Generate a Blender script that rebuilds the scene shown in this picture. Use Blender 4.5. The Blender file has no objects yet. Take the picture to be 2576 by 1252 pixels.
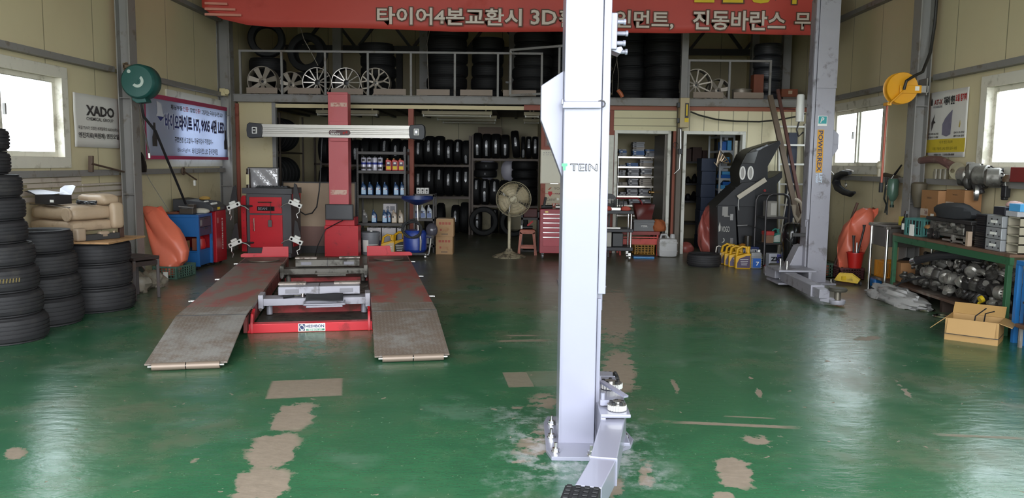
import bpy, bmesh, math, random
from mathutils import Vector, Matrix, Euler
from math import radians as R, pi, sin, cos, tan, atan2, hypot
random.seed(7)
SC = bpy.context.scene
COL = SC.collection

# ---------------------------------------------------------------- camera
EYE = 1.55                                   # eye height, metres; room axis = +Y, wall to wall = X
FPX, PW, PH = 2000.0, 2576.0, 1252.0         # focal length in pixels of the frame
YAW, PITCH, ROLL = 0.009754, 0.107696, 0.011
fwd = Vector((-sin(YAW)*cos(PITCH), cos(YAW)*cos(PITCH), -sin(PITCH)))
rgt = Vector((cos(YAW), sin(YAW), 0))
upv = rgt.cross(fwd)
rgt, upv = rgt*cos(ROLL)+upv*sin(ROLL), upv*cos(ROLL)-rgt*sin(ROLL)
cam = bpy.data.cameras.new('camera')
cam_o = bpy.data.objects.new('camera', cam); COL.objects.link(cam_o)
cam.sensor_fit = 'HORIZONTAL'; cam.sensor_width = 36.0
cam.lens = 36.0*FPX/PW
cam.clip_start = 0.05; cam.clip_end = 200
m = Matrix((rgt, upv, -fwd)).transposed().to_4x4(); m.translation = (0, 0, EYE)
cam_o.matrix_world = m
SC.camera = cam_o

# ---------------------------------------------------------------- daylight and exposure
world = bpy.data.worlds.new('overcast_sky'); SC.world = world; world.use_nodes = True
wn = world.node_tree.nodes; wl = world.node_tree.links
wn['Background'].inputs[0].default_value = (0.90, 0.95, 1.0, 1)
wn['Background'].inputs[1].default_value = 3.6
SC.view_settings.view_transform = 'Standard'
SC.view_settings.look = 'None'
SC.view_settings.exposure = 1.2
SC.view_settings.gamma = 1.0
SC.view_settings.use_curve_mapping = False
SC.cycles.use_denoising = True
SC.cycles.max_bounces = 7
SC.cycles.diffuse_bounces = 5
SC.cycles.glossy_bounces = 4
SC.cycles.transmission_bounces = 6
SC.cycles.transparent_max_bounces = 8
SC.cycles.sample_clamp_indirect = 6.0
SC.cycles.caustics_reflective = False
SC.cycles.caustics_refractive = False

XL, XR = -5.15, 5.15        # side walls
YF, YP, YB = 1.2, 13.9, 18.6  # front wall, partition under the mezzanine, back wall
ZM = 2.66                   # mezzanine floor
ZR = 5.6                    # roof
def portal(name, loc, rot, sx, sy):
    l = bpy.data.lights.new(name, 'AREA'); l.shape = 'RECTANGLE'; l.size = sx; l.size_y = sy
    l.cycles.is_portal = True
    o = bpy.data.objects.new(name, l); COL.objects.link(o); o.location = loc; o.rotation_euler = rot
portal('door_daylight', (0, YF-0.1, 2.2), (pi/2, 0, 0), 9.4, 4.4)
for sx_, wins in ((-1, ((6.9, 8.95), (11.6, 13.5))), (1, ((7.1, 9.0), (11.5, 13.4)))):
    for a_, b_ in wins:
        portal('window_daylight', (sx_*5.3, (a_+b_)/2, 1.98), (0, sx_*pi/2, 0), 0.94, b_-a_)

# ---------------------------------------------------------------- measuring the photograph: a pixel seen on a known plane
def pray(x, y): return rgt*((x-PW/2)/FPX) - upv*((y-PH/2)/FPX) + fwd
def FL(x, y, z=0.0):
    d = pray(x, y); return Vector((0, 0, EYE)) + d*((z-EYE)/d.z)
def AY(x, y, Y):
    d = pray(x, y); return Vector((0, 0, EYE)) + d*(Y/d.y)
def AX(x, y, X):
    d = pray(x, y); return Vector((0, 0, EYE)) + d*(X/d.x)
def RY(x0, y0, x1, y1, Y):
    a, b = AY(x0, y0, Y), AY(x1, y1, Y); return a.x, b.x, min(a.z, b.z), max(a.z, b.z)      # left, right, low, high

# ---------------------------------------------------------------- materials
MATS = {}
def lin(c):
    if isinstance(c, str):
        c = [int(c[i:i+2], 16)/255 for i in (0, 2, 4)]
        c = [v/12.92 if v <= .04045 else ((v+.055)/1.055)**2.4 for v in c]
    return (c[0], c[1], c[2], 1)
def nd(t, k, **kw):
    n = t.nodes.new(k)
    for a, b in kw.items(): setattr(n, a, b)
    return n
def mth(t, op, a, b=None, c=None, clamp=False):
    n = nd(t, 'ShaderNodeMath', operation=op); n.use_clamp = clamp
    for i, v in enumerate((a, b, c)):
        if v is None: continue
        if isinstance(v, (int, float)): n.inputs[i].default_value = v
        else: t.links.new(v, n.inputs[i])
    return n.outputs[0]
def mixc(t, fac, a, b, mode='MIX'):
    n = nd(t, 'ShaderNodeMix', data_type='RGBA', blend_type=mode)
    for i, v in ((0, fac), (6, a), (7, b)):
        if isinstance(v, (int, float)): n.inputs[i].default_value = v
        elif isinstance(v, tuple): n.inputs[i].default_value = v
        else: t.links.new(v, n.inputs[i])
    return n.outputs[2]
def noise(t, vec, scale, detail=4, rough=.55, dist=0):
    n = nd(t, 'ShaderNodeTexNoise'); n.inputs['Scale'].default_value = scale; n.inputs['Detail'].default_value = detail
    n.inputs['Roughness'].default_value = rough; n.inputs['Distortion'].default_value = dist
    t.links.new(vec, n.inputs['Vector']); return n.outputs['Fac']
def ramp(t, v, lo, hi):
    n = nd(t, 'ShaderNodeMapRange', interpolation_type='SMOOTHSTEP'); n.inputs[1].default_value = lo; n.inputs[2].default_value = hi
    t.links.new(v, n.inputs[0]); return n.outputs[0]
def newmat(name):
    m = bpy.data.materials.new(name); m.use_nodes = True; t = m.node_tree
    return m, t, t.nodes['Principled BSDF'], nd(t, 'ShaderNodeTexCoord')
def M(name, col, rough=.5, metal=0.0, var=.12, scale=9.0, dirt=None, dirt_amt=0.0, dscale=5.0, bump=0.0, bscale=60.0, spec=.5, coat=0.0, emit=0.0, trans=0.0, alpha=1.0):
    """Plain paint, plastic, rubber ...: base colour broken up by noise, an optional second (dirt, rust) colour in blotches, optional grain."""
    if name in MATS: return MATS[name]
    m, t, b, tc = newmat(name); L = t.links.new
    c = lin(col); v = tc.outputs['Object']
    f = noise(t, v, scale, 5)
    out = mixc(t, f, tuple(min(1, x*(1-var)) for x in c[:3])+(1,), tuple(min(1, x*(1+var)) for x in c[:3])+(1,))
    if dirt is not None:
        df = ramp(t, noise(t, v, dscale, 6, .65), .62-dirt_amt*.3, .72-dirt_amt*.2)
        out = mixc(t, mth(t, 'MULTIPLY', df, min(1, .35+dirt_amt)), out, lin(dirt))
        L(mth(t, 'ADD', mth(t, 'MULTIPLY', df, .25), rough), b.inputs['Roughness'])
    else: b.inputs['Roughness'].default_value = rough
    L(out, b.inputs['Base Color'])
    b.inputs['Metallic'].default_value = metal; b.inputs['Specular IOR Level'].default_value = spec
    b.inputs['Coat Weight'].default_value = coat
    b.inputs['Transmission Weight'].default_value = trans; b.inputs['Alpha'].default_value = alpha
    if emit: L(out, b.inputs['Emission Color']); b.inputs['Emission Strength'].default_value = emit
    if bump:
        bn = nd(t, 'ShaderNodeBump'); bn.inputs['Strength'].default_value = bump; bn.inputs['Distance'].default_value = .02
        L(noise(t, v, bscale, 3), bn.inputs['Height']); L(bn.outputs[0], b.inputs['Normal'])
    MATS[name] = m; return m

def panel_mat(name, col, axis, pitch, off=0.0, horiz=False, groove='6f6a52', stain='8d7f58', rough=.5):
    """Sandwich panel sheet: joints every PITCH metres along AXIS (0 x, 1 y, 2 z), fine ribs, grime blotches."""
    m, t, b, tc = newmat(name); L = t.links.new
    geo = nd(t, 'ShaderNodeNewGeometry'); sep = nd(t, 'ShaderNodeSeparateXYZ'); L(geo.outputs['Position'], sep.inputs[0])
    p = sep.outputs[axis]
    fr = mth(t, 'PINGPONG', mth(t, 'ADD', p, off), pitch/2)
    jt = ramp(t, fr, .010, .004)
    rib = mth(t, 'SINE', mth(t, 'MULTIPLY', p, 2*pi/(pitch/12)))
    big = noise(t, geo.outputs['Position'], 1.3, 5, .6)
    c = mixc(t, big, tuple(x*.90 for x in lin(col)[:3])+(1,), tuple(min(1, x*1.06) for x in lin(col)[:3])+(1,))
    low = ramp(t, mth(t, 'SUBTRACT', noise(t, geo.outputs['Position'], 3.5, 6, .7), mth(t, 'MULTIPLY', sep.outputs[2], .05)), .50, .66)
    c = mixc(t, mth(t, 'MULTIPLY', low, .35), c, lin(stain))
    c = mixc(t, mth(t, 'MULTIPLY', jt, .75), c, lin(groove))
    L(c, b.inputs['Base Color']); b.inputs['Roughness'].default_value = rough
    bn = nd(t, 'ShaderNodeBump'); bn.inputs['Strength'].default_value = .25; bn.inputs['Distance'].default_value = .004
    L(mth(t, 'SUBTRACT', mth(t, 'MULTIPLY', rib, .15), mth(t, 'MULTIPLY', jt, 2.0)), bn.inputs['Height']); L(bn.outputs[0], b.inputs['Normal'])
    MATS[name] = m; return m

# ---------------------------------------------------------------- mesh builder
class MB:
    def __init__(s): s.v = []; s.f = []; s.m = []; s.k = 0
    def mat(s, k): s.k = k; return s
    def add(s, vs, fs, T=None):
        o = len(s.v)
        for p in vs: s.v.append(tuple(T @ Vector(p)) if T is not None else tuple(p))
        for f in fs: s.f.append(tuple(i+o for i in f)); s.m.append(s.k)
        return s
    def bx(s, x0, x1, y0, y1, z0, z1, T=None):
        return s.add([(x0,y0,z0),(x1,y0,z0),(x1,y1,z0),(x0,y1,z0),(x0,y0,z1),(x1,y0,z1),(x1,y1,z1),(x0,y1,z1)],
                     [(3,2,1,0),(4,5,6,7),(0,1,5,4),(1,2,6,5),(2,3,7,6),(3,0,4,7)], T)
    def box(s, c, d, T=None):
        return s.bx(c[0]-d[0]/2, c[0]+d[0]/2, c[1]-d[1]/2, c[1]+d[1]/2, c[2]-d[2]/2, c[2]+d[2]/2, T)
    def bar(s, a, b, w, h, up=(0,0,1)):
        a, b = Vector(a), Vector(b); d = (b-a); L = d.length; d.normalize(); u = Vector(up)
        if abs(d.dot(u)) > .98: u = Vector((0,1,0))
        x = d.cross(u).normalized(); u = x.cross(d)
        T = Matrix((x, d, u)).transposed().to_4x4(); T.translation = a
        return s.bx(-w/2, w/2, 0, L, -h/2, h/2, T)
    def prism(s, poly, d0, d1, T=None):
        """polygon in local x,y extruded along local z from d0 to d1"""
        n = len(poly)
        vs = [(p[0], p[1], d0) for p in poly]+[(p[0], p[1], d1) for p in poly]
        fs = [tuple(reversed(range(n))), tuple(range(n, 2*n))]+[(i, (i+1) % n, n+(i+1) % n, n+i) for i in range(n)]
        return s.add(vs, fs, T)
    def lathe(s, prof, n=24, T=None, arc=2*pi, a0=0.0):
        """profile [(r, z)...] turned about local z"""
        vs = []; fs = []; full = abs(arc-2*pi) < 1e-6; cols = n if full else n+1
        for i in range(cols):
            a = a0+arc*i/n
            for r, z in prof: vs.append((r*cos(a), r*sin(a), z))
        k = len(prof)
        for i in range(n):
            j = (i+1) % cols
            for q in range(k-1):
                a, b, c, d = i*k+q, j*k+q, j*k+q+1, i*k+q+1
                if prof[q][0] < 1e-9 and prof[q+1][0] < 1e-9: continue
                if prof[q][0] < 1e-9: fs.append((a, c, d))
                elif prof[q+1][0] < 1e-9: fs.append((a, b, d))
                else: fs.append((a, b, c, d))
        return s.add(vs, fs, T)
    def cyl(s, a, b, r, r2=None, n=16):
        a, b = Vector(a), Vector(b); d = b-a; L = d.length
        T = Matrix.Translation(a) @ d.to_track_quat('Z', 'Y').to_matrix().to_4x4()
        r2 = r if r2 is None else r2
        return s.lathe([(0, 0), (r, 0), (r2, L), (0, L)], n, T)
    def tube(s, pts, r, n=8, closed=False, caps=True):
        P = [Vector(p) for p in pts]; N = len(P); rows = []
        nrm = None
        for i, p in enumerate(P):
            if closed: d = P[(i+1) % N]-P[i-1]
            else: d = P[min(i+1, N-1)]-P[max(i-1, 0)]
            d.normalize()
            if nrm is None: nrm = d.orthogonal().normalized()
            else:
                nrm = nrm-d*nrm.dot(d)
                nrm = nrm.normalized() if nrm.length > 1e-6 else d.orthogonal().normalized()
            q = d.cross(nrm); rr = r[i] if isinstance(r, (list, tuple)) else r
            rows.append([p+(nrm*cos(2*pi*k/n)+q*sin(2*pi*k/n))*rr for k in range(n)])
        vs = [v for row in rows for v in row]; fs = []
        for i in range(N if closed else N-1):
            j = (i+1) % N
            for k in range(n): fs.append((i*n+k, i*n+(k+1) % n, j*n+(k+1) % n, j*n+k))
        if caps and not closed:
            fs.append(tuple(reversed(range(n)))); fs.append(tuple((N-1)*n+k for k in range(n)))
        return s.add(vs, fs)
    def grid(s, rows, closed=False):
        n = len(rows[0]); vs = [p for r_ in rows for p in r_]; fs = []
        for i in range(len(rows)-1):
            for k in range(n if closed else n-1):
                fs.append((i*n+k, i*n+(k+1) % n, (i+1)*n+(k+1) % n, (i+1)*n+k))
        return s.add(vs, fs)
    def ball(s, c, r, n=12, sq=(1,1,1), T=None):
        k = max(5, n//2+1); prof = [(r*sin(pi*i/(k-1)), -r*cos(pi*i/(k-1))) for i in range(k)]
        prof[0] = (0, -r); prof[-1] = (0, r)
        B = Matrix.Translation(c) @ Matrix.Diagonal((sq[0], sq[1], sq[2], 1))
        return s.lathe(prof, n, (T @ B) if T is not None else B)
    def build(s, name, mats, parent=None, smooth=35, bevel=0.0, seg=2, world=None, subsurf=0, solid=0.0, wn=False):
        me = bpy.data.meshes.new(name); me.from_pydata(s.v, [], s.f)
        if not isinstance(mats, (list, tuple)): mats = [mats]
        for q in mats: me.materials.append(q)
        if len(mats) > 1: me.polygons.foreach_set('material_index', s.m)
        bm = bmesh.new(); bm.from_mesh(me)
        bmesh.ops.remove_doubles(bm, verts=bm.verts, dist=1e-5)
        bmesh.ops.recalc_face_normals(bm, faces=bm.faces); bm.to_mesh(me); bm.free()
        if smooth:
            me.polygons.foreach_set('use_smooth', [True]*len(me.polygons)); me.set_sharp_from_angle(angle=R(smooth))
        o = bpy.data.objects.new(name, me); COL.objects.link(o)
        if parent is not None: attach(o, parent)
        if solid: q = o.modifiers.new('thickness', 'SOLIDIFY'); q.thickness = solid; q.offset = 0
        if bevel:
            q = o.modifiers.new('edge', 'BEVEL'); q.width = bevel; q.segments = seg; q.limit_method = 'ANGLE'; q.angle_limit = R(40)
            q.harden_normals = bool(smooth)
        if subsurf: q = o.modifiers.new('sub', 'SUBSURF'); q.levels = q.render_levels = subsurf
        return o
WM = {}
def attach(o, parent):
    """child built in world space unless its thing was begun with local=True"""
    o.parent = parent
    r = parent
    while r.parent is not None: r = r.parent
    if r is parent and not r.get('_loc'):
        T = WM.get(r.name)
        if T is not None: o.matrix_parent_inverse = T.inverted()
def tag(o, label, cat, group=None, kind=None):
    o['label'] = label; o['category'] = cat
    if group: o['group'] = group
    if kind: o['kind'] = kind
    return o
LOCAL = set()
def thing(name, label, cat, loc=(0,0,0), rz=0.0, group=None, local=False, rot=None):
    o = bpy.data.objects.new(name, None); COL.objects.link(o)
    o.empty_display_size = .1
    e = Euler(rot) if rot is not None else Euler((0, 0, rz))
    o.location = loc; o.rotation_euler = e
    if not local: WM[o.name] = Matrix.Translation(loc) @ e.to_matrix().to_4x4()
    tag(o, label, cat, group); return o
def one(mb, name, mats, label, cat, group=None, kind=None, **kw):
    return tag(mb.build(name, mats, **kw), label, cat, group, kind)
def struct(mb, name, mats, parent=None, **kw):
    o = mb.build(name, mats, parent, **kw)
    if parent is None: o['kind'] = 'structure'
    return o
def dup(o, loc=None, rot=None, label=None, scale=None, group=None, parent=None):
    c = o.copy(); COL.objects.link(c)
    if parent is not None: c.parent = parent
    if loc is not None: c.location = loc
    if rot is not None: c.rotation_euler = rot
    if scale is not None: c.scale = scale
    if label: c['label'] = label
    if group: c['group'] = group
    for ch in list(o.children): dup(ch, parent=c)
    return c
def rename(o, **kw):
    return o

ORD = ['first','second','third','fourth','fifth','sixth','seventh','eighth','ninth','tenth','eleventh','twelfth','thirteenth','fourteenth','fifteenth','sixteenth']
def place(origin, xdir, updir):
    """frame of a flat thing: local x along xdir, local y along updir, local z out of its face"""
    x = Vector(xdir).normalized(); u = Vector(updir).normalized(); n = x.cross(u).normalized(); u = n.cross(x)
    T = Matrix((x, u, n)).transposed().to_4x4(); T.translation = origin; return T

TXT = []
def letters(txt, name, mat, T, x, y, w, h, parent=None, bold=0.0, depth=.001, z=.002, shear=0.0, fit=True):
    """lettering: its box is w wide and h high, lower left corner at (x, y) of the frame T, raised z from the face; shaped at the end by set_type()"""
    me = bpy.data.meshes.new(name); me.materials.append(mat)
    q = bpy.data.objects.new(name, me); COL.objects.link(q)
    if parent is not None: attach(q, parent)
    TXT.append((q, txt, T, x, y, w, h, bold, z, shear)); return q
def set_type():
    F = []
    for q, txt, T, x, y, w, h, bold, z, shear in TXT:
        cu = bpy.data.curves.new('type', 'FONT'); cu.body = txt; cu.size = 1.0; cu.offset = bold; cu.shear = shear; cu.resolution_u = 2
        o = bpy.data.objects.new('type', cu); COL.objects.link(o); F.append((o, cu))
    dg = bpy.context.evaluated_depsgraph_get(); dg.update()
    for (o, cu), (q, txt, T, x, y, w, h, bold, z, shear) in zip(F, TXT):
        me = bpy.data.meshes.new_from_object(o.evaluated_get(dg))
        xs = [v.co.x for v in me.vertices]; ys = [v.co.y for v in me.vertices]
        if xs:
            x0, x1, y0, y1 = min(xs), max(xs), min(ys), max(ys); sx, sy = w/(x1-x0), h/(y1-y0)
            for v in me.vertices: v.co = T @ Vector((x+(v.co.x-x0)*sx, y+(v.co.y-y0)*sy, z))
        old = q.data; mats = list(old.materials); nm = old.name; me.materials.clear()
        for k in mats: me.materials.append(k)
        q.data = me; bpy.data.meshes.remove(old); me.name = nm
    for o, cu in F: bpy.data.objects.remove(o); bpy.data.curves.remove(cu)
# ---------------------------------------------------------------- materials of the room
CREAM = 'd4c8a4'
wall_side = panel_mat('cream_panel_side', CREAM, 1, 1.0, .3)
wall_back = panel_mat('cream_panel_cross', CREAM, 0, 1.0, .45)
wall_ribs = panel_mat('cream_panel_ribbed', 'dfd4b0', 0, .25, .1)
steel_grey = M('grey_painted_steel', '85827f', .55, 0, .10, 6, '6b5b4c', .25)
steel_dark = M('dark_steel', '3c3a3a', .5, .2, .15, 8)
brick_red = M('red_oxide_paint', '8f4a3a', .6, 0, .12, 5, '5f3227', .15)
white_trim = M('white_frame_paint', 'd8d6cc', .45, 0, .08, 6, '8d8878', .25)
black_rub = M('black_rubber', '1b1b1d', .62, 0, .2, 14)
white_pl = M('white_plastic', 'dedcd6', .4, 0, .06)
pvc_white = M('window_frame_pvc', 'd9d4c6', .4, 0, .06, 8, '9a927e', .3)
glass = None
def glass_mat():
    m, t, b, tc = newmat('window_glass'); L = t.links.new
    tr = nd(t, 'ShaderNodeBsdfTransparent'); tr.inputs[0].default_value = (.93, .96, .97, 1)
    gl = nd(t, 'ShaderNodeBsdfGlossy'); gl.inputs['Roughness'].default_value = .05
    fr = nd(t, 'ShaderNodeFresnel'); fr.inputs[0].default_value = 1.45
    ge = nd(t, 'ShaderNodeNewGeometry'); ff = mth(t, 'MULTIPLY', fr.outputs[0], mth(t, 'SUBTRACT', 1.0, ge.outputs['Backfacing']))
    mx = nd(t, 'ShaderNodeMixShader'); L(ff, mx.inputs[0]); L(tr.outputs[0], mx.inputs[1]); L(gl.outputs[0], mx.inputs[2])
    L(mx.outputs[0], t.nodes['Material Output'].inputs[0]); return m
glass = glass_mat()

# ---------------------------------------------------------------- floor: worn green epoxy over concrete
def floor_mat():
    m, t, b, tc = newmat('worn_green_epoxy'); L = t.links.new
    geo = nd(t, 'ShaderNodeNewGeometry'); P = geo.outputs['Position']
    n_big = noise(t, P, .55, 5, .6); n_mid = noise(t, P, 3.0, 6, .62); n_fine = noise(t, P, 22, 4, .6); n_edge = noise(t, P, 9, 7, .7)
    green = mixc(t, n_mid, lin('24523a'), lin('356b48'))
    # grime trodden in: more of it towards the back of the shop
    sep = nd(t, 'ShaderNodeSeparateXYZ'); L(P, sep.inputs[0])
    back = mth(t, 'MULTIPLY', ramp(t, sep.outputs[1], 6.5, 11.5), .30)
    grime = ramp(t, mth(t, 'ADD', mth(t, 'ADD', mth(t, 'MULTIPLY', n_big, .65), mth(t, 'MULTIPLY', n_mid, .35)), back), .48, .74)
    c = mixc(t, mth(t, 'MULTIPLY', grime, .80), green, lin('6a6052'))
    c = mixc(t, mth(t, 'MULTIPLY', ramp(t, noise(t, P, 1.4, 5, .6), .52, .70), .35), c, lin('6f8577'))
    # specks where the coating has chipped
    chips = ramp(t, noise(t, P, 16, 3, .5, .6), .70, .735)
    chips2 = ramp(t, noise(t, P, 42, 2, .5, .2), .735, .76)
    chip = mth(t, 'MULTIPLY', mth(t, 'MAXIMUM', chips, chips2), ramp(t, n_big, .36, .52))
    worn = chip
    dark = None
    def box(px, soft=.12, amp=.9, gain=1.0, thr=.0):
        p = [FL(*q) for q in px]
        c0 = sum(p, Vector())/4; ex = ((p[1]-p[0])+(p[2]-p[3]))/2; ey = ((p[3]-p[0])+(p[2]-p[1]))/2
        mp = nd(t, 'ShaderNodeMapping', vector_type='TEXTURE'); L(P, mp.inputs[0])
        mp.inputs['Location'].default_value = (c0.x, c0.y, 0); mp.inputs['Rotation'].default_value = (0, 0, atan2(ex.y, ex.x))
        mp.inputs['Scale'].default_value = (max(ex.length/2, .004), max(ey.length/2, .004), 1)
        ab = nd(t, 'ShaderNodeVectorMath', operation='ABSOLUTE'); L(mp.outputs[0], ab.inputs[0])
        sp = nd(t, 'ShaderNodeSeparateXYZ'); L(ab.outputs[0], sp.inputs[0])
        d = mth(t, 'MAXIMUM', sp.outputs[0], sp.outputs[1])
        d = mth(t, 'ADD', d, mth(t, 'MULTIPLY', mth(t, 'SUBTRACT', n_edge, .5), amp*2))
        return mth(t, 'MULTIPLY', ramp(t, d, 1.0+soft, 1.0-soft), gain)
    W = [  # sharp-edged marks: four corners in the photograph, softness, raggedness, strength
        (((690,958),(868,950),(853,995),(662,1003)), .05, .05, .9),
        (((1268,936),(1330,935),(1338,972),(1276,974)), .05, .08, .75),
        (((1330,934),(1440,931),(1440,968),(1338,972)), .05, .08, .30),
        (((1700,1058),(1985,1071),(1985,1077),(1700,1065)), .3, .6, .9),
        (((1830,1045),(1940,1050),(1940,1053),(1830,1048)), .3, .6, .8),
        (((2365,1090),(2576,1100),(2576,1105),(2365,1096)), .3, .7, .7),
        (((1275,842),(1350,842),(1350,845),(1275,845)), .3, .5, .8),
        (((1250,855),(1375,853),(1375,858),(1250,860)), .3, .6, .8),
    ]
    for px, s_, a_, g_ in W: worn = mth(t, 'MAXIMUM', worn, box(px, s_, a_, g_))
    at = nd(t, 'ShaderNodeAttribute'); at.attribute_name = 'wear'
    rag = mth(t, 'ADD', at.outputs['Fac'], mth(t, 'MULTIPLY', mth(t, 'SUBTRACT', mth(t, 'ADD', mth(t, 'MULTIPLY', n_edge, .7), mth(t, 'MULTIPLY', n_mid, .3)), .5), 2.8))
    worn = mth(t, 'MAXIMUM', worn, mth(t, 'MULTIPLY', ramp(t, rag, .42, .56), mth(t, 'MINIMUM', mth(t, 'MULTIPLY', at.outputs['Fac'], 1.6), .92)))
    conc = mixc(t, n_fine, lin('75665a'), lin('978678'))
    c = mixc(t, worn, c, conc)
    # paint dust blown round the foot of the new silver post
    dust = box(((1290,1040),(1600,1040),(1610,1200),(1280,1210)), .5, 1.0, .55)
    dust = mth(t, 'MULTIPLY', dust, ramp(t, noise(t, P, 6, 6, .75), .45, .60))
    c = mixc(t, dust, c, lin('b9b8bd'))
    L(c, b.inputs['Base Color'])
    r = mth(t, 'ADD', mth(t, 'ADD', .15, mth(t, 'MULTIPLY', n_mid, .18)), mth(t, 'MULTIPLY', worn, .35))
    r = mth(t, 'ADD', r, mth(t, 'MULTIPLY', grime, .10))
    L(r, b.inputs['Roughness']); b.inputs['Specular IOR Level'].default_value = .65
    bn = nd(t, 'ShaderNodeBump'); bn.inputs['Strength'].default_value = .30; bn.inputs['Distance'].default_value = .012
    mp = nd(t, 'ShaderNodeMapping'); L(P, mp.inputs[0]); mp.inputs['Scale'].default_value = (1.2, 2.6, 1); 
    h = mth(t, 'ADD', noise(t, mp.outputs[0], 5, 4, .6), mth(t, 'MULTIPLY', worn, -.25))
    L(h, bn.inputs['Height']); L(bn.outputs[0], b.inputs['Normal'])
    return m
WEAR = [  # patches where the coating has gone: four corners in the photograph, strength
    (((705, 1012), (800, 1010), (785, 1085), (645, 1090)), 0.95),
    (((640, 1085), (765, 1085), (740, 1180), (600, 1185)), 1.0),
    (((600, 1175), (740, 1175), (730, 1265), (560, 1265)), 1.0),
    (((1330, 985), (1420, 985), (1420, 1035), (1320, 1035)), 0.6),
    (((1290, 1065), (1420, 1055), (1400, 1190), (1270, 1180)), 0.55),
    (((1500, 720), (1590, 720), (1600, 880), (1500, 880)), 0.85),
    (((1500, 880), (1600, 870), (1620, 1000), (1520, 1000)), 0.8),
    (((1795, 1145), (1880, 1145), (1920, 1230), (1800, 1235)), 0.95),
    (((1600, 1150), (1650, 1150), (1660, 1252), (1590, 1252)), 0.6),
    (((1790, 1235), (1850, 1235), (1850, 1262), (1790, 1262)), 0.9),
    (((1500, 1195), (1580, 1195), (1570, 1262), (1490, 1262)), 0.7),
    (((1855, 1090), (1930, 1090), (1960, 1125), (1880, 1125)), 0.7),
    (((2140, 845), (2222, 843), (2222, 856), (2140, 858)), 0.75),
    (((1685, 952), (1698, 950), (1713, 993), (1700, 995)), 0.95),
    (((1895, 975), (1912, 973), (1922, 999), (1905, 1000)), 0.95),
    (((2262, 975), (2275, 972), (2305, 1005), (2290, 1008)), 0.8),
    (((1283, 1156), (1330, 1155), (1330, 1166), (1283, 1167)), 0.8),
    (((1275, 1022), (1325, 1020), (1325, 1030), (1275, 1031)), 0.6),
    (((640, 850), (935, 838), (935, 905), (620, 915)), 0.45),
    (((2240, 940), (2246, 940), (2300, 1012), (2292, 1012)), 0.8),
    (((2444, 948), (2449, 948), (2560, 1040), (2553, 1042)), 0.6),
    (((470, 1150), (518, 1150), (512, 1153), (465, 1175)), 0.7),
    (((0, 1125), (75, 1112), (75, 1160), (0, 1165)), 0.7),
]
import numpy as np
def floor_mesh():
    xs = np.linspace(XL-.3, XR+.3, 330); ys = np.concatenate((np.array([-3.0, 0, 1.5]), np.linspace(2.8, 9.6, 220), np.linspace(9.8, YB+.3, 60)))
    gx, gy = np.meshgrid(xs, ys); nx, ny = len(xs), len(ys)
    w = np.zeros_like(gx)
    for px, g in WEAR:
        p = [FL(*q) for q in px]; c0 = sum(p, Vector())/4; ex = ((p[1]-p[0])+(p[2]-p[3]))/4; ey = ((p[3]-p[0])+(p[2]-p[1]))/4
        det = ex.x*ey.y-ex.y*ey.x; dx, dy = gx-c0.x, gy-c0.y
        u = (dx*ey.y-dy*ey.x)/det; v = (ex.x*dy-ex.y*dx)/det
        d = (np.abs(u)**3+np.abs(v)**3)**(1/3)
        w = np.maximum(w, g*np.clip(1.0-(d-.45)/.9, 0, 1))
    me = bpy.data.meshes.new('floor')
    vs = np.stack((gx, gy, np.zeros_like(gx)), -1).reshape(-1, 3)
    idx = np.arange(nx*ny).reshape(ny, nx)
    fs = np.stack((idx[:-1, :-1], idx[:-1, 1:], idx[1:, 1:], idx[1:, :-1]), -1).reshape(-1, 4)
    me.from_pydata(vs.tolist(), [], fs.tolist())
    a = me.attributes.new('wear', 'FLOAT', 'POINT'); a.data.foreach_set('value', w.reshape(-1).astype(np.float32))
    me.materials.append(floor_mat())
    o = bpy.data.objects.new('floor', me); COL.objects.link(o); o['kind'] = 'structure'
floor_mesh()
yard = M('yard_concrete', '9a978f', .85, 0, .15, 1.5)
struct(MB().bx(-30, 30, -30, 45, -.2, -.13), 'ground_outside', yard, smooth=0)

# ---------------------------------------------------------------- shell
ZS, ZH = 1.53, 2.47      # window sill and head
WL = ((6.85, 8.98), (11.70, 13.60)); WR = ((7.05, 8.98), (11.45, 13.40))
def side_wall(name, x0, x1, wins):
    b = MB(); y = YF
    b.bx(x0, x1, YF, YB, -.1, ZS); b.bx(x0, x1, YF, YB, ZH, ZR)
    for a, c in wins: b.bx(x0, x1, y, a, ZS, ZH); y = c
    b.bx(x0, x1, y, YB, ZS, ZH)
    return struct(b, name, wall_side, smooth=0)
side_wall('wall_left', XL-.1, XL, WL); side_wall('wall_right', XR, XR+.1, WR)
struct(MB().bx(XL-.1, XR+.1, YB, YB+.1, 0, ZR), 'wall_back', wall_back, smooth=0)
struct(MB().bx(XL-.1, -4.7, YF-.1, YF, 0, ZR).bx(4.7, XR+.1, YF-.1, YF, 0, ZR).bx(-4.7, 4.7, YF-.1, YF, 4.4, ZR), 'wall_front', wall_back, smooth=0)
roof_in = M('roof_underside', 'a9a186', .6, 0, .1, 3)
struct(MB().bx(XL-.1, XR+.1, YF-.1, YB+.1, ZR, ZR+.1), 'ceiling', roof_in, smooth=0)

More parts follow.
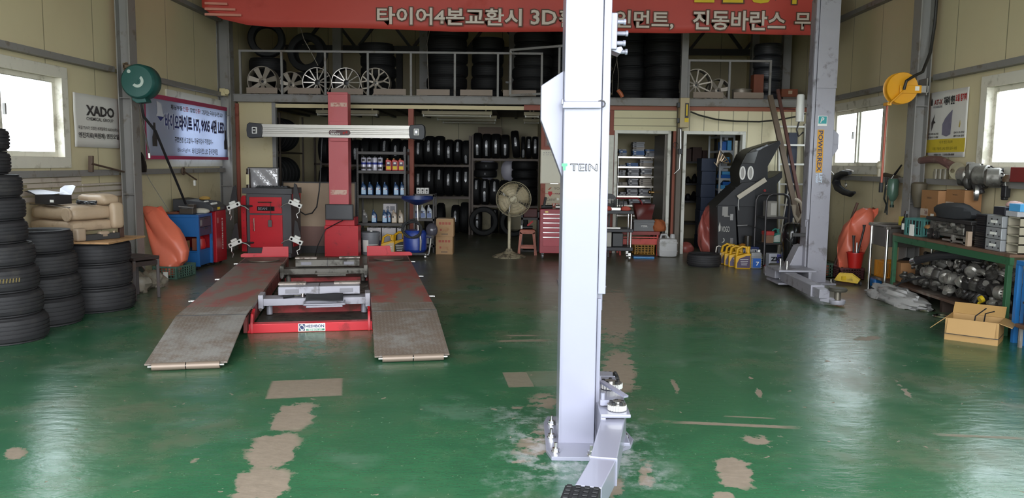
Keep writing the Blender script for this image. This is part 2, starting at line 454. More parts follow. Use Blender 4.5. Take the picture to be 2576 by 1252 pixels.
def window(n, side, y0, y1):
    """two sliding sashes in a plastic frame set in a side wall, near sash inside"""
    s = side; xw = XL if s < 0 else XR
    def fx(a, b): return (xw+s*a, xw+s*b) if s > 0 else (xw-b, xw-a)
    b = MB(); o = .09
    x0, x1 = sorted((xw-s*.025, xw+s*.09))
    b.bx(x0, x1, y0-o, y1+o, ZS-o, ZS+.03).bx(x0, x1, y0-o, y1+o, ZH-.03, ZH+o)
    b.bx(x0, x1, y0-o, y0+.03, ZS+.03, ZH-.03).bx(x0, x1, y1-.03, y1+o, ZS+.03, ZH-.03)
    w = struct(b, 'window_%d' % n, pvc_white, bevel=.004, smooth=30)
    ym = (y0+y1)/2
    for k, (a, c, dx) in enumerate(((y0+.03, ym+.04, .02), (ym-.04, y1-.03, .055))):
        q = MB(); xa, xb = sorted((xw+s*dx, xw+s*(dx+.03))); f = .055
        q.bx(xa, xb, a, c, ZS+.03, ZS+.03+f).bx(xa, xb, a, c, ZH-.03-f, ZH-.03).bx(xa, xb, a, a+f, ZS+.03+f, ZH-.03-f).bx(xa, xb, c-f, c, ZS+.03+f, ZH-.03-f)
        sa = q.build('sash', pvc_white, w, bevel=.003)
        xm = (xa+xb)/2
        MB().bx(xm-.003, xm+.003, a+f-.01, c-f+.01, ZS+.03+f-.01, ZH-.03-f+.01).build('pane', glass, sa, smooth=0)
    MB().box((xw-s*.035, ym+.0, ZS+.5), (.03, .025, .11)).build('latch', steel_grey, w, bevel=.003)
    return w
window(1, -1, *WL[0]); window(2, -1, *WL[1]); window(3, 1, *WR[0]); window(4, 1, *WR[1])

# steel frame: columns and girts
def hcol(n, x, y0, s, z1=ZR, d=.23, w=.19, t=.014):
    """H section against a side wall: inner flange faces the room"""
    b = MB(); x0 = x; xi = x-s*d
    a, c = sorted((xi, xi+s*t)); b.bx(a, c, y0, y0+w, 0, z1)
    a, c = sorted((x0-s*t, x0)); b.bx(a, c, y0, y0+w, 0, z1)
    a, c = sorted((xi+s*t, x0-s*t)); b.bx(a, c, y0+w/2-.006, y0+w/2+.006, 0, z1)
    for z in (2.3, 1.1): a, c = sorted((xi+s*t, x0-s*t)); b.bx(a, c, y0+.01, y0+w/2-.006, z, z+.01)
    struct(b, n, steel_grey, smooth=0)
k = 1
for y in (3.9, 10.0, 13.62):
    for s, x in ((-1, XL), (1, XR)):
        hcol('column_%d' % k, x-s*(.12 if y < 13 else 0), y, s, d=.17 if y < 13 else .22); k += 1
k = 1
for s, x in ((-1, XL), (1, XR)):
    for zl in (1.345, 2.615, 3.86):
        for y0, y1 in ((YF, 9.99), (10.2, 13.61)):
            b = MB(); a, c = sorted((x, x-s*.10))
            b.bx(a, c, y0, y1, zl+.06, zl+.068); b.bx(a, c, y0, y1, zl, zl+.008)
            a2, c2 = sorted((x-s*.10, x-s*.092)); b.bx(a2, c2, y0, y1, zl+.008, zl+.06)
            struct(b, 'girt_%d' % k, steel_grey, smooth=0); k += 1

# ---------------------------------------------------------------- mezzanine and partition below it
deck_m = M('deck_underside', '3d3b3a', .5, .2, .15, 5)
b = MB().bx(XL, XR, YP-.02, YB, ZM-.06, ZM)
for i in range(26): b.bx(XL+.2+i*.4, XL+.26+i*.4, YP, YB, ZM-.10, ZM-.06)
struct(b, 'mezzanine_floor', deck_m, smooth=0)
x0, x1, zl, zh = RY(585, 258, 2060, 243, YP-.12)
b = MB().bx(XL+.02, XR-.02, YP-.14, YP-.02, ZM-.10, ZM-.0)
b.bx(XL+.02, XR-.02, YP-.17, YP-.02, ZM-.115, ZM-.10).bx(XL+.02, XR-.02, YP-.17, YP-.02, ZM, ZM+.012)
struct(b, 'beam_mezzanine_edge', steel_grey, smooth=0)
kick = M('kick_board', '8d7d70', .6, 0, .1, 6)
def railing(n, xs, z0, z1, y):
    b = MB(); w = .035
    b.bx(xs[0]-w/2, xs[-1]+w/2, y, y+w, z1-w, z1)
    for x in xs: b.bx(x-w/2, x+w/2, y, y+w, z0, z1-w)
    r = struct(b, 'railing_%d' % n, steel_grey, smooth=0)
    for a, c in zip(xs[:-1], xs[1:]):
        MB().bx(a+.09, c-.09, y+.03, y+.05, z0+.03, z0+.13).build('kick_board', kick, r, smooth=0)
    return r
XRAIL = [AY(px, 245, YP-.1).x for px in (606, 710, 819, 926, 1034, 1144, 1252, 1362)]
railing(1, XRAIL, ZM, 3.42, YP-.11)
XRAIL2 = [AY(px, 250, YP-.1).x for px in (1731, 1833, 1935)]
railing(2, XRAIL2, ZM, 3.33, YP-.11)
# the loose railing gate swung open in front of the gap
p0, p1 = AY(1284, 200, YP-.3), AY(1416, 200, YP-.7)
b = MB(); zt0, zb0 = AY(1284, 126, YP-.3).z, AY(1284, 240, YP-.3).z; w = .035
A0, A1 = Vector((p0.x, p0.y, 0)), Vector((p1.x+.25, p1.y-.1, 0)); zt1 = zt0+.03; zb1 = zb0+.03
def P3(u, z): q = A0.lerp(A1, u); return (q.x, q.y, z)
b.bar(P3(0, zb0), P3(0, zt0), w, w).bar(P3(0, zt0), P3(1, zt1), w, w).bar(P3(0, zb0), P3(1, zb1), w, w).bar(P3(1, zb1), P3(1, zt1), w, w).bar(P3(.72, zb0), P3(.72, zt0), w, w)
g = struct(b, 'railing_gate', steel_grey, smooth=0)
bq = MB(); bq.box(P3(-.05, zb0+.22), (.05, .02, .03)); bq.build('latch', steel_dark, g)
# posts on the mezzanine
k = 1
for px, Y, wd, top in ((848, 16.2, .17, ZR), (1066, 16.2, .17, ZR), (1290, 16.2, .17, ZR), (1898, 16.2, .14, ZR), (1978, 15.2, .15, ZR)):
    x = AY(px, 200, Y).x
    struct(MB().bx(x-wd/2, x+wd/2, Y, Y+wd, ZM, top), 'column_mezzanine_%d' % k, steel_grey, smooth=0); k += 1
# long post that carries the mezzanine between the two store doors
xa, xb, _, _ = RY(1691, 640, 1716, 240, YP-.02)
xt = AY(1720, 150, YP-.02).x
struct(MB().bx(xa, xb-.005, YP-.15, YP-.02, 0, ZM-.115), 'column_store', M('bare_grey_column', '6d655c', .7, 0, .12, 4), smooth=0)
struct(MB().bx(xt-.055, xt+.055, YP-.14, YP-.03, ZM, ZR), 'column_loft', steel_grey, smooth=0)
# roof truss seen over the loft
b = MB(); yt = 17.6
b.bx(XL, XR, yt, yt+.1, 3.92, 4.05).bx(XL, XR, yt, yt+.1, 4.75, 4.85)
for i in range(9):
    xq = XL+.4+i*1.2
    b.bar((xq, yt+.05, 4.05), (xq+.55, yt+.05, 4.75), .06, .06).bar((xq+.55, yt+.05, 4.75), (xq+1.1, yt+.05, 4.05), .06, .06)
struct(b, 'beam_truss', steel_dark, smooth=0)
b = MB()
for px in (1004, 1330, 1560): 
    xq = AY(px, 120, 18.5).x; b.bx(xq-.07, xq+.07, YB-.12, YB, ZM, 4.0)
struct(b, 'beam_wall_posts', steel_dark, smooth=0)

# ---- partition, left to right
def wallpx(name, mat, px0, px1, z0, z1, y0=YP, y1=YP+.08, n=None):
    xa, xb = AY(px0, 450, YP).x, AY(px1, 450, YP).x
    return struct(MB().bx(xa, xb, y0, y1, z0, z1), name, mat, smooth=0), xa, xb
ZU = ZM-.115
cream = M('cream_panel_plain', 'c4b68e', .5, 0, .06, 3, 'b5a67a', .15)
struct(MB().bx(XL+.02, AY(597, 450, YP).x, YP+.06, YP+.14, 0, ZU), 'partition_end', cream, smooth=0)
wallpx('partition_cream', cream, 603, 688, 0, ZU)
wallpx('trim_red_left', brick_red, 592, 606, 0, 2.52, YP-.05, YP+.02)
wallpx('trim_grey_left', steel_grey, 688, 697, 0, ZU, YP-.02, YP+.08)
xa, xb = AY(697, 450, YP).x, AY(1362, 450, YP).x
struct(MB().bx(xa, xb, YP, YP+.04, ZU-.085, ZU-.02), 'trim_header', M('cream_header', 'c9b98e', .5, 0, .08, 4), smooth=0)
wallpx('trim_red_post', brick_red, 1028, 1041, 0, ZU-.085, YP-.02, YP+.07)
XT = AY(1362, 450, YP).x      # right cheek of the tyre room
struct(MB().bx(AY(1318, 270, YP).x, XT, YP-.03, YP+.05, AY(1340, 277, YP).z, ZU), 'trim_red_corner', brick_red, smooth=0)
wallpx('wall_red', brick_red, 1360, 1522, 0, ZU)
struct(MB().bx(XT+.02, XT+.12, YP+.08, YB, 0, ZM-.1), 'wall_tyre_room', cream, smooth=0)
# fascia right of the silver post
xa = AY(1340, 270, YP).x; xz = XR-.24
struct(MB().bx(AY(1420, 270, YP).x, xz, YP-.05, YP, AY(1700, 278, YP).z, ZU), 'trim_fascia', M('fascia_paint', '9a5a44', .6, 0, .1, 3), smooth=0)
zd1 = AY(1610, 336, YP).z; ztf = AY(1700, 278, YP).z
D1 = (AY(1551, 450, YP).x, AY(1676, 450, YP).x); D2 = (AY(1723, 450, YP).x, AY(1862, 450, YP).x)
E = MB(); E.bx(AY(1522, 450, YP).x, D1[0]-.04, YP, YP+.08, 0, ztf)
struct(E, 'wall_jamb', brick_red, smooth=0)
struct(MB().bx(D1[0]-.07, AY(1704, 450, YP).x, YP-.02, YP+.08, zd1+.05, ztf), 'wall_over_store', panel_mat('cream_panel_boards', 'd6cda4', 2, .13), smooth=0)
struct(MB().bx(D1[1]+.10, D2[0]-.12, YP, YP+.06, 0, zd1+.05), 'wall_red_pier', M('pier_paint', '93503b', .6, 0, .1, 3), smooth=0)
zd2 = AY(1800, 338, YP).z
struct(MB().bx(AY(1704, 450, YP).x, D2[1]+.07, YP-.01, YP+.08, zd2+.05, ztf).bx(D2[1]+.07, XR, YP-.01, YP+.08, 0, ztf), 'wall_cream_right', wall_ribs, smooth=0)
def doorframe(n, a, c, zt, w=.055):
    b = MB(); b.bx(a-w, a, YP-.04, YP+.10, 0, zt).bx(c, c+w, YP-.04, YP+.10, 0, zt).bx(a-w, c+w, YP-.04, YP+.10, zt, zt+w)
    return struct(b, 'door_%d' % n, white_trim, bevel=.004)
d1 = doorframe(1, *D1, zd1); d2 = doorframe(2, *D2, zd2)
# store rooms
struct(MB().bx(D2[0]-.16, D2[0]-.08, YP+.08, YB, 0, ZM-.1), 'wall_store_divider', cream, smooth=0)
struct(MB().bx(D1[0]-.25, D2[0]-.16, 15.9, 16.0, 0, ZM-.1), 'wall_store_back', cream, smooth=0)
struct(MB().bx(D2[0]-.08, XR, 16.9, 17.0, 0, ZM-.1), 'wall_parts_back', cream, smooth=0)
# steel door leaf of the first store, open inwards against the divider
steel_leaf = M('grey_steel_door', '77716a', .38, .55, .08, 3)
b = MB(); hx = D1[1]-.01; an = R(97)
L0 = Vector((hx, YP+.08, 0)); L1 = L0+Vector((cos(an)*.62, sin(an)*.62, 0))
leaf = b.bar((L0.x, L0.y, zd1/2), (L1.x, L1.y, zd1/2), .04, zd1-.02).build('door_leaf', steel_leaf, d1, bevel=.003)
hp = L0.lerp(L1, .9)
MB().cyl((hp.x-.02, hp.y, 1.05), (hp.x-.09, hp.y, 1.05), .022).ball((hp.x-.10, hp.y, 1.05), .035).build('knob', M('brass_knob', 'b08d5a', .3, 1), leaf)
# narrow sheet of wired plastic beside the store door
frost = M('frosted_plastic', 'b9b8aa', .35, 0, .25, 16)
xa, xb = AY(1519, 450, YP).x, AY(1541, 450, YP).x
struct(MB().bx(xa, xb, YP-.06, YP-.045, AY(1530, 488, YP).z, AY(1530, 340, YP).z), 'trim_plastic_strip', frost, smooth=0)
# dark little opening in the red wall above
xa, xb, zl, zh = RY(1515, 330, 1535, 282, YP-.01)
struct(MB().bx(xa, xb, YP-.02, YP-.005, zl, zh), 'trim_dark_vent', steel_dark, smooth=0)
# light building across the yard, seen through the left window
b = MB().bx(-20, -15, 10.5, 19.5, 0, 2.2)
struct(b, 'house_outside', M('pale_render', 'd9dee0', .7, 0, .05), smooth=0)
b = MB().prism([(-20.4, 2.2), (-14.6, 2.2), (-16, 3.3), (-20.4, 3.6)], 10.2, 19.8, Matrix(((1,0,0,0),(0,0,1,0),(0,1,0,0),(0,0,0,1))))
struct(b, 'roof_outside', M('pale_blue_roof', '93a9b2', .6, 0, .05), smooth=0)
b = MB()
for i in range(5): b.bx(-15.02, -14.98, 11.4+i*1.6, 11.75+i*1.6, .9, 1.6)
struct(b, 'window_outside', M('far_window', '5e6c78', .3), smooth=0)
# ---------------------------------------------------------------- shared finishes
red_gloss = M('red_enamel', 'bf1c28', .35, 0, .08, 6, '4a1a18', .12)
red_worn = M('red_worn_enamel', 'a02a2c', .5, 0, .12, 7, '5a3a2e', .45, 4)
silver_new = M('silver_enamel', '8f8f9f', .30, .1, .03, 4, coat=.25)
silver_old = M('silver_old_enamel', '9c9aa3', .42, .25, .08, 6, '5e5852', .25)
chrome = M('bright_steel', 'd5d4d2', .18, 1.0, .05)
zinc = M('zinc_steel', 'b8b6b2', .35, .9, .08)
black_pl = M('black_plastic', '17171a', .45, 0, .15)
black_gl = M('black_gloss', '0e0e11', .18, 0, .1, coat=.4)
char_pl = M('charcoal_plastic', '38383c', .5, 0, .1)
ink = M('black_print', '141418', .6); ink_white = M('white_print', 'e4e2dc', .6); ink_red = M('red_print', 'b02228', .6)
ink_blue = M('blue_print', '26358a', .6); ink_green = M('green_print', '2c9a48', .6); ink_yel = M('yellow_print', 'e2c22a', .6)
ink_grey = M('grey_print', '77757a', .6); ink_orange = M('orange_print', 'd59a2c', .6)
decal_white = M('white_decal', 'e6e4de', .4)
def diamond_mat():
    m, t, b, tc = newmat('diamond_plate'); L = t.links.new
    sp = nd(t, 'ShaderNodeSeparateXYZ'); L(tc.outputs['Object'], sp.inputs[0])
    s_ = 1/.032
    u = mth(t, 'MULTIPLY', sp.outputs[0], s_); v = mth(t, 'MULTIPLY', sp.outputs[1], s_)
    par = mth(t, 'MODULO', mth(t, 'ADD', mth(t, 'ADD', mth(t, 'FLOOR', u), mth(t, 'FLOOR', v)), 400), 2)
    fu = mth(t, 'SUBTRACT', mth(t, 'FRACT', u), .5); fv = mth(t, 'SUBTRACT', mth(t, 'FRACT', v), .5)
    a = mth(t, 'ADD', fu, fv); c = mth(t, 'SUBTRACT', fu, fv)
    sw = mth(t, 'SUBTRACT', 1.0, par)
    p = mth(t, 'ADD', mth(t, 'MULTIPLY', a, par), mth(t, 'MULTIPLY', c, sw)); q = mth(t, 'ADD', mth(t, 'MULTIPLY', a, sw), mth(t, 'MULTIPLY', c, par))
    d = mth(t, 'ADD', mth(t, 'POWER', mth(t, 'DIVIDE', p, .62), 2), mth(t, 'POWER', mth(t, 'DIVIDE', q, .17), 2))
    loz = ramp(t, d, 1.1, .6)
    o = tc.outputs['Object']
    n1 = noise(t, o, 2.2, 6, .65); n2 = noise(t, o, 14, 5, .7)
    dust = ramp(t, mth(t, 'ADD', mth(t, 'MULTIPLY', n1, .7), mth(t, 'MULTIPLY', n2, .3)), .40, .58)
    cc = mixc(t, dust, lin('9b9794'), lin('7e7066'))
    cc = mixc(t, mth(t, 'MULTIPLY', loz, .45), cc, lin('a8a39c'))
    L(cc, b.inputs['Base Color']); b.inputs['Roughness'].default_value = .55; b.inputs['Metallic'].default_value = .25
    bn = nd(t, 'ShaderNodeBump'); bn.inputs['Strength'].default_value = .8; bn.inputs['Distance'].default_value = .003
    L(loz, bn.inputs['Height']); L(bn.outputs[0], b.inputs['Normal']); return m
diamond = diamond_mat()
def deck_mat():
    m, t, b, tc = newmat('deck_plate_worn'); L = t.links.new; o = tc.outputs['Object']
    mp = nd(t, 'ShaderNodeMapping'); L(o, mp.inputs[0]); mp.inputs['Scale'].default_value = (2.0, .7, 1)
    n1 = noise(t, mp.outputs[0], 1.8, 5, .6); n2 = noise(t, o, 9, 6, .7)
    f = ramp(t, mth(t, 'ADD', mth(t, 'MULTIPLY', n1, .75), mth(t, 'MULTIPLY', n2, .25)), .42, .56)
    c = mixc(t, f, lin('96504c'), lin('7c7066'))
    c = mixc(t, ramp(t, noise(t, o, 3.2, 6, .7), .60, .70), c, lin('4c4036'))
    c = mixc(t, mth(t, 'MULTIPLY', ramp(t, noise(t, o, 5, 5, .6), .55, .7), .5), c, lin('8d8077'))
    L(c, b.inputs['Base Color']); b.inputs['Roughness'].default_value = .5
    return m
deck_top = deck_mat()

# ---------------------------------------------------------------- four-wheel alignment lift
LR = R(11.5)
LT = Matrix.Translation((-1.9, 7.15, 0)) @ Matrix.Rotation(LR, 4, 'Z')
lift = thing('alignment_lift', 'low red alignment lift with two long runways and diamond plate ramps', 'car lift', (-1.9, 7.15, 0), LR, local=True)
def runway(s):
    a, c = .545, 1.13
    def X(p, q): return (s*p, s*q) if s > 0 else (s*q, s*p)
    b = MB(); x0, x1 = X(a, c)
    b.bx(x0, x1, .25, 4.15, .17, .2)
    rw = b.build('runway', deck_top, lift, bevel=.003)
    b = MB(); i0, i1 = X(a, a+.03); b.bx(i0, i1, -.16, 4.15, .03, .17); i0, i1 = X(c-.03, c); b.bx(i0, i1, -.16, 4.15, .06, .17)
    b.bx(x0+.03, x1-.03, 4.12, 4.15, .06, .17)
    b.build('side_skirt', M('rusty_red_skirt', '6e2a26', .55, 0, .15, 6, '3a2a24', .45), rw, bevel=.002)
    b = MB(); b.bx(x0+.02, x1-.02, 3.45, 4.05, .2, .204); b.build('turntable_recess', M('greasy_brown_steel', '463a30', .5, .2, .2, 6), rw)
    b = MB(); w = (c-a)/2-.02; xm = s*(a+c)/2
    b.lathe([(0, 0), (.21, 0), (.21, .012), (0, .012)], 32, Matrix.Translation((xm, 3.75, .203))); b.build('turntable', M('turntable_steel', '6b6257', .45, .5, .15), rw)
    # ramp: short flat tread, then the slope, then two rollers at the lip
    b = MB(); t = .012
    pr = [(.25, .2), (-.17, .2), (-1.24, .045), (-1.24, .033), (-.17, .2-t), (.25, .2-t)]
    Tm = Matrix(((0,0,1,0),(1,0,0,0),(0,1,0,0),(0,0,0,1)))
    b.prism(pr, x0, x1, Tm)
    rp = b.build('ramp', diamond, lift, bevel=.002)
    b = MB(); b.bx(x0, x1, -.178, -.166, .199, .2035); b.build('bend_seam', steel_dark, rp)
    xs = s*(a+.09) if s > 0 else s*(c-.05)
    e0, e1 = (x0+.06, x1-.05)
    for p, q in ((e0, (e0+e1)/2-.004), ((e0+e1)/2+.004, e1)):
        MB().cyl((p, -1.265, .03), (q, -1.265, .03), .028).build('roller', M('roller_steel', '8a7a6d', .45, .3, .12), rp)
    MB().cyl((e0-.03, -1.265, .03), (e1+.03, -1.265, .03), .010).build('roller_pin', zinc, rp)
    # wheel stop at the far end
    b = MB(); Tz = Matrix(((1,0,0,0),(0,0,-1,0),(0,1,0,0),(0,0,0,1)))
    if s < 0: po = [(x0-.06, .20), (x1-.0, .20), (x1-.0, .345), (x0+.24, .345), (x0+.22, .255), (x0-.02, .255), (x0-.06, .235)]
    else: po = [(x0, .20), (x1+.06, .20), (x1+.06, .235), (x1+.02, .255), (x1-.24, .255), (x1-.26, .345), (x0, .345)]
    b.prism(po, -4.17, -4.155, Tz); b.build('wheel_stop', red_gloss, lift, bevel=.003)
    for y in (.68, 2.13, 3.55):
        b = MB(); xe = s*c; b.bar((xe, y, .185), (xe+s*.055, y, .185), .012, .012).bar((xe+s*.055, y-.02, .185), (xe+s*.055, y+.02, .185), .012, .012)
        b.build('locking_pin', zinc, lift)
runway(-1); runway(1)
b = MB().bx(-.56, .56, -.045, .045, .0, .085); cb = b.build('cross_beam', red_gloss, lift, bevel=.006)
for s in (-1, 1):
    b = MB(); Tz = Matrix(((0,0,1,0),(1,0,0,0),(0,1,0,0),(0,0,0,1)))
    b.prism([(-.05, .0), (.05, 0), (.05, .10), (.16, .19), (.0, .17), (-.05, .085)], s*.52-.012, s*.52+.012, Tz); b.build('gusset', red_gloss, cb, bevel=.003)
TD = Matrix.Translation((0, -.0465, 0)) @ Matrix(((1,0,0,0),(0,0,-1,0),(0,1,0,0),(0,0,0,1)))
b = MB(); b.bx(-.115, .125, -.001, .001, .006, .080, Matrix.Translation((0, -.0465, 0))); dec = b.build('decal', decal_white, cb)
letters('HESHBON', 'lettering', M('navy_print', '23305e', .5), TD, -.05, .040, .165, .028, dec, bold=.03)
MB().bx(-.045, .118, -.003, -.001, .012, .030, Matrix.Translation((0, -.0465, 0))).build('green_band', M('decal_green', '2f7d62', .5), dec)
letters('HESHBON LIFT', 'lettering', ink_white, TD, -.03, .015, .13, .012, dec, bold=.03, z=.004)
b = MB(); b.bx(-.108, -.056, -.003, -.001, .014, .074, Matrix.Translation((0, -.0465, 0))); b.build('badge', M('navy_print', '23305e', .5), dec)
b = MB(); b.tube([Vector((-.082+.02*cos(a_), -.0505, .048+.022*sin(a_))) for a_ in [R(60+k*25) for k in range(10)]], .0035, 6); b.tube([Vector((-.082+.02*cos(a_), -.0505, .040+.022*sin(a_))) for a_ in [R(240+k*25) for k in range(10)]], .0035, 6)
b.build('badge_swirl', ink_white, dec)
for y, z1, x0, x1 in ((.88, .13, -.46, .53), (3.02, .06, -.50, .54)):
    MB().bx(x0, x1, y, y+.05, 0, z1).build('cross_beam', red_worn, lift, bevel=.004)
greasy = M('greasy_floor_plate', '4c4640', .55, .1, .2, 4, '2a2622', .4)
MB().bx(-.54, .54, .10, 4.1, .001, .010).build('base_plate', greasy, lift)
def jack(y, mt, k):
    r = MB().bx(-.50, .53, y-.10, y+.12, .13, .20).build('jack_beam', mt, lift, bevel=.004)
    MB().bx(-.36, .44, y+.0, y+.25, .215, .30).build('jack_table', mt, r, bevel=.008)
    MB().bx(.033, .039, y-.003, y+.252, .213, .302).build('table_gap', steel_dark, r)
    for a, c in ((-.37, -.10), (.18, .445)):
        MB().bx(a, c, y+.12, y+.24, .30, .318).build('pad', M('worn_pad_steel', 'a59a92', .5, .4, .15, 12, '5d4d44', .5, 14), r, bevel=.003)
    for a, c in ((-.29, -.16), (.24, .37)):
        MB().bx(a, c, y-.004, y+.002, .235, .275).build('grip_recess', M('recess_frame', '7c7a80', .45, .3), r, bevel=.006)
    MB().bx(-.08, .27, y-.20, y-.06, .12, .145).build('tray', mt, r, bevel=.004)
    b = MB(); b.tube([(-.10, y-.20, .15), (.29, y-.20, .15)], .010, 8).tube([(-.10, y-.20, .15), (-.10, y-.09, .17)], .009, 8).tube([(.29, y-.20, .15), (.29, y-.09, .17)], .009, 8); b.build('handle', mt, r)
    for s in (-1, 1):
        MB().bx(s*.515-.025, s*.515+.025, y-.11, y+.10, .10, .24).build('carriage', mt, r, bevel=.006)
        MB().cyl((s*.40, y-.104, .165), (s*.40, y-.098, .165), .022, n=20).build('cap', mt, r)
        MB().cyl((s*.515, y-.13, .10), (s*.515, y-.10, .10), .016, n=12).build('bolt', chrome, r)
    for i, xx in enumerate((-.45, .48)):
        MB().cyl((xx, y+.05, .02), (xx, y+.05, .13), .03).build('foot', mt, r)
jack(.72, silver_old, 0); jack(2.92, M('greasy_grey_steel', '6d6962', .5, .3, .15, 7, '39332d', .45), 1)
# dark flap lying on the near jack and a ratchet beside it
b = MB(); rows = []
for i in range(9):
    u = i/8; row = []
    for j in range(7):
        v = j/6; row.append(LT @ Vector((-.085+.36*u, .50+.19*v-.03*u*v, .19+.035*v+.006*sin(6*u+3*v)+.02*max(0, v-.6))))
    rows.append(row)
b.grid(rows)
one(b, 'rubber_mat', M('dark_rubber_mat', '2c2c30', .7, 0, .2), 'dark rubber mat draped over the tray of the near lift jack', 'mat', solid=.006, smooth=60)
def LP(x, y, z): return tuple(LT @ Vector((x, y, z)))
rt = thing('ratchet_wrench', 'ratchet wrench with black grip lying on the near lift jack', 'wrench', LP(-.25, .58, .205))
MB().tube([LP(-.30, .60, .218), LP(-.20, .63, .222)], [.016, .013], 8).build('grip', black_pl, rt)
MB().tube([LP(-.20, .63, .222), LP(-.125, .67, .226)], .007, 8).cyl(LP(-.12, .675, .206), LP(-.12, .675, .24), .022, n=16).build('head', chrome, rt)

# ---------------------------------------------------------------- two post lifts
def two_post(x0, s, y0, d, w, H, mat, label, zc, armz, front_len, rear_len, pad_black=True, plate=None):
    """x0 outer face, s side the channel opens to (+1 right), y0 near face"""
    t = .010; root = thing('lift_post', label, 'car lift', (x0+s*d/2, y0+w/2, 0))
    def bx(b, xa, xb, *r):
        p, q = sorted((x0+s*xa, x0+s*xb)); return b.bx(p, q, *r)
    b = MB()
    bx(b, 0, t, y0, y0+w, 0, H); bx(b, t, d, y0, y0+t, 0, H); bx(b, t, d, y0+w-t, y0+w, 0, H)
    bx(b, d-t, d, y0+t, y0+.06, 0, H); bx(b, d-t, d, y0+w-.06, y0+w-t, 0, H)
    b.build('column', mat, root, bevel=.007, seg=3)
    b = MB()      # sliding carriage inside the channel
    bx(b, d-.05, d+.035, y0+.07, y0+w-.07, armz+.55, H-.2); bx(b, d+.003, d+.045, y0+.012, y0+.035, armz+.65, H-.05)
    b.build('carriage_rail', mat, root, bevel=.004)
    b = MB(); bx(b, d+.005, d+.028, y0+.04, y0+w-.04, .02, armz+.62); b.build('carriage', mat, root, bevel=.004)
    return root, bx
H1 = 4.2
post, bx = two_post(.225, 1, 4.24, .197, .29, 4.2, silver_new, 'new silver lift post standing nearest, with low swing arms', 2.2, .2, .8, .6)
b = MB(); Tb = Matrix.Identity(4)
b.prism([(.155, 4.14), (.18, 4.03), (.40, 4.03), (.62, 4.22), (.65, 4.32), (.60, 4.62), (.40, 4.72), (.18, 4.70), (.155, 4.60)], 0, .022)
bp = b.build('base_plate', silver_new, post, bevel=.003)
for x, y in ((.19, 4.32), (.205, 4.10), (.60, 4.33), (.20, 4.55), (.39, 4.06)):
    q = MB().lathe([(0, 0), (.024, 0), (.024, .006), (0, .006)], 18, Matrix.Translation((x, y, .022))).lathe([(0, 0), (.019, 0), (.019, .018), (0, .018)], 6, Matrix.Translation((x, y, .028))).cyl((x, y, .04), (x, y, .075), .009, n=10)
    q.build('anchor_bolt', chrome, bp)
b = MB(); Tz = Matrix(((1,0,0,0),(0,0,-1,0),(0,1,0,0),(0,0,0,1)))
b.prism([(.225, 2.045), (.105, 1.965), (.105, 1.785), (.225, 1.475)], -4.50, -4.34, Tz); b.build('side_cover', silver_new, post, bevel=.004)
b = MB(); b.bar((.215, 4.225, 1.855), (.418, 4.225, 1.857), .022, .036); b.bx(.207, .218, 4.20, 4.24, 1.855, 1.885); br = b.build('cover_bar', silver_new, post, bevel=.005)
MB().tube([(.418+.02*sin(a_), 4.222, 1.862+.018*cos(a_)) for a_ in [R(k*40) for k in range(-4, 5)]], .004, 6).build('hook', steel_dark, br)
b = MB().bx(.445, .50, 4.28, 4.44, 2.15, 2.34); cbx = b.build('lock_cover', silver_new, post, bevel=.006)
b = MB().prism([(.45, 2.155), (.52, 2.13), (.535, 2.155), (.525, 2.17)], -4.43, -4.30, Tz); b.build('lock_bracket', silver_new, cbx, bevel=.003)
for z, y, l in ((2.295, 4.30, .045), (2.245, 4.36, .065), (2.185, 4.30, .045), (2.15, 4.37, .065)):
    MB().cyl((.50, y, z), (.50+l, y, z), .012, n=12).cyl((.50+l-.012, y, z), (.50+l, y, z), .016, n=12).build('knob', silver_new, cbx)
TF = Matrix.Translation((0, 4.24, 0)) @ Matrix(((1,0,0,0),(0,0,-1,0),(0,1,0,0),(0,0,0,1)))
x0, x1, zl, zh = RY(1434, 430, 1503, 412, 4.24)
letters('TEIN', 'lettering', ink, TF, x0, zl, min(x1, .419)-x0, zh-zl, post, bold=.015, z=.0015)
letters('TEIN', 'lettering_inline', M('inline_print', 'e8e8ee', .5), TF, x0+.0035, zl+.005, min(x1, .419)-x0-.007, zh-zl-.010, post, bold=-.03, z=.003)
x0, x1, zl, zh = RY(1413, 428, 1427, 411, 4.24)
b = MB(); b.prism([(x0, zh), (x1, zh), (x1, zh-.012), (x0+.02, zh-.014), (x0+.02, zl), (x0+.008, zl), (x0+.006, zh-.016), (x0, zh-.014)], 0, .0015, TF); b.build('green_mark', M('green_decal', '4fc878', .5), post)
# swing arms of the near post
pm = MB().bx(.435, .595, 4.06, 4.66, .07, .09).bx(.435, .595, 4.06, 4.66, .225, .245).bx(.435, .465, 4.06, 4.66, .09, .225)
yoke = pm.build('arm_yoke', silver_new, post, bevel=.006)
for y in (4.16, 4.56): MB().cyl((.54, y, .04), (.54, y, .29), .03, n=20).build('pivot_pin', zinc, yoke)
def gear(x, y, z, r, name, par):
    b = MB(); n = 22; prof = []
    b.lathe([(r*.45, 0), (r, 0), (r, .03), (r*.45, .03)], n*2, Matrix.Translation((x, y, z)))
    for i in range(n): a_ = 2*pi*i/n; b.box((x+(r)*cos(a_), y+r*sin(a_), z+.015), (.012, .012, .028))
    q = b.build(name, zinc, par)
    for i in range(5):
        a_ = 2*pi*i/5+.3; MB().cyl((x+r*.72*cos(a_), y+r*.72*sin(a_), z+.03), (x+r*.72*cos(a_), y+r*.72*sin(a_), z+.045), .009, n=8).build('gear_bolt', black_pl, q)
gear(.545, 4.56, .248, .062, 'lock_gear', yoke); gear(.53, 4.14, .248, .045, 'lock_gear', yoke)
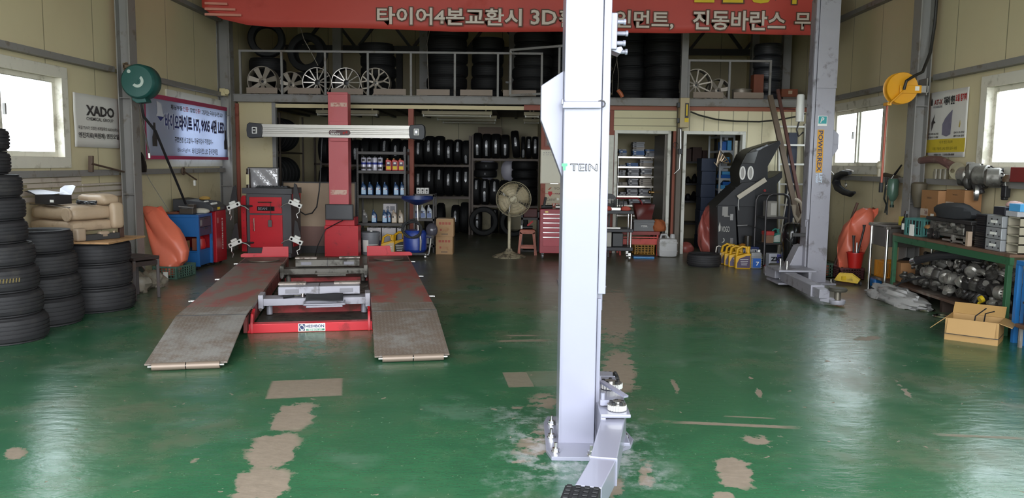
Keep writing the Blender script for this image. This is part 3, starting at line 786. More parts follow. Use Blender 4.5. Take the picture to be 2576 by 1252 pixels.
b = MB().bar((.48, 4.50, .30), (.60, 4.30, .27), .03, .012).cyl((.47, 4.52, .25), (.47, 4.52, .33), .012).cyl((.46, 4.20, .25), (.46, 4.20, .32), .012).box((.47, 4.20, .27), (.05, .04, .03)); b.build('lock_lever', silver_new, yoke)
def arm(p, q, r_, w1, h1, w2, h2, mat, par, z=.15):
    a = MB(); p3, q3, r3 = Vector((p[0], p[1], z)), Vector((q[0], q[1], z)), Vector((r_[0], r_[1], z-.005))
    a.bar(p3, q3, w1, h1); o = a.build('swing_arm', mat, par, bevel=.008)
    MB().bar(q3, r3, w2, h2).build('arm_extension', mat, o, bevel=.006)
    d = (q3-p3).normalized()
    MB().bar(q3-d*.006, q3+d*.002, w1+.004, h1+.004).build('weld_collar', mat, o, bevel=.005)
    return o
a1 = arm((.53, 4.22), (.395, 3.52), (.30, 3.22), .125, .13, .115, .12, silver_new, post)
def rubber_pad(x, y, z, w, par, rz=0):
    T = Matrix.Translation((x, y, z)) @ Matrix.Rotation(rz, 4, 'Z')
    b = MB().bx(-w/2, w/2, -w/2, w/2, 0, .05, T)
    for i in range(4):
        for j in range(4): b.bx(-w/2+.008+i*w/4, -w/2-.006+(i+1)*w/4, -w/2+.008+j*w/4, -w/2-.006+(j+1)*w/4, .05, .058, T)
    o = b.build('lifting_pad', black_rub, par, bevel=.004)
    MB().cyl((x, y, .03), (x, y, z), .035).build('pad_screw', zinc, o); return o
rubber_pad(.262, 3.14, .155, .15, a1, R(-12))
MB().box((.262, 3.14, .08), (.14, .14, .05)).build('pad_socket', silver_new, a1, bevel=.008)
a2 = arm((.56, 4.52), (.555, 4.95), (.575, 5.12), .12, .12, .095, .10, silver_new, post)
rubber_pad(.60, 5.17, .11, .13, a2)

# pair of older posts further in; only a sliver of the far one shows
def old_post(x0, s, y0, label, lettering):
    rt_, bx = two_post(x0, s, y0, .25, .30, 3.9, silver_old, label, 2, .2, 1, 1)
    b = MB(); p, q = sorted((x0-s*.10, x0+s*.50)); b.bx(p, q, y0-.10, y0+.45, 0, .02); bp = b.build('base_plate', silver_old, rt_, bevel=.003)
    for x, y in ((x0-s*.05, y0-.05), (x0-s*.05, y0+.40), (x0+s*.44, y0-.05)): MB().lathe([(0, 0), (.02, 0), (.02, .02), (0, .02)], 6, Matrix.Translation((x, y, .02))).cyl((x, y, .03), (x, y, .07), .009, n=8).build('anchor_bolt', zinc, bp)
    b = MB(); po = [(x0, 2.07), (x0-s*.11, 1.97), (x0-s*.11, 1.78), (x0, 1.62)]; b.prism(po, -(y0+.22), -(y0+.10), Tz); b.build('side_cover', silver_old, rt_, bevel=.004)
    return rt_
mate = old_post(.60, 1, 10.05, 'grey lift post hidden behind the new silver post, only its foot showing', False)
pr_ = old_post(4.07, -1, 10.50, 'grey lift post lettered in orange at the right of the hall', True)
s = -1; y0 = 10.5
TF = Matrix.Translation((0, y0, 0)) @ Matrix(((1,0,0,0),(0,0,-1,0),(0,1,0,0),(0,0,0,1)))
def V(px, py): a_ = AY(px, py, y0); return a_.x, a_.z
TV = Matrix.Translation((0, y0-.001, 0)) @ Matrix(((0,1,0,0),(0,0,-1,0),(-1,0,0,0),(0,0,0,1)))
x0, zt = V(2057, 326); x1, zb = V(2077, 434)
x1 = x0+.105
bg = MB().bx(x0, x0+.085, y0-.002, y0, zb, zt).build('decal', ink_orange, pr_)
letters('POWERREX', 'lettering', M('navy_print', '23305e', .5), TV, -zt+.012, x0+.012, (zt-zb)-.024, .060, bg, bold=.02, z=.0025)
_, z2 = V(2060, 462)
letters('LIFT', 'lettering', M('pale_blue_print', 'c8d6e6', .5), TV, -zb+.01, x0+.045, zb-z2-.02, .045, pr_, bold=.03, z=.0025)
letters('2900F', 'lettering', M('pale_blue_print', 'c8d6e6', .5), TV, -zb+.01, x0+.004, zb-z2-.02, .03, pr_, bold=.02, z=.0025)
x0, zt = V(2058, 291); x1, zb = V(2080, 317)
pb = MB().bx(x0, x1, y0-.003, y0-.001, zb, zt).build('badge', decal_white, pr_)
MB().bx(x0+.008, x1-.008, y0-.005, y0-.003, zb+.03, zt-.008).build('badge_field', M('teal_print', '2f9a9e', .5), pb)
letters('P', 'lettering', ink_white, TF, x0+.03, zb+.042, .05, zt-zb-.062, pb, bold=.02, z=.0065, shear=.3)
for py in (127, 164, 182, 219):
    for dx in (-.02, .02):
        xx, zz = V(2079, py); MB().cyl((xx+dx, y0+.002, zz), (xx+dx, y0-.006, zz), .010, n=10).build('bolt', steel_dark if py < 170 else zinc, pr_)
MB().bx(3.815, 4.075, y0-.012, y0-.001, V(2060, 222)[1], 3.9).build('upper_sleeve', silver_old, pr_, bevel=.004)
q = AY(2028, 265, 10.9)
MB().lathe([(0, -.22), (.05, -.22), (.055, -.05), (.05, 0), (.05, .12), (.04, .14), (0, .14)], 18, Matrix.Translation((3.74, 10.85, q.z))).build('oil_reservoir', white_pl, pr_)
MB().tube([(3.74, 10.85, q.z-.2), (3.70, 10.83, q.z-.33), (3.72, 10.8, q.z-.42), (3.78, 10.8, q.z-.36)], .012, 8).build('reservoir_hose', steel_dark, pr_)
MB().bx(3.62, 3.84, 10.55, 10.60, .62, .665).build('stop_bracket', steel_dark, pr_, bevel=.004)
b = MB(); b.prism([(3.80, .10), (3.62, .10), (3.60, .16), (3.74, .48), (3.80, .50)], -10.86, -10.64, Tz); b.build('carriage_gusset', silver_old, pr_, bevel=.004)
yk = MB().bx(3.32, 3.80, 10.12, 10.62, .20, .225).bx(3.32, 3.74, 10.12, 10.62, .035, .06).bx(3.70, 3.74, 10.12, 10.62, .06, .20).build('arm_yoke', silver_old, pr_, bevel=.005)
for x, y in ((3.46, 10.24), (3.46, 10.50)): MB().cyl((x, y, .02), (x, y, .33), .018, n=12).build('pivot_pin', chrome, yk)
a1 = arm((3.47, 10.28), (3.42, 9.05), (3.43, 8.86), .15, .13, .12, .10, silver_old, pr_, .13)
def round_pad(x, y, par, ring=True):
    b = MB().lathe([(0, .02), (.075, .02), (.085, .04), (.085, .07), (0, .07)], 20, Matrix.Translation((x, y, 0))); o = b.build('pad_socket', silver_old, par, bevel=.003)
    MB().cyl((x, y, .07), (x, y, .17), .035).build('pad_screw', M('worn_screw', '6d675c', .4, .6), o)
    MB().lathe([(0, .165), (.09, .165), (.10, .18), (.10, .195), (.085, .205), (0, .20)], 24, Matrix.Translation((x, y, 0))).build('lifting_pad', M('worn_pad', '4d4a42', .6, .3, .2), o)
round_pad(3.56, 8.82, a1)
MB().bar((3.43, 8.95, .06), (3.56, 8.84, .05), .09, .05).build('pad_bracket', silver_old, a1, bevel=.005)
a2 = arm((3.44, 10.45), (3.40, 10.75), (3.42, 10.9), .13, .12, .11, .10, silver_old, pr_, .13)
round_pad(3.56, 10.98, a2)

# ---------------------------------------------------------------- 3D alignment tower with camera beam
tw = thing('alignment_tower', 'tall red camera tower with a long white cross beam behind the lift', 'wheel aligner', (-2.9, 13.0, 0))
x0, x1, zl, zh = RY(815, 645, 902, 568, 12.85)
MB().bx(x0+.01, x1-.01, 12.86, 13.09, .0, zh).build('foot_cabinet', red_gloss, tw, bevel=.006)
x0, x1, zl, zh2 = RY(818, 580, 891, 561, 12.88)
MB().bx(x0, x1, 12.90, 13.2, zh, zh+.13).build('foot_cap', red_gloss, tw, bevel=.005)
pk = M('red_post_enamel', 'c4575c', .38, 0, .05, 3, 'c8706f', .15, 2)
x0, x1, zl, zh3 = RY(828, 560, 872, 234, 12.9)
x0b, x1b, _, _ = RY(832, 560, 877, 234, 12.9)
MB().bx(x0+.0, x1+.01, 12.92, 13.14, zh+.12, zh3).build('mast', pk, tw, bevel=.006)
MB().bx(x0-.005, x1+.015, 12.905, 12.925, zh3-.02, zh3+.012).build('mast_cap', pk, tw, bevel=.003)
tape = M('peeling_tape', 'd9b6a6', .5, 0, .15, 30, 'b04a48', .4, 18)
for py0, py1 in ((258, 268), (478, 489)):
    a_, c_, zl_, zh_ = RY(830, py1, 872, py0, 12.91); MB().bx(a_+.01, c_-.0, 12.913, 12.921, zl_, zh_).build('tape_mark', tape, tw)
b = MB(); zc = AY(850, 330, 12.8).z; x0 = AY(655, 330, 12.8).x; x1 = AY(1035, 335, 12.8).x
pf = [(-.10, 0), (-.10, .10), (-.045, .10), (-.04, .09), (-.02, .09), (-.015, .10), (.015, .10), (.02, .09), (.04, .09), (.045, .10), (.10, .10), (.10, 0)]
Tx = Matrix(((0,0,1,0),(0,-1,0,12.90),(1,0,0,zc),(0,0,0,1)))
b.prism([(z, y_) for z, y_ in pf], x0-.04, x1+.04, Tx)
be = b.build('camera_beam', M('white_aluminium', 'cfcac3', .35, .3, .04), tw, bevel=.002)
def beam_end(px):
    x = AY(px, 332, 12.8).x; sgn = -1 if px < 850 else 1
    b = MB(); po = [(-.10, -.11), (.09, -.125), (.125, -.09), (.135, 0), (.125, .09), (.09, .125), (-.10, .11), (-.12, .06), (-.115, -.06)]
    Te = Matrix(((sgn,0,0,x),(0,0,-1,12.84),(0,1,0,zc),(0,0,0,1)))
    b.prism(po, -.08, .07, Te); o = b.build('camera_head', char_pl, be, bevel=.012)
    b = MB().box((x, 12.765, zc), (.085, .02, .11)); c_ = b.build('camera_window', decal_white, o, bevel=.01)
    MB().box((x, 12.753, zc), (.05, .01, .075)).build('lens_frame', black_gl, c_, bevel=.01)
    MB().cyl((x, 12.75, zc), (x, 12.744, zc), .018).build('lens', zinc, c_)
beam_end(642); beam_end(1048)
b = MB(); x0, x1, zl, zh = RY(827, 340, 881, 327, 12.79)
rr = (zh-zl)/2; po = [(x0+rr+rr*cos(a_), rr*sin(a_)) for a_ in [R(90+k*20) for k in range(10)]]+[(x1-rr+rr*cos(a_), rr*sin(a_)) for a_ in [R(-90+k*20) for k in range(10)]]
b.prism(po, 0, .006, Matrix(((1,0,0,0),(0,0,-1,12.80),(0,1,0,(zl+zh)/2),(0,0,0,1)))); pl = b.build('name_plate', M('maroon_plate', '4a1a20', .35), be)
TP = Matrix(((1,0,0,0),(0,0,-1,12.794),(0,1,0,(zl+zh)/2),(0,0,0,1)))
letters('John', 'lettering', ink_white, TP, x0+.02, .005, .10, .035, pl, shear=.35, bold=.01); letters('BEAN', 'lettering', ink_white, TP, x0+.03, -.035, .15, .034, pl, bold=.03, shear=.1)
for k in range(2): MB().box((x1-.06-k*.045, 12.793, (zl+zh)/2+(-.005 if k else .008)), (.03, .003, .035)).build('plate_mark', ink_red, pl)
for zz in (zc+.125, zc-.125):
    x0, x1, _, _ = RY(829, 330, 875, 320, 12.85); MB().bx(x0, x1, 12.86, 12.93, zz-.03, zz+.03).build('beam_bracket', pk, tw, bevel=.003)
# monitor hung on the tower, its cable
mo = thing('monitor', 'dark flat monitor fixed low on the red alignment tower', 'monitor', (-2.9, 12.8, .73))
x0, x1, zl, zh = RY(818, 553, 888, 514, 12.78)
MB().bx(x0, x1, 12.79, 12.83, zl, zh).build('case', black_pl, mo, bevel=.008)
MB().bx(x0+.018, x1-.018, 12.786, 12.791, zl+.022, zh-.018).build('screen', M('dark_screen', '4b4a4e', .25, 0, .05), mo)
MB().bx(-2.96, -2.84, 12.83, 12.92, .68, .78).build('bracket', steel_dark, mo)
b = MB(); b.tube([(-2.86, 12.775, .60), (-2.94, 12.775, .56), (-3.15, 12.82, .45), (-3.26, 12.75, .2), (-3.27, 12.6, .03), (-3.4, 12.4, .01)], .008, 6)
one(b, 'monitor_cable', black_pl, 'thin black cable trailing from the tower monitor to the floor', 'cable')

# ---------------------------------------------------------------- aligner cabinet with target clamps
cb = thing('aligner_cabinet', 'red and charcoal aligner cabinet with drawer and door left of the tower', 'cabinet', (-3.9, 12.5, 0))
Y = 12.3; x0, x1, zl, zh = RY(612, 640, 731, 500, Y); zb = .10
ch = M('charcoal_enamel', '4b494c', .45, .1, .08)
MB().bx(x0+.06, x1-.0, Y+.02, Y+.55, zb, 1.03).bx(x0, x1+.02, Y, Y+.56, 1.03, 1.12).bx(x0+.0, x1, Y-.02, Y+.57, zb-.06, zb).build('body', ch, cb, bevel=.006)
a, c, zl, zh = RY(628, 536, 708, 496, Y); dr = MB().bx(a, c, Y-.005, Y+.02, zl, zh).build('drawer', red_gloss, cb, bevel=.004)
hx0, hx1, hz0, hz1 = RY(651, 511, 685, 505, Y); MB().tube([(hx0, Y, (hz0+hz1)/2), (hx0, Y-.035, (hz0+hz1)/2), (hx1, Y-.035, (hz0+hz1)/2), (hx1, Y, (hz0+hz1)/2)], .009, 8).build('handle', chrome, dr)
hx0, hx1, hz0, hz1 = RY(647, 530, 691, 519, Y); q = MB().bx(hx0, hx1, Y-.009, Y-.005, hz0, hz1).build('name_plate', black_gl, dr, bevel=.004)
letters('BEAN', 'lettering', ink_grey, Matrix(((1,0,0,0),(0,0,-1,Y-.009),(0,1,0,0),(0,0,0,1))), hx0+.02, hz0+.015, .14, hz1-hz0-.03, q, bold=.02, z=.003)
a, c, zl, zh = RY(630, 622, 710, 541, Y); do = MB().bx(a, c, Y-.005, Y+.02, zl, zh).build('door', red_gloss, cb, bevel=.004)
hx0, _, hz0, hz1 = RY(641, 580, 645, 549, Y); MB().tube([(hx0, Y, hz0), (hx0, Y-.035, hz0), (hx0, Y-.035, hz1), (hx0, Y, hz1)], .009, 8).build('handle', chrome, do)
for s, px in ((-1, 606), (1, 727)):
    xx = AY(px, 560, Y).x
    b = MB(); b.prism([(xx-.03, .12), (xx+.05, .12), (xx+.05, .99), (xx+.0, 1.0), (xx-.03, .96)] if s < 0 else [(xx-.03, .22), (xx+.04, .20), (xx+.0, .80), (xx-.03, .95)], -(Y+.5), -(Y+.1), Tz)
    w = b.build('side_wing', red_gloss, cb, bevel=.004)
    for i in range(6): MB().cyl((xx+.01, Y+.1, .25+i*.12), (xx+.01, Y+.095, .25+i*.12), .006, n=8).build('rivet', steel_dark, w)
a, c, zl, zh = RY(716, 504, 741, 487, Y); sh = MB().bx(a, c, Y+.1, Y+.35, zl, zh).build('side_tray', red_gloss, cb, bevel=.004)
ca = MB().lathe([(0, 0), (.05, 0), (.05, .035), (0, .035)], 18, Matrix.Translation(((a+c)/2, Y+.2, zh))); ca.build('dial', black_pl, sh)
tg = thing('hang_tag', 'small grey tag hanging by a cord from the cabinet drawer handle', 'tag', AY(681, 560, Y-.05))
p = AY(680, 507, Y-.045); q = AY(681, 553, Y-.03)
MB().tube([(p.x, Y-.05, p.z-.012), (p.x+.005, Y-.048, (p.z+q.z)/2), (q.x, Y-.048, q.z)], .004, 6).build('cord', steel_dark, tg)
a, c, zl, zh = RY(676, 570, 685, 553, Y-.02); MB().bx(a, c, Y-.055, Y-.04, zl, zh).build('tag_body', M('tag_plastic', '5c5654', .4), tg, bevel=.006)
# monitor on top under wrinkled clear film
mt = thing('wrapped_monitor', 'monitor under crumpled clear film on top of the red cabinet', 'monitor', (-4.0, 12.6, 1.12))
a, c, zl, zh = RY(624, 470, 699, 423, Y+.25)
MB().bx(a-.01, c+.01, Y+.27, Y+.31, zl, zh+.01).bx(-4.06, -3.92, Y+.24, Y+.34, 1.12, zl+.02).build('case', black_pl, mt, bevel=.006)
film = M('crumpled_film', 'a6a3a6', .12, .1, .25, 10, bump=0, coat=.8)
rows = []
for i in range(15):
    u = i/14; row = []
    for j in range(11):
        v = j/10; row.append((a+(c-a)*u, Y+.262-.018*abs(sin(7*u+4*v))-.012*abs(sin(13*v-9*u)), zl-.02+(zh-zl+.02)*v))
    rows.append(row)
b = MB(); b.grid(rows); b.build('plastic_film', film, mt, smooth=25, solid=.002)
kb = thing('keyboard_tray', 'low black keyboard and odds on the cabinet top before the wrapped monitor', 'keyboard', (-3.9, 12.4, 1.12))
MB().bx(-4.12, -3.62, Y+.05, Y+.2, 1.121, 1.145).build('board', black_pl, kb, bevel=.004)
for i in range(9): MB().box((-4.09+i*.054, Y+.12, 1.15), (.04, .10, .012)).build('key_row', char_pl, kb)
bt = thing('spray_bottle', 'small dark pump bottle with pale label at the cabinet corner', 'bottle', (-4.27, 12.45, 1.12))
MB().cyl((-4.26, 12.45, 1.12), (-4.26, 12.45, 1.36), .035, n=14).cyl((-4.26, 12.45, 1.36), (-4.26, 12.45, 1.42), .03, n=12).build('body', M('brown_bottle', '2c1c16', .3), bt)
MB().bx(-4.285, -4.24, 12.413, 12.416, 1.17, 1.33).build('label', M('cream_label', 'cfc49a', .5), bt)
# four reflector clamps hung on brackets beside the cabinet
def clamp(px, py, tilt, flip, label, Yc=11.98):
    c = AY(px, py, Yc); t_ = thing('wheel_target', label, 'wheel clamp', c, local=True, group='wheel clamps beside the red cabinet')
    T = Matrix.Rotation(R(tilt), 4, 'Y')
    b = MB().bx(-.135, .135, -.03, .03, -.045, .045, T); hd = b.build('clamp_body', decal_white, t_, bevel=.014)
    for x in (-.09, .09): MB().cyl(T @ Vector((x, -.025, 0)), T @ Vector((x, -.034, 0)), .022).build('eye', black_gl, hd)
    MB().bx(-.06, .06, -.025, .025, .045, .095, T).build('cap', decal_white, hd, bevel=.01)
    f = -1 if flip else 1
    b = MB().tube([T @ Vector((f*.10, 0, -.045)), T @ Vector((f*.13, -.02, -.12)), T @ Vector((f*.10, -.05, -.17)), T @ Vector((f*.15, -.05, -.23))], .012, 8); b.build('claw', zinc, t_)
    b = MB().tube([T @ Vector((-f*.12, 0, -.03)), T @ Vector((-f*.20, 0, -.10)), T @ Vector((-f*.24, 0, -.17))], .012, 8); b.build('claw', zinc, t_)
    b = MB(); b.prism([(-.06, .08), (.09, .06), (.02, .37), (-.03, .40)], -.02, .02, Matrix(((f,0,0,0),(0,0,-1,.05),(0,1,0,0),(0,0,0,1)))); b.build('target_panel', M('target_black', '1f1b1d', .5), t_, bevel=.004)
    t_.scale = (.78, .78, .78)
    b = MB().tube([(f*-.05, .05, .0), (f*-.22, .40, -.02)], .02, 8); b.build('arm', steel_dark, t_)
clamp(588, 518, -22, True, 'upper white wheel clamp left of the red cabinet'); clamp(592, 612, -24, True, 'lower white wheel clamp left of the red cabinet')
clamp(743, 513, 22, False, 'upper white wheel clamp right of the red cabinet'); clamp(745, 605, 24, False, 'lower white wheel clamp right of the red cabinet')
# board leaning against the opening
x0, x1, zl, zh = RY(716, 634, 892, 458, 13.35)
ln = thing('leaning_board', 'beige board in a dark frame standing behind the cabinet and tower', 'board', ((x0+x1)/2, 13.45, 0))
MB().bx(x0, x1, 13.36, 13.39, .45+.0, zh-.02).build('upper_panel', M('beige_board', 'a8917a', .6, 0, .06), ln)
MB().bx(x0, x1, 13.36, 13.39, .12, .45).bx(x0, x0+.001, 13.36, 13.39, 0, .12).build('lower_panel', M('brown_board', '7d5d54', .6, 0, .08), ln)
MB().bx(x0-.02, x1+.02, 13.345, 13.40, zh-.02, zh).bx(x0-.02, x0, 13.345, 13.40, 0, zh-.02).bx(x1, x1+.02, 13.345, 13.40, 0, zh-.02).bx(x0, x1, 13.345, 13.40, 0, .12).build('frame', steel_dark, ln)
b = MB(); p = [AY(x, y, 13.1) for x, y in ((811, 330), (806, 440), (803, 480), (797, 520), (785, 536), (768, 540), (752, 530), (742, 515))]
b.tube(p, .011, 8); one(b, 'air_hose', black_pl, 'black hose hanging in a loop before the beige board', 'hose')
# ---------------------------------------------------------------- tyres
def rubber_mat():
    m, t, b, tc = newmat('tyre_rubber'); L = t.links.new; o = tc.outputs['Object']
    n = noise(t, o, 7, 5, .65)
    c = mixc(t, n, lin('141416'), lin('2c2a2d'))
    c = mixc(t, mth(t, 'MULTIPLY', ramp(t, noise(t, o, 3, 6, .7), .55, .72), .4), c, lin('4a453e'))
    L(c, b.inputs['Base Color']); b.inputs['Roughness'].default_value = .68
    bn = nd(t, 'ShaderNodeBump'); bn.inputs['Strength'].default_value = .3; bn.inputs['Distance'].default_value = .004
    L(noise(t, o, 60, 3), bn.inputs['Height']); L(bn.outputs[0], b.inputs['Normal']); return m
tyre_m = rubber_mat()
tyre_new = M('new_tyre_rubber', '0a0a0c', .7, 0, .25, 12)
TY = {}
def tyre_mb(Ro, W, Ri, grooves=4, n=40):
    """tyre about local z, lying flat on z = 0"""
    h = W/2; p = [(Ri, -h*.72), (Ri+.012, -h*.9), (Ri+(Ro-Ri)*.45, -h*1.0), (Ri+(Ro-Ri)*.8, -h*.97), (Ro-.03, -h*.88), (Ro-.010, -h*.76)]
    tw = h*.76; gw = .005
    for i in range(grooves):
        z = -tw+2*tw*(i+1)/(grooves+1)
        p += [(Ro-.002+.002*(1-abs(z)/tw), z-gw), (Ro-.008, z-gw*.7), (Ro-.008, z+gw*.7), (Ro-.002+.002*(1-abs(z)/tw), z+gw)]
    p += [(Ro-.010, h*.76), (Ro-.03, h*.88), (Ri+(Ro-Ri)*.8, h*.97), (Ri+(Ro-Ri)*.45, h), (Ri+.012, h*.9), (Ri, h*.72)]
    p += [(Ri+.02, h*.5), (Ro-.03, h*.6), (Ro-.025, 0), (Ro-.03, -h*.6), (Ri+.02, -h*.5), (Ri, -h*.72)]
    return MB().lathe([(r, z+h) for r, z in p], n)
def tyre(Ro, W, Ri, loc, rot, label, group=None, mat=None, cat='tyre'):
    mat = mat or tyre_m; k = (round(Ro, 3), round(W, 3), round(Ri, 3), mat.name)
    if k not in TY:
        o = one(tyre_mb(Ro, W, Ri, n=48), 'tyre', mat, label, cat, group, smooth=30); o.location = loc; o.rotation_euler = rot; TY[k] = o; return o
    o = dup(TY[k], loc, rot, label)
    if group: o['group'] = group
    elif 'group' in o: del o['group']
    return o
def stack(cx, cy, tyres, name, group, offs=None, z=0.0, mat=None):
    n = len(tyres)
    for i, (r, w, ri) in enumerate(tyres):
        dx, dy = offs[i] if offs else (random.uniform(-.015, .015), random.uniform(-.015, .015))
        pos = 'bottom tyre' if i == 0 else ('top tyre' if i == n-1 else '%s tyre' % ORD[i])
        tyre(r, w, ri, (cx+dx, cy+dy, z), (0, 0, random.uniform(0, 6)), '%s %s %s' % (pos, 'from the floor in' if 'tyre' == pos.split()[-1] and pos.split()[0] in ORD else 'of', name), group, mat); z += w+.001
    return z
stack(-4.42, 6.66, [(.345, .225, .2), (.33, .20, .2), (.325, .21, .2), (.32, .195, .2), (.31, .19, .19), (.31, .19, .19), (.30, .19, .19), (.295, .195, .19), (.295, .19, .19)],
      'the tall used stack at the frame edge', 'tall stack of used tyres', [(.0, 0), (-.02, 0), (-.04, 0), (-.06, 0), (-.10, 0), (-.11, 0), (-.115, .0), (-.20, 0), (-.20, 0)])
stack(-4.50, 7.38, [(.345, .26, .21), (.325, .205, .2), (.315, .205, .2), (.30, .21, .2)], 'the four-high used stack before the beige seat', 'four-high stack of used tyres', [(.0, -.01), (.0, .0), (-.01, .0), (-.03, .0)])
zc = stack(-4.40, 8.13, [(.375, .245, .22), (.36, .235, .21), (.355, .225, .21)], 'the wide three-high stack under the seat board', 'three-high stack of wide tyres', [(.0, 0), (-.01, .0), (-.02, .02)])
ck = MB()      # faded yellow chalk digits on a tyre of the tall stack
for k in range(7):
    a_ = R(-52+k*4.2); ck.bar((-4.46+.326*cos(a_), 6.66+.326*sin(a_), .52), (-4.46+.326*cos(a_+.02), 6.66+.326*sin(a_+.02), .555), .010, .004)
ck = ck.build('chalk_mark', M('yellow_chalk', '6e6038', .8)); tq = bpy.data.objects['tyre.002']; ck.parent = tq
ck.matrix_parent_inverse = (Matrix.Translation(tq.location) @ tq.rotation_euler.to_matrix().to_4x4()).inverted()
# seat board and its hidden rear support
bd = one(MB().bx(-5.10, -4.04, 7.73, 8.5, zc+.002, zc+.020), 'plywood_board', M('plywood', 'a9825a', .6, 0, .12, 10, '7d5c3c', .3), 'plywood board lying on the wide tyre stack under the seat', 'board', bevel=.002)
zb = zc+.02
leather = M('beige_leather', 'a58f77', .5, 0, .06, 10, '85705c', .2, 5, bump=.15, bscale=30)
beige_pl = M('beige_plastic', '9a8672', .45, 0, .06)
st = thing('folded_car_bench', 'beige leather folded car rear seat lying on the plywood board', 'car seat', (-4.63, 8.15, zb+.001), R(-26), local=True)
def slab(x0, x1, y0, y1, z0, z1, r, name, par, mat=leather, amp=.0, cuts=6):
    b = MB(); nx, ny = cuts*2, cuts
    bm = bmesh.new()
    bmesh.ops.create_cube(bm, size=1); bmesh.ops.subdivide_edges(bm, edges=bm.edges[:], cuts=cuts, use_grid_fill=True)
    sx, sy, sz = (x1-x0), (y1-y0), (z1-z0)
    for v in bm.verts:
        p = Vector((v.co.x*sx, v.co.y*sy, v.co.z*sz)); q = Vector([max(-d/2+r, min(d/2-r, c)) if d/2 > r else 0 for c, d in zip(p, (sx, sy, sz))])
        d = p-q
        if d.length > 1e-6: p = q+d.normalized()*r
        p.z += amp*(sin(p.x*21+p.y*9)*.5+sin(p.y*33)*.5)*(1 if p.z > 0 else .3)
        v.co = p+Vector(((x0+x1)/2, (y0+y1)/2, (z0+z1)/2))
    idx = {v: i for i, v in enumerate(bm.verts)}; b.v = [tuple(v.co) for v in bm.verts]; b.f = [tuple(idx[v] for v in f.verts) for f in bm.faces]; b.m = [0]*len(b.f); bm.free()
    return b.build(name, mat, par, smooth=60)
slab(-.34, .345, -.235, .28, .085, .20, .045, 'seat_cushion', st, amp=.006)
up = slab(-.335, .33, -.235, .27, .195, .345, .06, 'folded_backrest', st, amp=.008)
MB().tube([(.33, -.24, .335), (.0, -.245, .348), (-.3, -.24, .35)], .005, 6).build('piping', M('dark_piping', '4a4038', .6), up)
MB().cyl((.285, -.262, .265), (.285, -.235, .265), .070, n=28).build('end_cap', leather, up, bevel=.008)
slab(-.10, .33, .12, .33, .34, .45, .05, 'second_backrest', st, amp=.006)
slab(.31, .40, .18, .32, .10, .37, .04, 'side_bolster', st)
slab(.33, .41, -.235, -.13, .0, .13, .02, 'hinge_cover', st, beige_pl)
MB().bx(.33, .40, -.20, .25, .0, .06).bx(-.30, -.22, -.2, .25, .0, .085).build('seat_frame', steel_dark, st, bevel=.006)
slab(.345, .40, .02, .14, .01, .085, .02, 'lever_cover', st, beige_pl)
MB().tube([(.36, .16+.05*cos(a_), .06+.06*sin(a_)) for a_ in [R(-200+k*22) for k in range(11)]], .012, 8).build('belt_loop', leather, st)
MB().bx(.30, .335, .30, .35, .0, .18).build('latch_bracket', M('rust_bracket', '4a332a', .6, .2), st, bevel=.004)
# black carton on the seat
zt = zb+.352
bxk = thing('carton', 'small black carton with white inner flaps open on the beige seat', 'box', (-4.74, 8.03, zt+.008), R(-18), local=True)
blk = M('black_card', '211d1f', .55, 0, .08)
b = MB(); w, d, h, t = .13, .10, .09, .004
b.bx(-w, w, -d, d, 0, t).bx(-w, w, -d, -d+t, t, h).bx(-w, w, d-t, d, t, h).bx(-w, -w+t, -d+t, d-t, t, h).bx(w-t, w, -d+t, d-t, t, h); b.build('tray', blk, bxk)
b = MB(); b.bar((-w, 0, h), (-w-.14, .0, h+.035), 2*d, .004, (0, 0, 1)); b.build('side_flap', blk, bxk)
b = MB(); b.add([(-w+.01, -d, h+.004), (w-.02, -d+.02, h+.012), (w-.06, d-.03, h+.02), (-w-.13, d-.02, h+.045), (-w-.13, -d+.03, h+.042)], [(0, 1, 2, 3, 4)]); b.build('white_flap', M('white_card', 'd2d2da', .5), bxk, solid=.003, smooth=0)
b = MB(); b.add([(-.03, d, h), (w, d, h), (w+.005, d+.05, h+.085), (w-.03, d+.055, h+.098), (-.02, d+.06, h+.09), (-.07, d+.05, h+.06)], [(0, 1, 2, 3, 4, 5)]); b.build('lid', M('white_card', 'd2d2da', .5), bxk, solid=.003, smooth=0)
MB().bx(w-.065, w-.015, -d-.001, -d, .02, .045).build('sticker', decal_white, bxk)
b = MB()
for k in range(5):
    b.tube([(-4.58+.05*i+.01*sin(i*2+k), 8.17-.055*i*.6+.012*cos(3*i+k*1.3), zt+.012+.011*(k % 3)+.004*sin(i+k)) for i in range(7)], .009, 6)
one(b, 'cable_bundle', black_pl, 'bundle of black cable lying on the beige seat beside the carton', 'cable')
# white boards stored along the wall under the girt
wb = M('white_board_face', 'c3b8ab', .5, 0, .05, 3, '8a7360', .2, 3)
def wpx(px, py, x=XL): return AX(px, py, x)
def wall_board(c, label, grp='white boards along the left wall', xx=-5.13, th=.04, cut=None):
    (a0, a1), (b0, b1) = c
    p, q = wpx(*a0), wpx(*b1); y0, y1 = max(p.y, 6.0), q.y
    z1, z0 = p.z, wpx(*b0).z
    b = MB().bx(xx, xx+th, y0, y1, min(z0, z1), max(z0, z1)); return one(b, 'wall_board', wb, label, 'board', grp, bevel=.003)
BO = [((8, 447), (196, 460), 'white board along the left wall, topmost of the long ones'), ((8, 461), (196, 473), 'white board with a rectangular cutout on the left wall'), ((8, 477), (196, 490), 'white board third from the top of the long ones on the wall'),
      ((20, 494), (196, 507), 'white board lowest of the long ones behind the beige seat'), ((198, 460), (310, 466), 'short white strip highest beside the grey column'), ((198, 468), (310, 480), 'short white board in the middle beside the grey column'), ((198, 483), (310, 496), 'short white board lowest beside the grey column')]
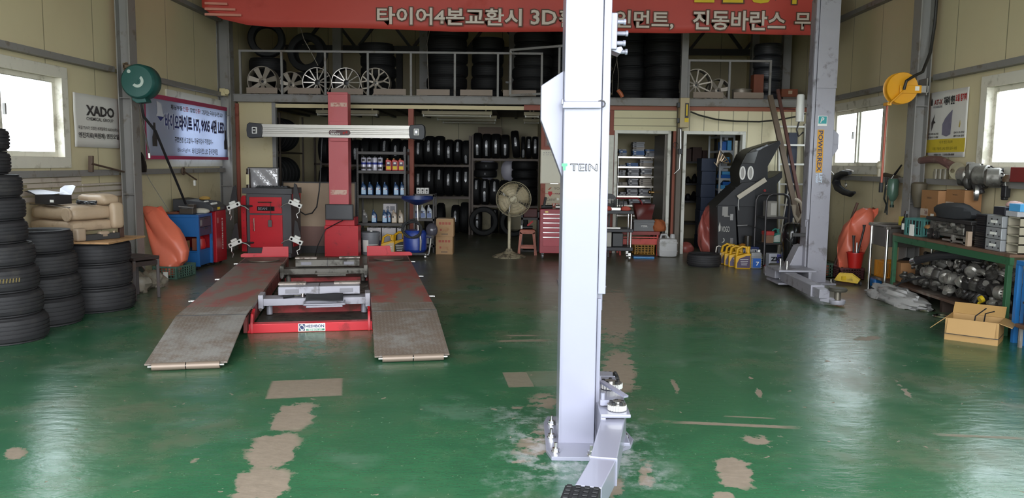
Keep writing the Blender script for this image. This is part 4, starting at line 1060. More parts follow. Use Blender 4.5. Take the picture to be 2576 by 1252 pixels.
for i, (p0, p1, lb) in enumerate(BO):
    a_, c_ = wpx(max(p0[0], -60), p0[1]), wpx(*p1); zz = sorted((wpx(100 if p0[0] < 100 else 250, p0[1]).z, wpx(100 if p0[0] < 100 else 250, p1[1]).z))
    o = one(MB().bx(-5.135, -5.10, a_.y, c_.y-.01, zz[0]+.004, zz[1]), 'wall_board', wb, lb, 'board', 'white boards along the left wall', bevel=.003)
    if i == 1: MB().bx(-5.101, -5.098, wpx(25, 465).y, wpx(55, 465).y, zz[0]+.01, zz[1]-.008).build('cutout', M('board_cutout', '8f8468', .7), o)

# ---------------------------------------------------------------- brown stool and the litter under it
sp = [Vector((-4.21, 8.57, 0)), Vector((-4.07, 8.83, 0)), Vector((-4.39, 9.00, 0)), Vector((-4.53, 8.74, 0))]
sm = M('dark_brown_stool', '2f2320', .55, 0, .15, 12, '57453a', .3)
sc_ = sum(sp, Vector())/4
so = thing('stool', 'low dark brown square stool beside the wide tyre stack', 'stool', (sc_.x, sc_.y, 0))
MB().prism([(p.x+(p.x-sc_.x)*.10, p.y+(p.y-sc_.y)*.10) for p in sp], .44, .475).build('seat', sm, so, bevel=.006)
for p in sp: MB().bar((p.x, p.y, 0), (p.x, p.y, .44), .035, .035, (1, .5, 0)).build('leg', sm, so, bevel=.004)
b = MB()
for i in range(4): b.bar(sp[i]+Vector((0, 0, .40)), sp[(i+1) % 4]+Vector((0, 0, .40)), .025, .05)
b.build('apron', sm, so)
def lump(name, c, r, sq, mat, label, cat, group=None, seed=0, n=20, amp=.22, kind=None, rz=0):
    """crumpled lump: a ball pushed about by layered waves, flat underneath"""
    rnd = random.Random(seed); W = [(Vector((rnd.uniform(-1, 1), rnd.uniform(-1, 1), rnd.uniform(-1, 1)))*f, rnd.uniform(0, 6), a) for f, a in ((3, .5), (3, .5), (7, .3), (9, .3), (15, .16), (19, .14))]
    b = MB(); vs = []; k = n//2+1
    T = Matrix.Rotation(rz, 3, 'Z')
    prof = []
    for i in range(k):
        for j in range(n):
            th = pi*i/(k-1); ph = 2*pi*j/n; d = Vector((sin(th)*cos(ph), sin(th)*sin(ph), cos(th)))
            f = 1+amp*sum(a*abs(sin(d.dot(w)+p)) for w, p, a in W)-amp*.5
            q = d*f*r; q = T @ Vector((q.x*sq[0], q.y*sq[1], q.z*sq[2])); q.z = max(q.z, -r*sq[2]*.6)
            vs.append(q+Vector(c)+Vector((0, 0, r*sq[2]*.6)))
    fs = [(i*n+j, i*n+(j+1) % n, (i+1)*n+(j+1) % n, (i+1)*n+j) for i in range(k-1) for j in range(n)]
    b.add(vs, fs); return one(b, name, mat, label, cat, group, kind, smooth=50)
bagm = M('pale_dirty_bag', '81786b', .5, 0, .25, 14, '5e564b', .4, 9)
lump('plastic_bag', (-4.56, 9.2, 0), .15, (1.0, .8, .75), bagm, 'pale dirty bag of scraps under the brown stool', 'bag', seed=3, amp=.6, n=32)
lump('plastic_bag', (-4.53, 9.58, 0), .14, (1.0, .9, .65), bagm, 'pale dirty bag of scraps between stool and green crate', 'bag', seed=5, amp=.6, n=32)
lump('scrap_box', (-4.80, 9.82, 0), .11, (1, 1, 1.3), M('dark_green_scrap', '1d2a28', .5, 0, .2), 'dark green lump of scrap at the foot of the grey column', 'scrap', seed=8, amp=.1)

# ---------------------------------------------------------------- orange bag standing in a green crate
def crate(name, label, T, w, d, h, mat, nx=8, ny=6, rows=4, tag_=False, cat='crate', group=None):
    """lattice plastic crate: rim, corner posts, ribs"""
    o = thing(name, label, cat, T.to_translation(), T.to_euler().z, group=group, local=True); t = .012
    b = MB(); b.bx(-w/2, w/2, -d/2, d/2, 0, t); b.build('floor_panel', mat, o)
    for sname, ax, sgn in (('side_wall', 0, -1), ('side_wall', 0, 1), ('end_wall', 1, -1), ('end_wall', 1, 1)):
        q = MB(); L_, P_ = (w, d) if ax == 0 else (d, w); n_ = nx if ax == 0 else ny
        def bb(u0, u1, z0, z1, th=t):
            if ax == 0: yy = sorted((sgn*P_/2, sgn*(P_/2-th))); q.bx(u0, u1, yy[0], yy[1], z0, z1)
            else: xx = sorted((sgn*P_/2, sgn*(P_/2-th))); q.bx(xx[0], xx[1], u0, u1, z0, z1)
        lo = -L_/2+(t if ax else 0); hi = -lo
        bb(lo, hi, h-.022, h, t*1.3); bb(lo, hi, 0, .02)
        for i in range(n_+1): u = lo+(hi-lo-.009)*i/n_; bb(u, u+.009, .02, h-.022, t*.7)
        for j in range(1, rows): z = .02+(h-.042)*j/rows; bb(lo, hi, z-.004, z+.004, t*.6)
        bb(lo, lo+.03, .02, h-.022); bb(hi-.03, hi, .02, h-.022)
        q.build(sname, mat, o)
    return o
green_cr = M('green_crate_plastic', '4d6b5e', .5, 0, .08, 8, '3a463c', .2)
a_, r_ = Vector((-4.41, 10.17)), Vector((-4.36, 10.64)); rzc = atan2((r_-a_).y, (r_-a_).x)-pi/2
Tc = Matrix.Translation((-4.58, 10.42, 0)) @ Matrix.Rotation(rzc, 4, 'Z')
c1 = crate('plastic_crate', 'green lattice crate holding the orange bag by the left column', Tc, .34, .48, .165, green_cr, 8, 8)
MB().bx(-.02, .045, -.245, -.242, .015, .095).build('paper_tag', decal_white, c1)
orange_bag = M('orange_bag_film', 'dc7258', .38, 0, .08, 5, 'b04a38', .2, 4)
def draped_bag(name, label, rows, mat, depth, seed, n=64, fold=.03, flat=None):
    """rows: (left, right, y near, z) world outline from the bottom up; closed gathered tube"""
    rnd = random.Random(seed); F = [(rnd.uniform(.0, 6), rnd.choice((3, 4, 5, 7, 9)), rnd.uniform(.4, 1)) for _ in range(6)]
    import itertools
    R2 = []
    for i in range(len(rows)-1):
        for k in range(5):
            u = k/5; R2.append([rows[i][j]*(1-u)+rows[i+1][j]*u for j in range(4)])
    R2.append(list(rows[-1]))
    out = []; N = len(R2)
    for i, (xl, xr, y, z) in enumerate(R2):
        v = i/(N-1); cx = (xl+xr)/2; hw = (xr-xl)/2; row = []
        dp = depth*(1-.75*v**2)
        for j in range(n):
            a_ = 2*pi*j/n; f = sum(w*(1-2*abs(sin(k_*a_/2+p+v*(2.5 if k_ < 6 else -4)))) for p, k_, w in F)/5
            rr = 1+fold*5*f; ca, sa = cos(a_), sin(a_)
            sx = math.copysign(abs(ca)**.75, ca); sy = math.copysign(abs(sa)**.75, sa)
            row.append((cx+hw*sx*rr, y+dp*sy*rr+fold*1.2*(1-2*abs(sin(5*v+1.5*a_))), z+fold*.35*sin(5*a_+4*v)))
        out.append(row)
    b = MB(); b.grid(out, closed=True); b.add(out[0], [tuple(range(n))]); b.add(out[-1], [tuple(range(n))])
    return b
rows = []
for py, l, r, Y in ((699, 404, 447, 10.42), (684, 402, 452, 10.42), (664, 398, 460, 10.42), (655, 392, 470, 10.42), (630, 386, 473, 10.44), (600, 378, 462, 10.46), (575, 371, 450, 10.50), (550, 364, 428, 10.54), (530, 358, 418, 10.58), (519, 356, 409, 10.60)):
    p, q = AY(l, py, Y), AY(r, py, Y); rows.append((max(p.x, -5.10), q.x, Y, max(p.z, .02)))
one(draped_bag('x', 'x', rows, orange_bag, .15, 4), 'refuse_bag', orange_bag, 'tall orange plastic bag leaning on the wall in the green crate', 'bag', smooth=50)

# ---------------------------------------------------------------- blue tool cart and the red machine behind it
blue_en = M('blue_enamel', '1d5c9a', .42, 0, .08, 6, '27405c', .2)
navy_en = M('navy_enamel', '33405a', .45, 0, .08)
ct = thing('tool_cart', 'blue steel tool cart with drawers beside the orange bag', 'cart', (-4.78, 11.32, 0))
x0, x1, y0, y1 = -5.02, -4.50, 11.06, 11.56
for x in (x0, x1-.035):
    for y in (y0, y1-.035): MB().bx(x, x+.035, y, y+.035, .05, .74).build('leg', blue_en, ct)
MB().bx(x0, x1, y0, y1, .74, .78).build('top_tray', blue_en, ct, bevel=.004)
MB().bx(x0+.035, x1-.035, y0+.005, y1-.005, .47, .74).build('drawer_box', blue_en, ct, bevel=.004)
for z0, z1, mt_ in ((.60, .735, M('slate_drawer', '3f4352', .45)), (.48, .595, navy_en)):
    d_ = MB().bx(x1-.036, x1-.002, y0+.04, y1-.04, z0, z1).build('drawer', mt_, ct, bevel=.003)
    MB().bx(x1-.002, x1+.012, y0+.18, y1-.18, z1-.025, z1-.012).build('handle', steel_dark, d_)
MB().bx(x1-.002, x1+.001, y0+.06, y0+.12, .62, .70).build('sticker', M('grey_sticker', '8b8a8a', .5), ct)
MB().bx(x0+.035, x1-.035, y0+.01, y1-.01, .25, .27).bx(x0+.035, x1-.035, y0+.005, y1-.005, .05, .25).build('lower_bin', blue_en, ct, bevel=.004)
for x in (x0+.06, x1-.06):
    for y in (y0+.05, y1-.05): MB().cyl((x-.012, y, .032), (x+.012, y, .032), .030, n=14).build('caster', black_rub, ct)
cart_items = [('carton', M('kraft_card', 'a88058', .6), (-4.80, 11.18, .272), (.16, .18, .13), 'small kraft carton on the lower shelf of the blue cart', 'box'), ('carton', M('rust_card', '7a4430', .6), (-4.60, 11.2, .272), (.07, .13, .17), 'narrow brown box upright in the blue cart shelf', 'box')]
for nm, mt_, c, d, lb, ca in cart_items: one(MB().bx(c[0]-d[0]/2, c[0]+d[0]/2, c[1]-d[1]/2, c[1]+d[1]/2, c[2], c[2]+d[2]), nm, mt_, lb, ca, bevel=.003)
one(MB().lathe([(0, 0), (.065, 0), (.075, .05), (.06, .14), (.02, .18), (0, .18)], 20, Matrix.Translation((-4.62, 11.40, .272))), 'funnel', M('red_plastic', 'b5201e', .4), 'red plastic funnel upside down in the blue cart shelf', 'funnel')
b = MB().box((-4.72, 11.24, .82), (.20, .13, .08)); vs_ = thing('bench_vice', 'small dark vice and clutter on the near end of the blue cart', 'vice', (-4.72, 11.2, .78)); b.build('body', M('greasy_casting', '4c443c', .5, .4, .2), vs_, bevel=.01)
MB().cyl((-4.62, 11.17, .87), (-4.82, 11.17, .885), .012).build('screw', zinc, vs_); MB().box((-4.66, 11.24, .89), (.09, .10, .06)).build('jaw', M('greasy_casting', '4c443c'), vs_, bevel=.008)
lump('rag', (-4.60, 11.42, .782), .07, (1.4, .9, .6), M('pale_rag', 'b9b2a4', .8, 0, .15), 'pale crumpled rag on the blue cart top', 'rag', seed=12)
lump('dry_leaf_scrap', (-4.92, 11.16, .782), .06, (1.6, .9, .35), M('brown_scrap', '6e3f2a', .7, 0, .2), 'brown scrap lying on the corner of the blue cart top', 'scrap', seed=13)
hm = thing('service_machine', 'red service machine with black sloping console behind the blue cart', 'machine', (-4.72, 11.85, 0))
x0, x1, y0, y1 = -5.05, -4.47, 11.62, 12.02
MB().bx(x0, x1, y0, y1, .04, .80).build('housing', M('deep_red_enamel', 'a01420', .35, 0, .06), hm, bevel=.008)
Tk = Matrix(((0,0,1,0),(1,0,0,0),(0,1,0,0),(0,0,0,1)))
b = MB(); b.prism([(x0, .80), (x1+.01, .80), (x1+.01, .86), (x1-.10, .93), (x0, .98)], -(y1+.01), -(y0-.12), Tz); b.build('console', char_pl, hm, bevel=.012)
for i in range(4): MB().cyl((-4.53-.0*i, 11.60+i*.05, .90), (-4.50, 11.60+i*.05, .915), .014, n=10).build('button', decal_white, hm)
for i in range(3): MB().cyl((-4.62, 11.58+i*.05, .93), (-4.60, 11.58+i*.05, .945), .012, n=10).build('button', decal_white, hm)
MB().bx(x1+.009, x1+.013, 11.66, 11.76, .82, .855).build('yellow_label', ink_yel, hm)
TRt = place((x1+.001, 11.90, .66), (0, 0, -1), (0, 1, 0))
letters('HESHBON', 'lettering', ink_white, TRt, -.02, -.07, .46, .045, hm, bold=.02)
MB().bx(x1, x1+.002, 11.66, 11.72, .62, .70).build('notice', M('pink_notice', 'b06a68', .5), hm)
for x in (x0+.08, x1-.08):
    for y in (y0+.06, y1-.06): MB().cyl((x-.015, y, .03), (x+.015, y, .03), .03, n=14).build('caster', black_rub, hm)
lump('rag', (-4.72, 11.86, .955), .06, (1.2, .9, .5), M('tan_rag', 'a5823f', .8), 'tan rag on the console of the red service machine', 'rag', seed=14)

# ---------------------------------------------------------------- green hose reel on the column
rc = Vector((-4.66, 9.86, 2.485))
rl = thing('hose_reel', 'dark green hose reel hung from the left grey column', 'hose reel', rc)
teal = M('teal_enamel', '1d4f4a', .45, 0, .05, 5, '16403c', .2)
def TYax(c, y0_): return Matrix.Translation((c.x, y0_, c.z)) @ Matrix.Rotation(R(90), 4, 'X')
b = MB(); b.lathe([(0, .13), (.10, .13), (.185, .125), (.205, .105), (.21, .08), (.195, .06), (.21, .04), (.21, -.08), (.195, -.10), (0, -.11)], 40, TYax(rc, 9.86))
dr = b.build('drum', teal, rl, smooth=40)
b = MB(); b.prism([(-.10, -.15), (.06, -.19), (.08, -.245), (-.04, -.26), (-.10, -.22)], -9.95, -9.80, Matrix(((1,0,0,rc.x),(0,0,-1,0),(0,1,0,rc.z),(0,0,0,1)))); b.build('hose_mouth', teal, rl, bevel=.01)
arc = []
for k in range(16):
    a_ = R(-115+k*10); arc.append((rc.x+.005+.075*cos(a_), rc.z+.01+.075*sin(a_)))
b = MB(); W_ = .017
ring = [(rc.x+.01+(.06+W_)*cos(R(-140+k*12)), 9.727, rc.z-.0+(.06+W_)*sin(R(-140+k*12))) for k in range(17)]+[(rc.x+.01+(.06-W_)*cos(R(-140+(16-k)*12)), 9.727, rc.z+(.06-W_)*sin(R(-140+(16-k)*12))) for k in range(17)]
for k in range(16): b.add([ring[k], ring[k+1], ring[33-k-1], ring[33-k]], [(0, 1, 2, 3)])
b.build('crescent_sticker', M('pale_sticker', 'aebab2', .5), dr, solid=.002, smooth=0)
MB().cyl((rc.x-.09, 9.735, rc.z+.115), (rc.x-.09, 9.727, rc.z+.115), .022, n=20).build('round_sticker', M('pale_sticker', 'aebab2'), dr)
MB().cyl((rc.x, 9.735, rc.z+.0), (rc.x, 9.722, rc.z), .022, n=16).build('hub', teal, dr)
b = MB(); b.bx(-4.92, -4.89, 9.995, 10.0, 2.50, 2.74).bx(-4.895, -4.78, 9.90, 9.93, 2.66, 2.70).bx(-4.905, -4.885, 9.90, 10.0, 2.64, 2.72); b.build('bracket', M('bronze_bracket', '6b5a48', .5, .5), rl)
b = MB(); p0 = Vector((rc.x-.02, 9.84, rc.z-.25)); b.tube([p0, (rc.x-.005, 9.9, rc.z-.42), (-4.62, 10.1, 1.9), (-4.62, 10.4, 1.55), (-4.66, 10.8, 1.2), (-4.70, 11.12, .93)], .017, 8); b.build('hose', black_rub, rl)
b = MB(); b.tube([(rc.x-.03, 9.84, rc.z-.25), (rc.x+.0, 9.85, rc.z-.5), (-4.60, 9.86, 1.62)], .010, 8); d = b.build('power_lead', M('brown_lead', '3f352e', .6), rl)
MB().cyl((-4.60, 9.86, 1.62), (-4.60, 9.86, 1.56), .018, n=12).build('plug', zinc, d)
one(MB().tube([(-5.08, 10.25, 1.95), (-5.06, 10.5, 1.6), (-5.04, 10.8, 1.25), (-4.92, 11.12, .80)], .004, 6), 'thin_wire', steel_grey, 'thin pale wire slanting down the left wall to the blue cart', 'wire')

# ---------------------------------------------------------------- sheets on the left wall
def sheet(name, label, cat, T, w, h, mat, nx=18, ny=8, amp=.006, group=None, seed=1, sag=0.0):
    rnd = random.Random(seed); ph = [rnd.uniform(0, 6) for _ in range(4)]; rows = []
    for i in range(nx+1):
        u = i/nx; row = []
        for j in range(ny+1):
            v = j/ny; z = amp*(1+.5*sin(5*u*pi+ph[0]+v*2)+.5*sin(3*v*pi+ph[1]-u*4))
            row.append(T @ Vector((w*u, h*v-sag*4*u*(1-u)*(1-v), z)))
        rows.append(row)
    b = MB(); b.grid(rows); return one(b, name, mat, label, cat, group, solid=.002, smooth=60)
def wall_T(s, p):      # frame on a side wall, x to the reader's right
    return place(p, (0, -s, 0), (0, 0, 1))
p0 = AX(188, 369, -5.125); p1 = AX(298, 248, -5.125); zT = AX(188, 234, -5.125).z
T = wall_T(-1, p0); w, h = p1.y-p0.y, (p1.z+zT)/2-p0.z
cloth_w = M('white_banner_cloth', 'dcd8d2', .6, 0, .03, 2)
xb_ = sheet('wall_banner', 'white banner with black lettering left of the grey column', 'banner', T, w, h, cloth_w, amp=.004)
def BL(txt, u0, v0, u1, v1, mat, par, T, w, h, bold=.02, z=.013, nm='lettering'):
    return letters(txt, nm, mat, T, u0*w, v0*h, (u1-u0)*w, (v1-v0)*h, par, bold=bold, z=z)
ink_char = M('charcoal_print', '3c3838', .6)
BL('XADO', .24, .60, .86, .80, ink_char, xb_, T, w, h, .04); BL('CHEMICAL GROUP', .24, .51, .83, .575, ink_char, xb_, T, w, h, .01)
BL('독일 TUV가 인정한 세계일류의 XADO(하도)', .07, .32, .95, .40, ink_char, xb_, T, w, h, .01); BL('엔진치료(복원제) 엔진오일', .07, .16, .95, .28, ink_char, xb_, T, w, h, .02)
xw = -5.03
p0 = AX(366, 400, xw); p1 = AX(569, 266, xw); zT = AX(366, 241, xw).z
T = wall_T(-1, (xw, p0.y, p0.z)); w, h = p1.y-p0.y, (p1.z+zT)/2-p0.z+.01
blue_cloth = M('pale_blue_banner', 'c2c8de', .55, 0, .05, 2)
t_ = blue_cloth.node_tree; tl = nd(t_, 'ShaderNodeBsdfTranslucent'); tl.inputs[0].default_value = lin('d8deee'); mx = nd(t_, 'ShaderNodeMixShader'); mx.inputs[0].default_value = .45
t_.links.new(t_.nodes['Principled BSDF'].outputs[0], mx.inputs[1]); t_.links.new(tl.outputs[0], mx.inputs[2]); t_.links.new(mx.outputs[0], t_.nodes['Material Output'].inputs[0])
lb_ = sheet('wall_banner', 'pale blue lamp advertisement banner with crimson borders over the left rear window', 'banner', T, w, h, blue_cloth, amp=.005, seed=3)
crim = M('crimson_print', 'b03a62', .55); navyp = M('navy_banner_print', '2b3576', .55); whitep = M('pale_print', 'd3d6e2', .55)
def patch(par, T, w, h, u0, v0, u1, v1, mat, name='print_band', z=.0125):
    return MB().bx(u0*w, u1*w, v0*h, v1*h, z-.001, z, T).build(name, mat, par, smooth=0)
patch(lb_, T, w, h, 0, .93, 1, 1, crim); patch(lb_, T, w, h, 0, 0, 1, .055, crim); patch(lb_, T, w, h, 0, .055, .012, .93, crim)
BL('튜닝부품', .27, .80, .40, .88, ink, lb_, T, w, h); BL('인증!', .405, .80, .48, .88, ink_red, lb_, T, w, h); BL('합법', .49, .80, .55, .88, ink, lb_, T, w, h); BL('인증!', .555, .80, .62, .88, ink_red, lb_, T, w, h)
BL('그림자없는 국내유일사면 LED!', .635, .79, .93, .88, ink, lb_, T, w, h)
BL('바이오라이트 H7, 9005 4면 LED', .19, .45, .96, .74, M('white_outline_print', 'd8dcec', .5), lb_, T, w, h, .06, .0125, 'lettering_outline'); BL('바이오라이트 H7, 9005 4면 LED', .20, .46, .95, .73, navyp, lb_, T, w, h, .03, .014)
BL('구조변경 신고없이~ 자동차검사 걱정없이~', .30, .27, .78, .37, ink, lb_, T, w, h); BL('Biolight', .33, .11, .48, .19, ink, lb_, T, w, h, .0); BL('바이오라이트 LED 공식판매점', .50, .09, .84, .20, ink, lb_, T, w, h)
for px, u in ((0, .09), (1, .965)):
    b = MB(); cx = u*w; b.prism([(cx-.07, .20*h), (cx+.07, .20*h), (cx+.07, .34*h), (cx+.04, .40*h), (cx+.03, .56*h), (cx-.03, .56*h), (cx-.04, .40*h), (cx-.07, .34*h)], .0115, .0125, T); b.build('printed_lamp', ink_char, lb_)
b = MB(); b.prism([(.12*w, .90*h), (.17*w, .86*h), (.18*w, .72*h), (.20*w, .68*h), (.155*w, .58*h), (.11*w, .68*h), (.125*w, .72*h)], .0115, .0125, T); bb_ = b.build('printed_badge', whitep, lb_)
b = MB(); b.prism([(.12*w, .665*h), (.19*w, .665*h), (.155*w, .59*h)], .0125, .0135, T); b.build('badge_tip', navyp, bb_)
# odds hooked on the left girt
jm = M('rusty_steel', '5b4a3e', .6, .3, .2, 12)
lv = thing('jack_lever', 'dark lever with a long rod hooked on the left girt below the white banner', 'lever', AX(230, 420, -5.0))
p = AX(229, 392, -5.02); q = AX(229, 432, -5.02); MB().bar(p, q, .05, .03).build('bracket', jm, lv); p = AX(229, 411, -5.0); q = AX(312, 432, -4.97); MB().cyl(p, q, .012, n=8).build('rod', jm, lv)
lv = thing('jack_lever', 'ring handle with a rod hanging from the left girt under the blue banner', 'lever', AX(470, 440, -5.0))
p = AX(461, 430, -5.02); MB().tube([p+Vector((0, .05*cos(R(k*30)), .05*sin(R(k*30)))) for k in range(12)], .014, 6, closed=True).build('ring', jm, lv); q = AX(494, 452, -4.98); MB().cyl(p, q, .012, n=8).build('rod', jm, lv)
MB().box(AX(490, 460, -4.98), (.03, .03, .08)).build('tag', decal_white, lv)
lump('chain_bunch', AX(352, 433, -5.0)+Vector((0, 0, .0)), .10, (.5, .9, 1.3), M('dark_chain', '26231f', .5, .5, .3, 30), 'dark bunch of wire hung at the column above the orange bag', 'wire', seed=21, amp=.5)
sb = thing('siren', 'small cream siren box on the upper left girt near the mezzanine', 'alarm', AX(563, 232, -5.05)); c = AX(563, 232, -5.03)
MB().box(c, (.10, .16, .12)).build('body', M('cream_plastic', 'cdbf95', .5), sb, bevel=.01); MB().cyl(c+Vector((.05, -.06, 0)), c+Vector((.09, -.11, 0)), .03, .045, n=14).build('horn', M('cream_plastic', 'cdbf95'), sb)

# ---------------------------------------------------------------- big red banner
YBN = 12.25
bot = [(508, 18), (530, 35), (560, 48), (620, 62), (680, 67), (750, 68), (850, 71), (950, 73), (1050, 76), (1137, 79), (1145, 79), (1300, 80), (1420, 80), (1560, 82), (1700, 83), (1785, 81), (1830, 84), (1950, 88), (2060, 89), (2112, 86)]
rows = []
for px, py in bot:
    a = AY(px, py, YBN); rows.append([Vector((a.x, YBN+.03*sin(px*.012)+.012*sin(px*.05)*(1-j/10), a.z+(4.75-a.z)*j/10)) for j in range(11)])
b = MB(); b.grid(rows)
red_cloth = M('red_banner_cloth', 'c2473d', .55, 0, .06, 1.2, 'a03a34', .2, 1.0)
bn_ = one(b, 'red_banner', red_cloth, 'large red banner with white Korean lettering hung across the hall', 'banner', solid=.003, smooth=60)
pa, pb = AY(948, 60, YBN), AY(2068, 76, YBN)
ang = atan2(pb.z-pa.z, pb.x-pa.x)
def BT(px0, px1, yb, yt, txt, mat, bold, dz, nm, sh=0):
    a, c = AY(px0, yb, YBN), AY(px1, yb+(px1-px0)*.0135, YBN); T = place((a.x, YBN-.045-dz, a.z), (c.x-a.x, 0, c.z-a.z), (0, 0, 1)); hgt = AY(px0, yt, YBN).z-a.z
    return letters(txt, nm, mat, T, 0, 0, (c-a).length, hgt, bn_, bold=bold, z=0)
outl = M('banner_outline', '5d3a2a', .6); bw = M('banner_white', 'd6c8bd', .55)
def two(px0, px1, yb, yt, txt, ink_, bo=.02):
    BT(px0-3, px1+3, yb+3, yt-3, txt, outl, bo+.045, 0, 'lettering_outline'); BT(px0, px1, yb, yt, txt, ink_, bo, .004, 'lettering')
two(950, 1312, 62, 19, '타이어4본교환시', bw); two(1335, 1400, 63, 26, '3D', bw); two(1406, 1692, 72, 25, '휠얼라인먼트,', bw)
two(1741, 1972, 76, 27, '진동바란스', bw); two(1996, 2078, 75, 34, '무료', bw)
two(1735, 2012, 8, -58, '할인행사', ink_yel, .03)
for k, (y_, l) in enumerate(((8, 60), (22, 80), (36, 95))):
    a, c = AY(512, y_, YBN-.05), AY(512+l, y_+2, YBN-.05); MB().bar((a.x+.02, YBN-.06, a.z), (c.x, YBN-.05, c.z), .002, .035).build('printed_streak', M('streak_print', 'd08a78', .55), bn_)
# ---------------------------------------------------------------- new tyres on the racks at the back
foil = M('foil_label', 'b9b9bb', .3, .15, .2, 40, '5c5c62', .4, 30)
def strip(o, Ro, W, phi, length, flip=False, across=False):
    """foil size label stuck on the tread: rounded at one end"""
    b = MB(); n = 10; r = Ro+.0015; hw = .024
    da = length/r; pts = []
    for i in range(n+1):
        u = i/n; a_ = R(-90)-phi-da/2+da*u; e = (1-u if flip else u); wv = hw if e > .2 else hw*math.sqrt(max(0.02, 1-((.2-e)/.2)**2))
        pts.append((a_, wv))
    vs = []
    for a_, wv in pts:
        for s in (-1, 1): vs.append((r*cos(a_), r*sin(a_), W/2+s*wv))
    b.add(vs, [(2*i, 2*i+1, 2*i+3, 2*i+2) for i in range(n)])
    return b.build('size_label', foil, o, smooth=60)
YT = 17.15
rack_m = M('rack_steel', '4b4038', .5, .3, .15)
def rack(px0, px1, shelves, label, yb=YT-.05, top=340):
    x0, x1 = AY(px0, 450, yb).x, AY(px1, 450, yb).x
    t_ = thing('tyre_rack', label, 'rack', ((x0+x1)/2, yb+.3, 0)); zt = AY((px0+px1)/2, top, yb).z
    for x in (x0, x1-.04):
        for y in (yb, yb+.55): MB().bx(x, x+.04, y, y+.04, 0, zt).build('post', rack_m, t_)
    for py in shelves:
        z = AY((px0+px1)/2, py, yb).z
        MB().bx(x0+.04, x1-.04, yb, yb+.04, z-.045, z).bx(x0+.04, x1-.04, yb+.55, yb+.59, z-.045, z).build('shelf_beam', rack_m, t_)
    return t_
rack(878, 1032, (414, 495), 'tyre rack behind the oil shelf, left of the red post')
rack(1036, 1184, (414, 495), 'tyre rack between the red post and the middle upright')
rack(1186, 1358, (399, 517), 'tyre rack behind the pedestal fan')
def rack_tyre(px0, px1, top, shelf, label, group, lab=None, tilt=0.0, new=True, yb=YT):
    x0, x1 = AY(px0, 450, yb).x+.002, AY(px1, 450, yb).x-.002
    z0, z1 = AY((px0+px1)/2, shelf, yb-.05).z+.004, AY((px0+px1)/2, top, yb+.05).z
    if shelf > 585: z0 = .004
    Ro = max(.24, min(.36, round((z1-z0)/2, 2))); W = round(x1-x0, 2)
    o = tyre(Ro, W, round(Ro*.62, 2), (x0, yb+Ro+.0, z0+Ro), (0, R(90)+tilt, 0), label, group, tyre_new)
    if lab is not None:
        zc = AY((px0+px1)/2, (lab[0]+lab[1])/2, yb).z-(z0+Ro)
        strip(o, Ro, W, math.asin(max(-.95, min(.95, zc/Ro))), (lab[1]-lab[0])*yb/2000/max(.5, cos(math.asin(max(-.95, min(.95, zc/Ro))))), lab[2] if len(lab) > 2 else False)
    return o
def row(name, group, shelf, L):
    n = len(L)
    for i, e in enumerate(L):
        lb = 'new tyre %s from the left %s' % (ORD[i], name)
        rack_tyre(e[0], e[1], e[2], shelf, lb, group, e[3] if len(e) > 3 else None)
row('on the top shelf right of the red post', 'new tyres on the top shelf right of the red post', 414, [(1039, 1064, 350, (357, 388, 1)), (1065, 1090, 340, (351, 380)), (1091, 1116, 341, (360, 390)), (1117, 1139, 349, (367, 398)), (1140, 1160, 350, (354, 380)), (1161, 1181, 352, (391, 413))])
row('on the middle shelf right of the red post', 'new tyres on the middle shelf right of the red post', 495, [(1039, 1064, 419, (436, 466, 1)), (1065, 1092, 418, (428, 456, 1)), (1093, 1115, 418, (425, 450)), (1116, 1139, 418, (436, 466)), (1140, 1160, 419, (431, 458, 1)), (1161, 1181, 420)])
row('on the floor right of the red post', 'new tyres on the floor right of the red post', 590, [(1066, 1090, 515), (1096, 1115, 512), (1134, 1156, 517, (529, 557)), (1157, 1178, 510)])
row('on the top shelf behind the oil shelf', 'new tyres on the top shelf behind the oil shelf', 414, [(882, 905, 350, (372, 402)), (906, 929, 346), (930, 953, 344), (955, 978, 345, (352, 378)), (983, 1006, 348, (365, 392)), (1007, 1029, 350, (370, 398))])
row('on the middle shelf behind the oil shelf', 'new tyres on the middle shelf behind the oil shelf', 495, [(882, 905, 424), (906, 929, 420), (930, 953, 420), (955, 978, 420), (983, 1006, 420), (1007, 1029, 422)])
row('on the top shelf behind the fan', 'new tyres on the top shelf behind the fan', 399, [(1189, 1211, 333, (363, 391)), (1212, 1234, 334, (367, 394)), (1235, 1258, 334, (351, 381)), (1259, 1281, 336, (364, 393, 1)), (1310, 1321, 343, (377, 398)), (1322, 1337, 342, (348, 371)), (1338, 1353, 342, (360, 386))])
o = tyre(.30, .17, .19, (AY(1282, 450, YT).x+.036, YT+.30, AY(1290, 399, YT).z+.305), (0, R(84), 0), 'new tyre tilted against its neighbours on the top shelf behind the fan', 'new tyres on the top shelf behind the fan', tyre_new)
strip(o, .30, .17, R(10), .20)
row('on the lower shelf behind the fan', 'new tyres on the lower shelf behind the fan', 517, [(1188, 1207, 449, (452, 475, 1)), (1208, 1230, 451, (453, 472)), (1231, 1256, 451, (454, 480)), (1257, 1280, 452)])
z = AY(1220, 449, YT).z+.02
for i in range(2): 
    o = tyre(.255, .165, .16, (AY(1221, 450, YT).x+(i-.5)*.02, YT+.27, z+i*.166), (0, 0, 0), '%s tyre lying flat on the upright tyres behind the fan' % ('lower', 'upper')[i], 'flat tyres behind the fan', tyre_new); strip(o, .255, .165, 0, .01)
z = AY(1318, 517, YT).z+.002
